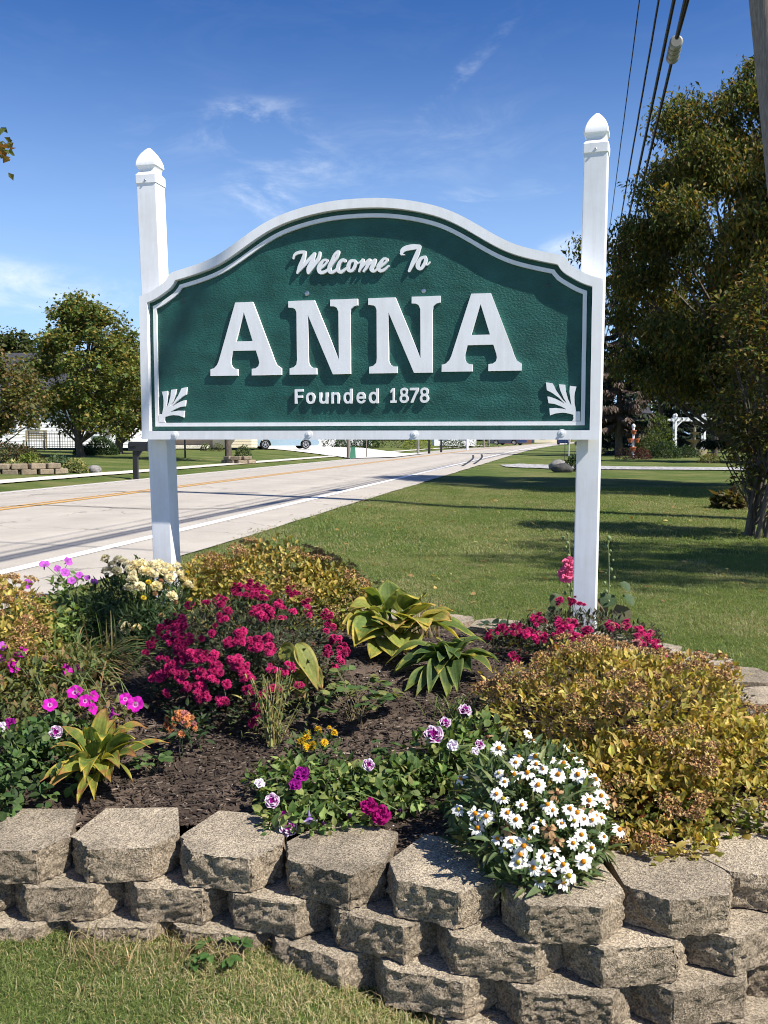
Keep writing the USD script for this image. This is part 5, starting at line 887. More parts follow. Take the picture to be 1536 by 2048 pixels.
def jitter_grid(g, x0, x1, y0, y1, step):
    X, Y = np.meshgrid(np.arange(x0, x1, step), np.arange(y0, y1, step)); P = np.c_[X.ravel(), Y.ravel()]; return P + g.uniform(-step / 2, step / 2, P.shape)
g = np.random.default_rng(141); Pf = jitter_grid(g, -1.9, 2.3, 1.9, 3.0, 0.045); Pf = Pf[~shapely.contains_xy(RING_POLY.buffer(0.10), Pf[:, 0], Pf[:, 1])]
lawn('grass', 'short mixed green and straw grass in front of the wall', Pf, 0.09, 120, 0.019, 0.0021, 142, 0.42, flat=0.95)
Pb = np.vstack([jitter_grid(g, -2.6, 5.5, 3.0, 9.0, 0.10), jitter_grid(g, -2.5, 9.0, 9.0, 20.0, 0.2)]); Pb = Pb[~shapely.contains_xy(RING_POLY.buffer(0.06), Pb[:, 0], Pb[:, 1]) & (left_of(Pb[:, 0], Pb[:, 1]) < 3.2) & ((Pb[:, 1] > 3.6) | (Pb[:, 0] > 1.9)) & (np.abs(Pb[:, 0]) < 0.46 * Pb[:, 1] + 0.5)]
near = Pb[:, 1] < 9.0
lawn('grass', 'mown lawn grass behind the flower bed', Pb[near], 0.17, 170, 0.020, 0.0028, 143, 0.50, LAWN)
lawn('grass', 'mown lawn grass farther off beside the road', Pb[~near], 0.36, 190, 0.024, 0.0048, 144, 0.50, LAWN)
g = np.random.default_rng(150); Pl = np.c_[g.uniform(-1.5, 6, 520), g.uniform(6, 17, 520)]; Pl = Pl[(left_of(Pl[:, 0], Pl[:, 1]) < 3.6)]; Pl = np.c_[Pl, land(Pl[:, 0], Pl[:, 1]) + 0.022]
tag(emit('/World', 'fallen_leaves', *place(LEAF2, Pl, unit(g.normal(size=Pl.shape) * [1, 1, 0.2]), UPZ + g.normal(0, 0.3, Pl.shape), 0.05 * np.exp(g.normal(0, 0.3, len(Pl)))), 'leaf', np.repeat(tints(g, len(Pl), [(0.32, 0.22, 0.08), (0.24, 0.14, 0.06), (0.40, 0.32, 0.12)]), 8, 0)), 'small dry leaves scattered over the lawn', 'leaves', kind='stuff')
g = np.random.default_rng(151)
for px, py, lab in ((455, 1858, 'broad leaved green weed growing at the wall foot left of centre'), (1140, 2035, 'green weed in the grass under the bulge of the wall')):
    p = np.array([[-0.46, 2.45, 0.0], [0.45, 2.19, 0.0]][py > 2000]); p[2] = float(land(p[0], p[1])); palm_plant(lab, p, 16, 0.05, 0.09, 0.030, [(0.06, 0.12, 0.03), (0.10, 0.17, 0.05)], 152, T=BROAD)
for i, (px, py, n, lab) in enumerate(((250, 1815, 130, 'dry straw caught along the left part of the wall foot'), (420, 1820, 150, 'dry straw hanging from the joint near the green weed'), (1490, 1990, 90, 'dry straw at the right hand end of the wall foot'), (900, 1995, 70, 'dry straw under the middle of the wall'))):
    p = np.array([[-0.75, 2.47, 0.0], [-0.50, 2.475, 0.0], [1.02, 2.22, 0.0], [0.17, 2.30, 0.0]][i]); p[2] = float(land(p[0], p[1])); th = thing('dry_straw', lab, 'dry grass', p); B = Bag()
    for k in range(n // 10): q = p + np.r_[g.uniform(-0.13, 0.13), g.normal(0, 0.02), 0.0]; b_ = blades(g, q, 10, 0.11, 0.003, 0.7, [(0.42, 0.33, 0.19), (0.33, 0.25, 0.13), (0.26, 0.22, 0.1)], arch=0.8); B.add(np.vstack(b_.v), np.vstack(b_.f), np.vstack(b_.t))
    B.emit(th, 'straw', 'blade', kind='stuff')

# ------------------------------------------------------------------ trees
def pinnate(pairs=7, leaflet=0.30, w=0.34):
    V, F = [], []
    for i in range(pairs):
        t = 0.18 + 0.80 * i / (pairs - 1); z0 = -0.55 * t * t; L = leaflet * math.sin(PI * min(0.97, 0.22 + 0.72 * t)) ** 0.6
        for sgn in (-1, 1):
            dx, dy, dz = L * 0.5, sgn * L * 0.8, -L * 0.30; n = len(V); px_, py_ = -dy / L, dx / L
            V += [(t, 0, z0), (t + dx * .45 + px_ * L * w * .5, dy * .45 + py_ * L * w * .5, z0 + dz * .4), (t + dx, dy, z0 + dz), (t + dx * .45 - px_ * L * w * .5, dy * .45 - py_ * L * w * .5, z0 + dz * .4)]; F += [(n, n + 1, n + 2), (n, n + 2, n + 3)]
    return np.array(V, float), np.array(F)
PIN = pinnate()
def crown_leaves(g, centres, radii, per, size, T, colors, weights=None, droop=0.0, flat=0.75, jit=0.2, hollow=0.35):
    Pa = []; 
    for c, r in zip(centres, radii):
        n = max(3, int(per * r ** 2)); u = unit(g.normal(size=(n, 3))); q = np.maximum(hollow, g.random(n) ** 0.4); Pa.append(c + u * (r * q * (1 + 0.25 * g.normal(size=n)))[:, None] * [1, 1, flat])
    P = np.vstack(Pa); N = unit(g.normal(size=P.shape)); X = unit(N * [1, 1, 0.5] + [0, 0, -droop] + g.normal(0, 0.2, P.shape)); U = unit(UPZ + g.normal(0, 0.45, P.shape))
    V, F = place(T, P, X, U, size * np.exp(g.normal(0, 0.22, len(P)))); big = meshkit.fbm(P * 0.9, 2, 5)[:, None]; t = tints(g, len(P), colors, weights, jit) * (0.8 + 0.4 * big); return V, F, np.repeat(t, len(T[0]), 0), P
def tree(label, base, H, centre, rad, n_clump, clump, per, size, T, colors, weights=None, trunk_r=0.15, seed=1, droop=0.1, name='broadleaf_tree', taper=0.0, limbs=26, low=-0.9, group=None, hollow=0.35, multi=0, barkc='bark'):
    g = np.random.default_rng(seed); base = np.asarray(base, float); th = thing(name, label, 'tree', base, group)
    C = []
    while len(C) < n_clump:
        u = unit(g.normal(size=3)); r = g.uniform(0.3, 1.12) ** 0.55; p = u * r
        if p[2] < low: continue
        k = 1 - taper * max(0, p[2]); C.append(np.asarray(centre) + p * np.asarray(rad) * [k, k, 1])
    C = np.array(C); rr = clump * g.uniform(0.6, 1.35, n_clump)
    V, F, t, P = crown_leaves(g, C, rr, per, size, T, colors, weights, droop, hollow=hollow); emit(th, 'crown', V, F, 'leaf', t, kind='stuff')
    top = np.array([centre[0], centre[1], base[2] + H * 0.86])
    for k in range(max(1, multi)):
        b = base + (np.r_[g.normal(0, 0.12, 2), 0] if multi else 0); tp = top + (np.r_[g.normal(0, rad[0] * 0.5, 2), -g.uniform(0, H * .3)] if multi else 0)
        axis = spline([b - [0, 0, 0.2], b + (tp - b) * 0.3 + np.r_[g.normal(0, 0.05 * H * 0.3, 2), 0], b + (tp - b) * 0.65 + np.r_[g.normal(0, 0.05 * H * 0.3, 2), 0], tp], 14); rads = trunk_r * (1 - np.linspace(0, 1, 14) * 0.88); rads[0] *= 1.35; v, f = tube(axis, rads, 9); emit(th, 'trunk', v, f, barkc, smooth=True)
        if k == 0: main = axis
    B = Bag()
    for c in C[:limbs]:
        h = np.clip((c[2] - base[2]) / H - 0.22 - 0.1 * g.random(), 0.12, 0.8); i = h * 13; j = int(i); a = main[j] + (main[min(j + 1, 13)] - main[j]) * (i - j); m = (a + c) / 2 + np.r_[0, 0, -0.06 * np.linalg.norm(c - a)] + g.normal(0, 0.05, 3); v, f = tube(spline([a, m, c], 7), np.linspace(trunk_r * 0.34, trunk_r * 0.06, 7), 5); B.add(v, f)
        for q in range(3):
            e = c + g.normal(0, 0.7, 3) * clump; v, f = tube(spline([(a * .3 + c * .7), (a * .15 + c * .6 + e * .25), e], 4), np.linspace(trunk_r * 0.1, trunk_r * 0.03, 4), 4); B.add(v, f)
    if B.n: B.emit(th, 'limbs', barkc, tinted=False, kind='stuff')
    return th
def g_at(px, y, z=None):
    x = (px - CX) / FPX * y; z0 = float(land(np.array([x]), np.array([y]))[0]) if z is None else z; return np.array([x, y, z0])
MAPLE = [(0.105, 0.145, 0.038), (0.16, 0.18, 0.048), (0.25, 0.215, 0.055), (0.27, 0.19, 0.055), (0.065, 0.10, 0.03)]
MLEAF = leaf_template(1, 0.85, 0.18, 0.25)
b = g_at(165, 40); tree('young maple with round crown turning yellow on the far side of the road', b, 7.2, (b[0] + 0.25, 40, b[2] + 4.05), (2.4, 2.3, 3.25), 140, 0.55, 560, 0.145, MLEAF, MAPLE, [4, 4, 2.2, 1.0, 3], 0.17, 201, taper=0.45, low=-0.85)
b = g_at(236, 47); tree('second maple trunk by the white house, its crown half hidden by the sign', b, 6.4, (b[0] + 0.4, 47, b[2] + 3.5), (1.9, 1.9, 2.7), 80, 0.55, 420, 0.17, MLEAF, MAPLE, [3, 4, 3, 2, 3], 0.23, 202, taper=0.3)
b = g_at(-40, 31); tree('lower olive brown tree cut by the left edge beside the house', b, 3.6, (b[0] + 0.25, 31, b[2] + 2.2), (1.95, 1.8, 1.35), 85, 0.42, 560, 0.13, MLEAF, [(0.11, 0.125, 0.04), (0.16, 0.145, 0.05), (0.08, 0.10, 0.03), (0.20, 0.14, 0.055)], None, 0.12, 203)
b = g_at(10, 95); tree('distant dark tree behind the roof at the left edge', b, 12, (b[0], 95, b[2] + 7.5), (4.2, 4, 4.2), 60, 1.3, 90, 0.4, MLEAF, [(0.05, 0.07, 0.022), (0.08, 0.09, 0.03)], None, 0.3, 204)
b = g_at(-345, 14); tree('leafy branch tips of a tree entering at the left edge of the sky', b, 7.5, (b[0] + 0.15, 14, 5.3), (2.35, 2.0, 1.7), 60, 0.45, 330, 0.13, MLEAF, [(0.09, 0.10, 0.03), (0.14, 0.12, 0.03), (0.06, 0.08, 0.025), (0.2, 0.09, 0.03)], None, 0.14, 205)
b = g_at(458, 38); tree('yard tree whose dark trunk shows under the sign above a small stone planter', b, 7.0, (b[0], 38, b[2] + 5.0), (1.9, 1.9, 2.0), 50, 0.6, 260, 0.17, MLEAF, MAPLE, None, 0.16, 206, low=-0.7)
WAL = [(0.065, 0.085, 0.02), (0.10, 0.11, 0.026), (0.20, 0.165, 0.035), (0.28, 0.20, 0.045), (0.045, 0.06, 0.017), (0.19, 0.10, 0.03)]
WLEAF = leaf_template(1, 0.40, 0.2, 0.3)
b = g_at(1512, 20); tree('tall tree with drooping yellow green leaves at the right', b, 8.6, (b[0] - 0.55, 20, 4.9), (3.0, 2.7, 3.7), 215, 0.47, 2700, 0.105, WLEAF, WAL, [4, 4, 2.2, 1.4, 4, 0.8], 0.19, 211, droop=0.55, taper=0.42, low=-0.98, limbs=34, hollow=0.25)
b = g_at(1640, 17); tree('neighbouring yellower tree filling the right edge', b, 7.5, (b[0] + 0.1, 17, 4.2), (1.9, 1.9, 3.2), 130, 0.46, 2300, 0.10, WLEAF, WAL, [2, 3, 3, 2.4, 2, 1.5], 0.16, 212, droop=0.7, taper=0.4, limbs=40, hollow=0.2)
b = g_at(1516, 10.4); tree('many stemmed shrub with small olive leaves by the lawn at the right edge', b, 3.1, (b[0] + 0.12, 10.4, b[2] + 1.75), (0.70, 0.65, 1.40), 150, 0.19, 1800, 0.062, leaf_template(2, 0.5, 0.15, 0.25), [(0.06, 0.075, 0.02), (0.10, 0.105, 0.025), (0.16, 0.13, 0.03), (0.04, 0.055, 0.018), (0.14, 0.08, 0.03)], None, 0.032, 213, name='shrub', multi=8, limbs=50, low=-0.8, hollow=0.3)
b = np.array([8.0, 5.3, -0.1]); tree('tree beyond the right edge that shades the near lawn', b, 8.5, (8.0, 5.3, 6.3), (1.5, 1.6, 1.7), 46, 0.5, 85, 0.46, PIN, WAL, None, 0.17, 214, droop=0.7, hollow=0.2)
SPR = leaf_template(1, 0.30, 0.25, 0.35, 0.4)
def spruce(label, base, H, R0, bare, seed, colors, dead=0.0, n_br=None):
    g = np.random.default_rng(seed); th = thing('spruce_tree', label, 'tree', base); base = np.asarray(base, float)
    ax = base + np.c_[np.zeros((12, 2)), np.linspace(-0.2, H, 12)]; v, f = tube(ax, np.linspace(0.028 * H * 0.6, 0.01, 12), 8); emit(th, 'trunk', v, f, 'bark', smooth=True)
    P, X, U, S, D = [], [], [], [], []; B = Bag(); nb = n_br or int(H * 24)
    for i in range(nb):
        h = bare + (H - bare) * (i + g.random()) / nb; L = R0 * (1 - (h / H) ** 1.25 * 0.96) * g.uniform(0.7, 1.15); a = g.uniform(0, 2 * PI); d = np.array([math.cos(a), math.sin(a), 0])
        t = np.linspace(0, 1, 7); pts = base + UPZ * h + d * L * t[:, None] + UPZ * (L * (-0.42 * t + 0.26 * t ** 3))[:, None]; v, f = tube(pts, np.linspace(0.03, 0.008, 7), 4, False); B.add(v, f, (0.06, 0.05, 0.042))
        m = int(44 * L) + 4; q = g.uniform(0.12, 1, m); pp = np.stack([np.interp(q, t, pts[:, k]) for k in range(3)], 1); side = np.array([-d[1], d[0], 0]); sg_ = g.choice([-1, 1], m)[:, None]
        P.append(pp); X.append(unit(d * 0.75 + side * sg_ * g.uniform(0.2, 0.9, (m, 1)) + [0, 0, -0.45] + g.normal(0, 0.18, (m, 3)))); U.append(np.tile(UPZ, (m, 1)) + g.normal(0, 0.2, (m, 3))); S.append(0.42 * g.uniform(0.6, 1.2, m) * (0.6 + 0.4 * L / R0)); D.append(np.full(m, g.random() < dead * (1.6 - h / H)))
    P, X, U, S, D = map(np.concatenate, (P, X, U, S, D)); t = tints(g, len(P), colors); t[D] = tints(g, int(D.sum()), [(0.10, 0.07, 0.05), (0.15, 0.11, 0.085)]); V, F = place(SPR, P, X, U, S); emit(th, 'crown', V, F, 'needle', np.repeat(t, len(SPR[0]), 0), kind='stuff'); B.emit(th, 'limbs', 'tinted', kind='stuff')
NEE = [(0.018, 0.032, 0.018), (0.028, 0.045, 0.022), (0.012, 0.022, 0.013), (0.04, 0.055, 0.024)]; BLUE = [(0.03, 0.05, 0.042), (0.045, 0.07, 0.06), (0.02, 0.035, 0.03)]
spruce('spruce with bare brown lower twigs just right of the sign post', g_at(1236, 54), 13.5, 2.3, 1.6, 221, NEE, 0.45)
spruce('dark spruce with a bare lower trunk behind the white arbor', g_at(1318, 70), 15.0, 3.6, 4.2, 222, NEE)
spruce('dense dark spruce overhanging the right side of the arbor', g_at(1428, 54), 12.5, 3.3, 4.4, 223, NEE)
spruce('dark spruce behind the shrub at the right edge', g_at(1520, 40), 11.0, 3.0, 1.2, 224, NEE)
spruce('dark spruce between the arbor and the right edge of the picture', g_at(1490, 66), 13.0, 3.6, 2.2, 227, NEE)
spruce('wide dark spruce far behind the white arbor', g_at(1352, 84), 15, 4.6, 0.3, 228, NEE)
spruce('wide dark spruce far behind the tiered fountain', g_at(1425, 88), 15, 4.6, 0.3, 229, NEE)
spruce('small bluish spruce low beside the sign post', g_at(1238, 58), 3.2, 1.2, 0.1, 225, BLUE, 0.0, 60)
spruce('thin dark spruce half hidden behind the right sign post', g_at(1196, 60), 8.5, 1.7, 0.8, 226, NEE)

# ------------------------------------------------------------------ shrubs across the way
def shrub(label, px, y, w, h, n, leaf, colors, seed, name='shrub', weights=None, lump=0.2, dz=0.0):
    g = np.random.default_rng(seed); b = g_at(px, y); b[2] += dz; th = thing(name, label, 'shrub', b); P, N, _ = dome_points(g, n, b + [0, 0, 0.05 * h], (w / 2, w / 2 * 0.9, h * 0.95), 0.6, lump, seed, -0.05); X, U = leaf_dirs(g, N, 0.7, 0.4, 0.6)
    emit(th, 'foliage', *place(LEAF2, P, X, U, leaf * np.exp(g.normal(0, 0.25, len(P)))), 'leaf', np.repeat(tints(g, len(P), colors, weights), 8, 0), kind='stuff')
    stems(th, g, b, list(P[:8]), 0.015, 0.006, (0.06, 0.045, 0.035), 'stems', True)
DKG = [(0.025, 0.05, 0.018), (0.04, 0.07, 0.022), (0.018, 0.035, 0.014)]; CRM = [(0.42, 0.38, 0.16), (0.10, 0.14, 0.04), (0.30, 0.30, 0.10), (0.06, 0.09, 0.03)]
shrub('round clipped dark green bush in front of the white house', 205, 44, 1.55, 0.85, 2600, 0.09, DKG, 231, lump=0.08)
shrub('low clipped bush between the maple trunk and the round bush', 172, 43, 1.1, 0.45, 1200, 0.08, DKG, 232, lump=0.1)
shrub('dark reddish hedge at the left edge above the stone planter', 20, 29, 2.2, 0.75, 2600, 0.08, [(0.05, 0.06, 0.025), (0.09, 0.06, 0.03), (0.03, 0.05, 0.02), (0.12, 0.07, 0.03)], 233, lump=0.12)
shrub('bright yellow green shrub in the stone planter', 62, 27, 0.7, 0.55, 900, 0.08, [(0.20, 0.24, 0.05), (0.10, 0.14, 0.03)], 234)
shrub('cream variegated shrub in the middle of the stone planter', 85, 26.6, 0.8, 0.36, 1100, 0.06, CRM, 235)
shrub('cream variegated shrub at the left end of the stone planter', 30, 26.4, 0.8, 0.3, 900, 0.06, CRM, 236)
shrub('green and cream shrub past the right end of the stone planter', 150, 27, 0.75, 0.42, 1100, 0.065, CRM, 237)
shrub('dull green low shrub behind the planter end', 118, 29, 0.9, 0.4, 900, 0.07, [(0.05, 0.09, 0.04), (0.08, 0.12, 0.05)], 238)
shrub('small planting on the stone planter under the yard tree', 487, 38.2, 0.7, 0.55, 700, 0.07, [(0.07, 0.10, 0.035), (0.05, 0.075, 0.025)], 239, dz=0.2)
for i, (px, y, w, h, c, lab) in enumerate([(668, 80, 2.2, 1.3, DKG, 'leftmost round bush behind the wooden pole under the sign'), (688, 82, 1.6, 1.1, DKG, 'round bush directly behind the wooden pole'), (722, 80, 1.6, 1.1, DKG, 'round bush right of the green cabinet'), (742, 82, 1.6, 1.0, DKG, 'dark bush left of the yellow green bushes'), (795, 88, 4.2, 1.5, [(0.05, 0.04, 0.02), (0.04, 0.06, 0.02)], 'wide brownish hedge left of the yellow green bushes'),
    (838, 84, 3.0, 1.1, [(0.24, 0.27, 0.04), (0.14, 0.18, 0.03)], 'bright yellow green bush seen under the sign'), (905, 95, 3.0, 0.9, DKG, 'dark bush right of the black posts under the sign'), (955, 105, 5.0, 2.0, DKG, 'far dark bush before the blue car')]):
    shrub(lab, px, y, w, h, 900, 0.13, c, 240 + i)
shrub('dark red barberry at the foot of the pot pole', 1282, 45.5, 1.0, 0.55, 900, 0.06, [(0.10, 0.02, 0.025), (0.06, 0.02, 0.02)], 251); shrub('purple brown low bush left of the pot pole', 1248, 45, 0.9, 0.6, 800, 0.06, [(0.05, 0.022, 0.022), (0.03, 0.03, 0.018)], 252)
shrub('leafy green bush between the pot pole and the arbor', 1302, 50, 2.0, 1.35, 2200, 0.10, [(0.06, 0.085, 0.022), (0.10, 0.12, 0.03), (0.04, 0.06, 0.02)], 253); shrub('dark green bush at the foot of the arbor', 1330, 48, 1.6, 0.9, 1500, 0.09, DKG, 254); shrub('dark bush in front of the fountain', 1372, 50, 1.5, 0.6, 1000, 0.09, DKG, 255)
shrub('small yellow green bush on the lawn right of the arbor', 1420, 39, 1.0, 0.4, 800, 0.06, [(0.12, 0.13, 0.035), (0.20, 0.15, 0.05), (0.06, 0.08, 0.025)], 256); shrub('arching grassy plant below the shrub at the right edge', 1462, 14, 0.45, 0.22, 500, 0.11, [(0.12, 0.09, 0.035), (0.08, 0.08, 0.025)], 257)
shrub('leafy plant by the gravel drive left of the right post', 1152, 29.5, 0.75, 0.55, 700, 0.09, [(0.035, 0.06, 0.022), (0.06, 0.09, 0.03)], 258); shrub('low red flowering bush right of the post on the far lawn', 1206, 60, 1.0, 0.32, 500, 0.07, [(0.35, 0.04, 0.04), (0.10, 0.08, 0.03)], 259); shrub('tall leafy green bush behind the arbor', 1306, 62, 3.0, 2.6, 2600, 0.14, [(0.09, 0.12, 0.025), (0.06, 0.09, 0.02)], 260)
shrub('small bush by the cream garage wall, left one', 412, 57, 0.7, 0.45, 300, 0.08, [(0.09, 0.12, 0.04)], 261); shrub('small bush by the cream garage wall, right one', 437, 57, 0.7, 0.5, 300, 0.08, [(0.12, 0.13, 0.05)], 262)

# ------------------------------------------------------------------ houses
def siding(th, name, a, b, z0, z1, mat_, board_h=0.2, label=None):
    'a wall from a to b (plan) of overlapping boards'
    a, b = np.asarray(a, float), np.asarray(b, float); t = unit(b - a); nrm = np.array([t[1], -t[0]]); L = np.linalg.norm(b - a); n = int(round((z1 - z0) / board_h)); p = group_part(th, name, label)
    for i in range(n):
        z = z0 + i * board_h; pr = [(0, 0), (0.022, 0), (0.006, board_h), (0, board_h)]; V = np.array([[*(q + nrm * o), z + h] for q in (a, b) for o, h in pr]); F = [(0, 1, 5), (0, 5, 4), (1, 2, 6), (1, 6, 5), (2, 3, 7), (2, 7, 6), (3, 0, 4), (3, 4, 7), (0, 2, 1), (0, 3, 2), (4, 5, 6), (4, 6, 7)]; emit(p, 'board', V, np.array(F), mat_)
def boxpart(th, name, c, size, m, yaw=0.0, label=None, bevel=0.0, tilt=None):
    v, f = tri(box(c, size, yaw, bevel, tilt)); return emit(th, name, v, f, m, label=label)
def window(th, c, w, h, yaw, frame='white_paint', bars=(1, 1), label=None):
    wp = group_part(th, 'window', label); cy, sy = math.cos(yaw), math.sin(yaw)
    def B(nm, dx, dz, sx, sz, d, m): boxpart(wp, nm, (c[0] + dx * cy + d * sy, c[1] + dx * sy - d * cy, c[2] + dz), (sx, 0.05, sz), m, yaw)
    B('pane', 0, 0, w - 0.1, h - 0.1, 0.02, 'window')
    for s in (-1, 1): B('frame', s * (w / 2 - 0.04), 0, 0.08, h, 0.06, frame); B('frame', 0, s * (h / 2 - 0.04), w - 0.16, 0.08, 0.06, frame)
    for k in range(bars[0]): B('muntin', (k + 1) * w / (bars[0] + 1) - w / 2, 0, 0.035, h - 0.16, 0.055, frame)
    for k in range(bars[1]): B('muntin', 0, (k + 1) * h / (bars[1] + 1) - h / 2, w - 0.16, 0.035, 0.052, frame)
# white house 514
yh = 54.0; hx0, hx1 = (-190 - CX) / FPX * yh, (262 - CX) / FPX * yh; hz = 0.42
h1 = thing('white_house', 'white sided house numbered 514 with dark hipped roof behind the maple', 'house', ((hx0 + hx1) / 2, yh, hz))
siding(h1, 'front_wall', (hx0, yh), (hx1, yh), hz, hz + 2.8, 'siding_white'); siding(h1, 'end_wall', (hx1, yh), (hx1, yh + 8), hz, hz + 2.8, 'siding_white')
ex = 0.5; zr = hz + 2.8; V = np.array([(hx0 - ex, yh - ex, zr), (hx1 + ex, yh - ex, zr), (hx1 + ex, yh + 8.5, zr), (hx0 - ex, yh + 8.5, zr), (hx0 + 4.5, yh + 4, zr + 3.1), (hx1 - 5.2, yh + 4, zr + 3.1)]); V = np.vstack([V, V - [0, 0, 0.18]]); F = [(0, 1, 5), (0, 5, 4), (1, 2, 5), (2, 3, 4), (2, 4, 5), (3, 0, 4), (0, 7, 1), (0, 6, 7), (1, 8, 2), (1, 7, 8), (6, 8, 7), (6, 9, 8), (3, 6, 0), (3, 9, 6)]; emit(h1, 'roof', V, np.array(F), 'roof')
wx = lambda px, y=yh: (px - CX) / FPX * y
window(h1, (wx(199), yh - 0.03, hz + 1.28), 0.55, 1.15, 0, bars=(1, 3)); boxpart(h1, 'shutter', (wx(217), yh - 0.05, hz + 1.28), (0.42, 0.05, 1.15), 'stone_grey', label='grey louvred shutter right of the window'); window(h1, (wx(74), yh - 0.03, hz + 1.6), 0.7, 1.0, 0, bars=(1, 1)); window(h1, (wx(20), yh - 0.03, hz + 1.6), 1.2, 1.0, 0)
for k, ch in enumerate('514'):
    m = meshkit.text_mesh(ch, 0.20, 0.02, True); v = np.array(m.vertices); v = np.c_[v[:, 0] + wx(143.5 + 5.5 * k), np.full(len(v), yh - 0.03) - v[:, 2], v[:, 1] + hz + 0.98]; emit(h1, 'house_number', v, np.array(m.faces), 'black_plastic')
rail = thing('iron_railing', 'thin wrought iron porch railing in front of the white house', 'railing', (wx(110, 50), 50, 0.42)); xs = np.arange(wx(60, 50), wx(160, 50), 0.14)
for z in (0.55, 1.25): boxpart(rail, 'rail', ((xs[0] + xs[-1]) / 2, 50, z), (xs[-1] - xs[0], 0.03, 0.03), 'iron')
for i, x in enumerate(xs): boxpart(rail, 'baluster' if i % 6 else 'newel', (x, 50, 0.85), (0.018 if i % 6 else 0.05, 0.018 if i % 6 else 0.05, 0.9 if i % 6 else 1.05), 'iron')
bn = thing('garden_bench', 'wooden garden bench behind the iron railing', 'bench', (wx(70, 51), 51, 0.42)); bx = wx(72, 51)
for k in range(3): boxpart(bn, 'seat_slat', (bx, 50.8 + 0.14 * k, 0.87), (1.2, 0.11, 0.03), 'fountain_stone')
for k in range(4): boxpart(bn, 'back_slat', (bx, 51.25, 1.0 + 0.13 * k), (1.2, 0.03, 0.09), 'fountain_stone')
for s in (-1, 1):
    boxpart(bn, 'leg', (bx + s * 0.55, 50.8, 0.64), (0.07, 0.07, 0.45), 'fountain_stone'); boxpart(bn, 'leg', (bx + s * 0.55, 51.2, 0.9), (0.07, 0.07, 0.95), 'fountain_stone'); boxpart(bn, 'armrest', (bx + s * 0.55, 51.0, 1.08), (0.07, 0.5, 0.05), 'fountain_stone')
# cream house with garage
yc = 62.0; gx = [wx(246, yc), wx(330, yc), wx(505, yc)]; cz = 0.36
h2 = thing('cream_house', 'cream and tan sided low house and garage seen under the sign', 'house', (gx[1], yc, cz))
siding(h2, 'front_wall', (gx[0], yc - 1.2), (gx[1], yc - 1.2), cz, cz + 2.6, 'siding_cream', label='cream siding of the left wing'); siding(h2, 'front_wall', (gx[1], yc), (wx(428, yc), yc), cz, cz + 2.6, 'siding_tan', label='tan siding in the middle'); siding(h2, 'garage_wall', (wx(428, yc), yc - 0.3), (gx[2], yc - 0.3), cz, cz + 2.6, 'siding_cream', label='pale garage wall'); siding(h2, 'end_wall', (gx[2], yc - 0.3), (gx[2], yc + 7), cz, cz + 2.6, 'siding_cream')
V = np.array([(gx[0] - .5, yc - 1.8, cz + 2.6), (gx[2] + .5, yc - 1.8, cz + 2.6), (gx[2] + .5, yc + 7.5, cz + 2.6), (gx[0] - .5, yc + 7.5, cz + 2.6), (gx[0] - .5, yc + 3, cz + 4.3), (gx[2] + .5, yc + 3, cz + 4.3)]); F = [(0, 1, 5), (0, 5, 4), (2, 3, 4), (2, 4, 5), (1, 2, 5), (3, 0, 4), (0, 2, 1), (0, 3, 2)]; emit(h2, 'roof', V, np.array(F), 'roof')
boxpart(h2, 'porch_step', ((gx[1] + wx(428, yc)) / 2, yc - 1.0, cz + 0.06), (3.0, 1.2, 0.22), 'sidewalk'); window(h2, (wx(300, yc), yc - 1.24, cz + 1.5), 1.0, 1.2, 0)
# far houses along the road
def far_house(label, px0, px1, y, wall_m, seed, z1=2.7, roof_h=1.8):
    x0, x1 = wx(px0, y), wx(px1, y); z = float(land(np.array([x0]), np.array([y]))[0]); th = thing('far_house', label, 'house', ((x0 + x1) / 2, y, z)); boxpart(th, 'wall', ((x0 + x1) / 2, y + 3.5, z + z1 / 2), (x1 - x0, 7, z1), wall_m)
    V = np.array([(x0 - .4, y - .4, z + z1), (x1 + .4, y - .4, z + z1), (x1 + .4, y + 7.4, z + z1), (x0 - .4, y + 7.4, z + z1), (x0 - .4, y + 3.5, z + z1 + roof_h), (x1 + .4, y + 3.5, z + z1 + roof_h)]); emit(th, 'roof', V, np.array([(0, 1, 5), (0, 5, 4), (2, 3, 4), (2, 4, 5), (1, 2, 5), (3, 0, 4), (0, 2, 1), (0, 3, 2)]), 'roof')
    for q in (0.25, 0.7): window(th, (x0 + (x1 - x0) * q, y - 0.03, z + 1.45), 1.1, 1.2, 0)
far_house('grey and white far house right of the minivan under the sign', 620, 742, 92, 'siding_white', 1); far_house('white far house in the middle under the sign', 868, 952, 112, 'siding_white', 2); far_house('brick far house near the end of the road', 1000, 1062, 165, 'brick_red', 3); far_house('pale far house past the bend of the road', 1068, 1140, 190, 'siding_cream', 4)
far_house('small white house with a reddish roof seen between the spruces', 1281, 1303, 120, 'siding_white', 5, 3.4, 1.8)

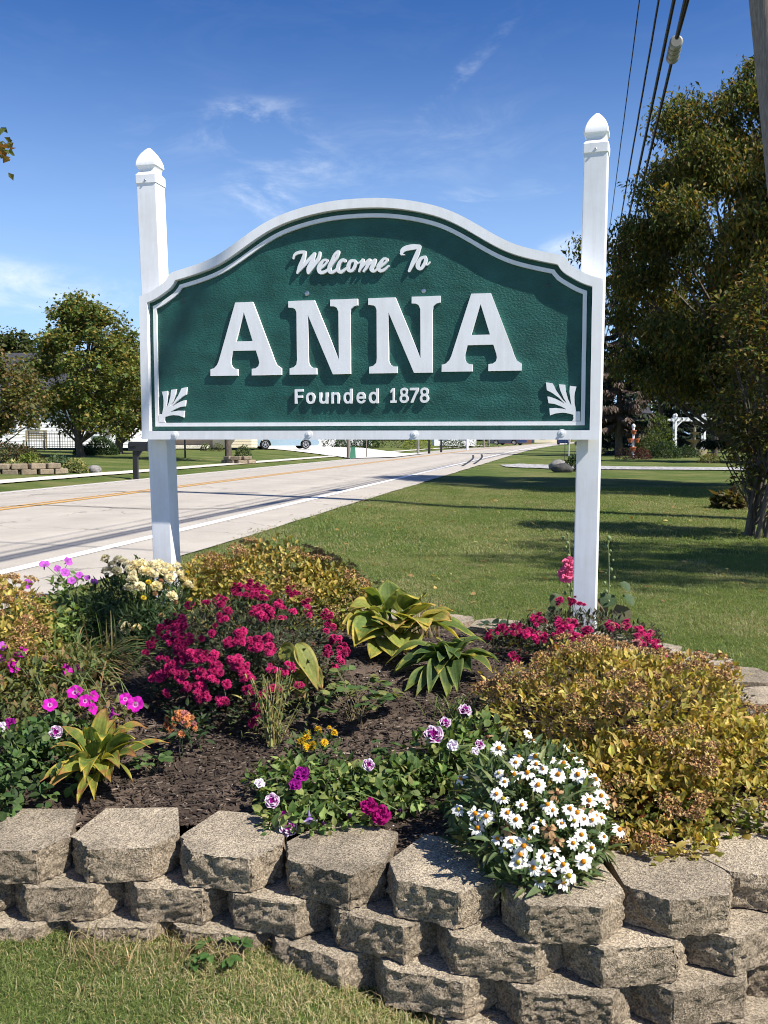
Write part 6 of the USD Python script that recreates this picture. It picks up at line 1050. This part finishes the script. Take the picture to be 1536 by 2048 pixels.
# ------------------------------------------------------------------ planters, stones, posts and street furniture
def planter(label, pts, z, courses, seed, w=0.42):
    g = np.random.default_rng(seed); P = spline(pts, 200); d = np.r_[0, np.cumsum(np.linalg.norm(np.diff(P, axis=0), axis=1))]; th = thing('stone_planter', label, 'planter', (P[0][0], P[0][1], z)); n = max(2, int(d[-1] / w))
    for k in range(courses):
        for i in range(n - (k % 2)):
            s = (i + 0.5 + 0.5 * (k % 2)) * d[-1] / n; c = np.array([np.interp(s, d, P[:, 0]), np.interp(s, d, P[:, 1])]); q = np.array([np.interp(s + .05, d, P[:, 0]), np.interp(s + .05, d, P[:, 1])]) - c; v, f = block_mesh(w * 0.98, seed * 50 + k * 20 + i, 0.16, 0.2, 0.1) if False else tri(box((0, 0, 0), (w * 0.97, 0.3, 0.155), 0, 0.02)); v = v * (1 + g.normal(0, 0.02, v.shape)); yaw = math.atan2(q[1], q[0]) + g.normal(0, 0.03); cc, ss = math.cos(yaw), math.sin(yaw)
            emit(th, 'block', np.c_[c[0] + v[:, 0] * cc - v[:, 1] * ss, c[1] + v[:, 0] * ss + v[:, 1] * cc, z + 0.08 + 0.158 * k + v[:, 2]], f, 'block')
za = float(land(np.array([-10.0]), np.array([25.6]))[0]); planter('tan block planter wall in the front yard at the left edge', [(wx(-60, 25.2), 25.2), (wx(60, 25.4), 25.4), (wx(132, 26.2), 26.2)], za - 0.02, 2, 301)
zb = float(land(np.array([-6.2]), np.array([37.6]))[0]); planter('small stone planter round the foot of the yard tree under the sign', [(wx(446, 37.6), 37.9), (wx(478, 37.3), 37.3), (wx(508, 37.8), 37.8)], zb, 2, 302)
plain('stone_dark', (0.06, 0.058, 0.056), 0.9, 0.15, vary=0.35, scale=9.0, bump=(20.0, 0.6, 0.03))
def rock(label, px, py, y, size, m, seed, zoff=0.0):
    mm = trimesh.creation.icosphere(3, 0.5); v = np.array(mm.vertices); v = v * (1 + 0.5 * (meshkit.fbm(v * 2.2 + seed, 3, seed) - 0.5))[:, None] * np.asarray(size); b = g_at(px, y); tag(emit('/World', 'boulder', v + b + [0, 0, size[2] * 0.25 + zoff], np.array(mm.faces), m, smooth=True), label, 'boulder')
rock('pale grey boulder left of the right post by the gravel drive', 1118, 922, 31, (0.62, 0.5, 0.45), 'stone_grey', 1); rock('dark rounded boulder in the shade beside the pale one', 1124, 934, 28.5, (0.62, 0.5, 0.4), 'stone_dark', 2); rock('small dark boulder right of the yard planter', 188, 927, 27.5, (0.45, 0.4, 0.28), 'stone_grey', 3)
def mailbox(label, px, y, h):
    b = g_at(px, y); th = thing('mailbox', label, 'mailbox', b); boxpart(th, 'post', b + [0, 0, h * 0.40], (0.13, 0.13, h * 0.84), 'black_plastic', bevel=0.01); boxpart(th, 'bracket', b + [0.10, 0, h * 0.70], (0.09, 0.10, 0.22), 'black_plastic', tilt=(0, 0.6, 0)); yaw = 0.12
    prof = sg.Polygon([(-.12, 0), (.12, 0), (.12, .14)] + [(.12 * math.cos(a), .14 + .11 * math.sin(a)) for a in np.linspace(0, PI, 9)[1:-1]] + [(-.12, .14)]); m = extrude(prof, 0.50); v = np.array(m.vertices); v = np.c_[v[:, 2] - 0.22, v[:, 0], v[:, 1]]; emit(th, 'box', v + b + [0.05, 0, h * 0.76], np.array(m.faces), 'black_plastic', smooth=30); m = extrude(prof.buffer(0.012), 0.03); v = np.array(m.vertices); emit(th, 'door', np.c_[v[:, 2] + 0.282, v[:, 0], v[:, 1]] + b + [0.05, 0, h * 0.76], np.array(m.faces), 'black_plastic'); boxpart(th, 'flag', b + [0.0, -0.15, h * 0.92], (0.16, 0.012, 0.05), 'black_plastic')
mailbox('black mailbox on a thick post just left of the left sign post', 272, 25.0, 1.02)
def pole(name, label, cat, px, y, r, h, m, part='shaft', cap=None):
    b = g_at(px, y); th = thing(name, label, cat, b); v, f = tube([b - [0, 0, .1], b + [0, 0, h * .5], b + [0, 0, h]], [r, r * 0.93, r * 0.86], 10); emit(th, part, v, f, m, smooth=40); return th, b
th, b = pole('utility_pole', 'grey wooden pole beside the green cabinet under the sign', 'pole', 697, 50, 0.10, 9.0, 'pole_wood'); boxpart(th, 'crossarm', b + [0, 0, 8.5], (2.0, 0.1, 0.1), 'pole_wood')
th = thing('utility_cabinet', 'green tapered cable pedestal beside the wooden pole', 'cable pedestal', g_at(706, 49.5)); b = g_at(706, 49.5)
m = trimesh.convex.convex_hull(np.array([(sx * (0.16 - 0.03 * (z > .3)), sy * (0.14 - 0.03 * (z > .3)), z) for sx in (-1, 1) for sy in (-1, 1) for z in (0, 0.6)])); emit(th, 'body', np.array(m.vertices) + b, np.array(m.faces), 'pedestal_green'); boxpart(th, 'cap', b + [0, 0, 0.62], (0.29, 0.25, 0.05), 'pedestal_green', bevel=0.01)
for i, (px, y, r, h, m, lab) in enumerate([(371, 42, 0.045, 1.9, 'black_plastic', 'thin black lamp post right of the left sign post'), (733, 52, 0.03, 1.3, 'pole_wood', 'thin brown stake right of the green cabinet'), (836, 58, 0.09, 1.4, 'stone_grey', 'grey post left of the two black posts under the sign'), (858, 60, 0.08, 1.3, 'black_plastic', 'left one of two black posts under the sign'), (882, 66, 0.08, 1.3, 'black_plastic', 'right one of two black posts under the sign'), (934, 75, 0.10, 1.5, 'white_paint', 'short white post at the roadside under the sign'),
    (967, 100, 0.12, 8.0, 'pole_wood', 'left one of two far brown poles by the road'), (977, 104, 0.12, 8.0, 'pole_wood', 'right one of two far brown poles by the road'), (1137, 30.5, 0.012, 0.95, 'white_paint', 'thin pale marker stake by the boulders'), (1129, 40, 0.015, 1.3, 'iron', 'thin grey roadside stake left of the marker stake')]):
    th, b = pole('roadside_post', lab, 'post', px, y, r, h, m)
    boxpart(th, 'cap', b + [0, 0, h + 0.015], (r * 2.3, r * 2.3, 0.04), m)

# the pot pole, arbor and fountain on the far lawn
b = g_at(1265, 46); th = thing('pot_pole', 'white pole hung with terracotta pots on the far lawn', 'garden ornament', b); v, f = tube([b, b + [0, 0, 1.6]], [0.07, 0.06], 8); emit(th, 'pole', v, f, 'white_paint'); emit(th, 'finial', np.array(trimesh.creation.icosphere(2, 0.09).vertices) * [1, 1, 1.3] + b + [0, 0, 1.66], np.array(trimesh.creation.icosphere(2, 0.09).faces), 'white_paint', smooth=True)
for dx, z in ((0.0, 1.25), (0.17, 0.83), (-0.17, 0.83), (0.0, 0.42), (-0.05, 0.40)):
    m = trimesh.creation.revolve([(0, 0), (0.085, 0), (0.13, 0.16), (0.15, 0.16), (0.15, 0.21), (0.11, 0.21), (0.1, 0.1), (0, 0.1)], sections=12); emit(th, 'pot', np.array(m.vertices) + b + [dx, -0.05, z], np.array(m.faces), 'terracotta', smooth=30)
b = g_at(1376, 62); th = thing('garden_arbor', 'white wooden arbor with lattice sides and pointed posts under the spruces', 'arbor', b); aw, ad = 1.95, 0.5
for sx in (-1, 1):
    for sy in (-1, 1):
        c = b + [sx * aw / 2, sy * ad - 0.0, 0]; c[0] += (0.10 if sy > 0 else -0.10) * 1.0; pp = group_part(th, 'post'); boxpart(pp, 'shaft', c + [0, 0, 1.2], (0.13, 0.13, 2.5), 'white_paint'); m = trimesh.creation.icosphere(2, 0.10); emit(pp, 'finial', np.array(m.vertices) * [1, 1, 1.4] + c + [0, 0, 2.56], np.array(m.faces), 'white_paint', smooth=True); boxpart(th, 'brace', c + [-sx * 0.22, 0, 2.0], (0.06, 0.06, 0.55), 'white_paint', tilt=(0, -sx * 0.8, 0))
    lp = group_part(th, 'lattice_panel')
    for k in range(7): boxpart(lp, 'slat', b + [sx * aw / 2, 0, 0.3 + 0.25 * k], (0.03, 2 * ad, 0.04), 'white_paint')
    for k in range(4): boxpart(lp, 'slat', b + [sx * aw / 2 + 0.035, -0.3 + 0.2 * k, 1.05], (0.025, 0.04, 1.7), 'white_paint')
for sy in (-1, 1): boxpart(th, 'beam', b + [0, sy * ad, 2.28], (aw + 0.7, 0.08, 0.16), 'white_paint')
for k in range(7): boxpart(th, 'rafter', b + [-aw / 2 + aw * k / 6, 0, 2.40], (0.05, 2 * ad + 0.5, 0.08), 'white_paint')
b = g_at(1387, 58); th = thing('tiered_fountain', 'tan three tiered stone fountain seen through the arbor', 'fountain', b)
for nm, pr in (('base_basin', [(0, 0), (0.75, 0), (0.8, 0.35), (0.7, 0.35), (0.66, 0.2), (0, 0.2)]), ('pedestal', [(0, 0.2), (0.16, 0.2), (0.10, 0.5), (0.16, 0.78), (0, 0.78)]), ('middle_bowl', [(0, 0.78), (0.2, 0.78), (0.52, 0.92), (0.54, 0.97), (0.45, 0.95), (0, 0.88)]), ('upper_stem', [(0, 0.9), (0.09, 0.9), (0.06, 1.12), (0.1, 1.28), (0, 1.28)]), ('top_bowl', [(0, 1.28), (0.12, 1.28), (0.32, 1.40), (0.34, 1.44), (0.28, 1.42), (0, 1.36)]), ('finial', [(0, 1.38), (0.06, 1.4), (0.09, 1.55), (0.03, 1.75), (0, 1.8)])):
    v, f = tri(lathe(pr, b, 18)); emit(th, nm, v, f, 'fountain_stone', smooth=30)

# ------------------------------------------------------------------ cars
def car(label, px, y, yaw, paint, L=4.9, W=1.85, Hc=1.75, name='minivan', cat='car'):
    b = g_at(px, y); b[2] += 0.06; th = thing(name, label, cat, b); c, s = math.cos(yaw), math.sin(yaw)
    def w(v): v = np.asarray(v, float); return np.c_[b[0] + v[:, 0] * c - v[:, 1] * s, b[1] + v[:, 0] * s + v[:, 1] * c, b[2] + v[:, 2]]
    low = [(-L / 2, .35), (-L / 2 + .02, .62), (-L / 2 + .12, .95), (L / 2 - 1.1, 1.02), (L / 2 - .25, .80), (L / 2, .58), (L / 2, .34), (L / 2 - .15, .24)]
    wb = 0.30 * L; arches = [sg.Point(-wb, .32).buffer(.40), sg.Point(wb, .32).buffer(.40)]
    poly = sg.Polygon(low + [(-L / 2 + .1, .24)]).buffer(0); 
    for a in arches: poly = poly.difference(a)
    m = extrude(poly, W); v = np.array(m.vertices); v = np.c_[v[:, 0], (v[:, 2] - W / 2) * (1 - 0.07 * np.clip((v[:, 1] - .6) / .5, 0, 1)), v[:, 1]]; emit(th, 'body', w(v), np.array(m.faces), paint, smooth=35)
    cab = sg.Polygon([(-L / 2 + .15, .96), (-L / 2 + .35, Hc - .06), (-L / 2 + .7, Hc), (L * .05, Hc), (L / 2 - 1.75, Hc - .1), (L / 2 - .95, 1.0)]); m = extrude(cab, W - .2); v = np.array(m.vertices); k = (v[:, 1] - .96) / (Hc - .96); v = np.c_[v[:, 0], (v[:, 2] - (W - .2) / 2) * (1 - .16 * k), v[:, 1]]; emit(th, 'cabin', w(v), np.array(m.faces), paint, smooth=35)
    for sgn in (-1, 1):
        for x0, x1 in ((-L / 2 + .45, -L * .12), (-L * .10, L * .12), (L * .14, L / 2 - 1.6)):
            yy = sgn * ((W - .2) / 2 * (1 - .16 * .45) + .004); q = sg.Polygon([(x0, 1.06), (x1 + .1, 1.06), (x1 - .12, Hc - .14), (x0 + .08, Hc - .14)]); m = extrude(q, .012); v = np.array(m.vertices); k = (v[:, 1] - .96) / (Hc - .96); emit(th, 'side_window', w(np.c_[v[:, 0], sgn * ((W - .2) / 2 * (1 - .16 * k) + .003 + v[:, 2]), v[:, 1]]), np.array(m.faces)[:, ::sgn], 'window')
        for xw in (-wb, wb):
            wp = group_part(th, 'wheel'); m = trimesh.creation.revolve([(0, -.1), (.30, -.1), (.325, -.07), (.325, .07), (.30, .1), (0, .1)], sections=20); v = np.array(m.vertices); emit(wp, 'tyre', w(np.c_[v[:, 0] + xw, v[:, 2] + sgn * (W / 2 - .13), v[:, 1] + .325]), np.array(m.faces), 'tyre', smooth=30)
            R5 = unary_union([sg.Point(0, 0).buffer(.22).difference(sg.Point(0, 0).buffer(.19)), sg.Point(0, 0).buffer(.05)] + [sa.rotate(sg.box(-.02, 0, .02, .21), 72 * k, origin=(0, 0)) for k in range(5)]); m = extrude(R5, .02); v = np.array(m.vertices); emit(wp, 'rim', w(np.c_[v[:, 0] + xw, sgn * (W / 2 - .028 + v[:, 2]), v[:, 1] + .325]), np.array(m.faces)[:, ::sgn], 'alloy')
        emit(th, 'headlight', w(np.array(trimesh.creation.box((.12, .35, .14)).vertices) + [L / 2 - .12, sgn * .62, .66]), np.array(trimesh.creation.box().faces), 'alloy'); emit(th, 'tail_light', w(np.array(trimesh.creation.box((.08, .2, .3)).vertices) + [-L / 2 + .07, sgn * .74, .80]), np.array(trimesh.creation.box().faces), 'red_lamp')
    m = trimesh.creation.box((.03, W - .45, .5)); v = np.array(m.vertices); v[:, 0] += -.25 * 0; emit(th, 'rear_window', w(v + [-L / 2 + .235, 0, 1.32]), np.array(m.faces), 'window')
car('pale blue minivan parked on the concrete driveway', 566, 66, 0.0 + 0.35, 'car_blue'); car('dark blue car far along the road', 1016, 118, PI / 2 + 0.9, 'car_navy', 4.4, 1.75, 1.42, 'far_car'); car('dark car with red tail lamps at the end of the road', 1126, 140, PI / 2 - 0.25, 'car_navy', 4.4, 1.75, 1.42, 'far_car')

# ------------------------------------------------------------------ overhead lines and the leaning pole
WD = np.array([math.sin(math.radians(12.2)), math.cos(math.radians(12.2)), 0]); WR = np.array([WD[1], -WD[0], 0])
def wire(label, R_, Hh, r, sag=0.0, wav=0.0, s0=-6, s1=60, seed=0, name='overhead_cable', n=120, path=None):
    s = np.linspace(s0, s1, n); P = EYE + WR * R_ + WD * s[:, None] + UPZ * (Hh - sag * (1 - ((s - 20) / 40) ** 2))[:, None] if path is None else path
    if wav: P = P + UPZ * (wav * (meshkit.fbm(np.c_[np.arange(len(P)) * 0.35, P[:, 1] * 0 + seed, P[:, 1] * 0], 3, seed) - 0.5))[:, None]
    v, f = tube(P, r, 6); return tag(emit('/World', name, v, f, 'rubber', smooth=True), label, 'cable')
wire('thinnest wavy overhead wire, leftmost beside the right sign post', 0.65, 6.0, 0.009, 0.12, 0.05, seed=4, n=240)
wire('second overhead wire from the left, medium thick', 0.90, 6.0, 0.016, 0.15, 0.05, seed=5, n=200)
wire('third overhead wire from the left, thick and dark', 1.10, 6.0, 0.026, 0.15)
P4 = EYE + WR * 1.26 + WD * np.linspace(15.2, 60, 60)[:, None] + UPZ * (6.0 - 0.15 * (1 - ((np.linspace(15.2, 60, 60) - 20) / 40) ** 2))[:, None]
wire('thick cable running on from the grey splice case', 0, 0, 0.026, path=P4)
q = EYE + WR * 1.26 + WD * 15.0 + UPZ * 5.86
for k, dr in enumerate((0.0, 0.10)):
    s = np.linspace(-6, 14.6, 60); P = EYE + WR * (1.26 + dr * np.clip((14.6 - s) / 4, 0, 1) * 0.8)[:, None] + WD * s[:, None] + UPZ * (5.88 + 0.18 * smooth(14.6, 8, s) * (1 if k == 0 else 0.8))[:, None]; wire(['left', 'right'][k] + ' one of the paired thick cables above the splice case', 0, 0, 0.032, path=P)
sp_ = thing('splice_case', 'grey ribbed cylindrical splice case hanging on the overhead cable', 'splice case', q)
for k in range(4):
    a = q + WD * (-0.33 + 0.165 * k); v, f = tube([a, a + WD * 0.02, a + WD * 0.115, a + WD * 0.135], [0.075, 0.098, 0.098, 0.075], 16); emit(sp_, 'segment', v, f, 'splice', smooth=35); v, f = tube([a + WD * 0.135, a + WD * 0.165], [0.082, 0.082], 16); emit(sp_, 'band', v, f, 'rubber', smooth=35)
A, B2 = at(1526, 0, 12.0), at(1559, 330, 12.0); dv = unit(B2 - A); base_ = A + dv * ((-0.1 - A[2]) / dv[2]); topp = A - dv * 4.0
pl_ = thing('utility_pole', 'weathered grey wooden utility pole leaning in at the upper right corner', 'pole', base_); v, f = tube(spline([base_, (base_ + topp) / 2, topp], 12), np.linspace(0.19, 0.15, 12), 20); emit(pl_, 'shaft', v, f, 'pole_wood', smooth=40); boxpart(pl_, 'crossarm', topp - dv * -0.5, (2.2, 0.11, 0.12), 'pole_wood', 0.0)
# lines overhead, out of view, whose shadows cross the board and the road
def shadow_wire(label, p0, p1, H_, r, ext0, ext1):
    a, b = [p + SUN * ((H_ - p[2]) / SUN[2]) for p in (p0, p1)]; d = b - a; wire(label, 0, 0, r, path=np.linspace(a - d * ext0, b + d * ext1, 40))
def board_pt(x, y): return board(np.array([[x, y, 0.0]]))[0]
shadow_wire('overhead wire beyond the frame whose shadow slants across the left of the sign', board_pt(-0.80, 0.93), board_pt(-1.10, 0.40), 8.5, 0.045, 1.0, 12.0)
shadow_wire('overhead wire beyond the frame whose shadow crosses the near lane', np.array([*ground_at(0, 1087, 0)[:2], 0]), np.array([*ground_at(310, 1100, 0)[:2], 0]), 9.0, 0.018, 1.5, 0.6)

# ------------------------------------------------------------------ far tree line
g = np.random.default_rng(401); Cs, Rs = [], []
for x in np.arange(-170, 260, 3.2):
    y = 230 + g.uniform(-20, 25); z = float(land(np.array([x]), np.array([y]))[0]); h = g.uniform(5, 11)
    for k in range(4): Cs.append((x + g.normal(0, 2), y + g.normal(0, 2), z + h * (0.15 + 0.25 * k))); Rs.append(g.uniform(1.6, 3.0))
V, F, t, _ = crown_leaves(g, np.array(Cs), np.array(Rs), 20, 1.1, MLEAF, [(0.04, 0.06, 0.022), (0.07, 0.08, 0.03), (0.10, 0.08, 0.035)], None, 0.1)
tag(emit('/World', 'tree_line', V, F, 'leaf', t), 'low band of distant trees along the horizon', 'trees', kind='stuff')
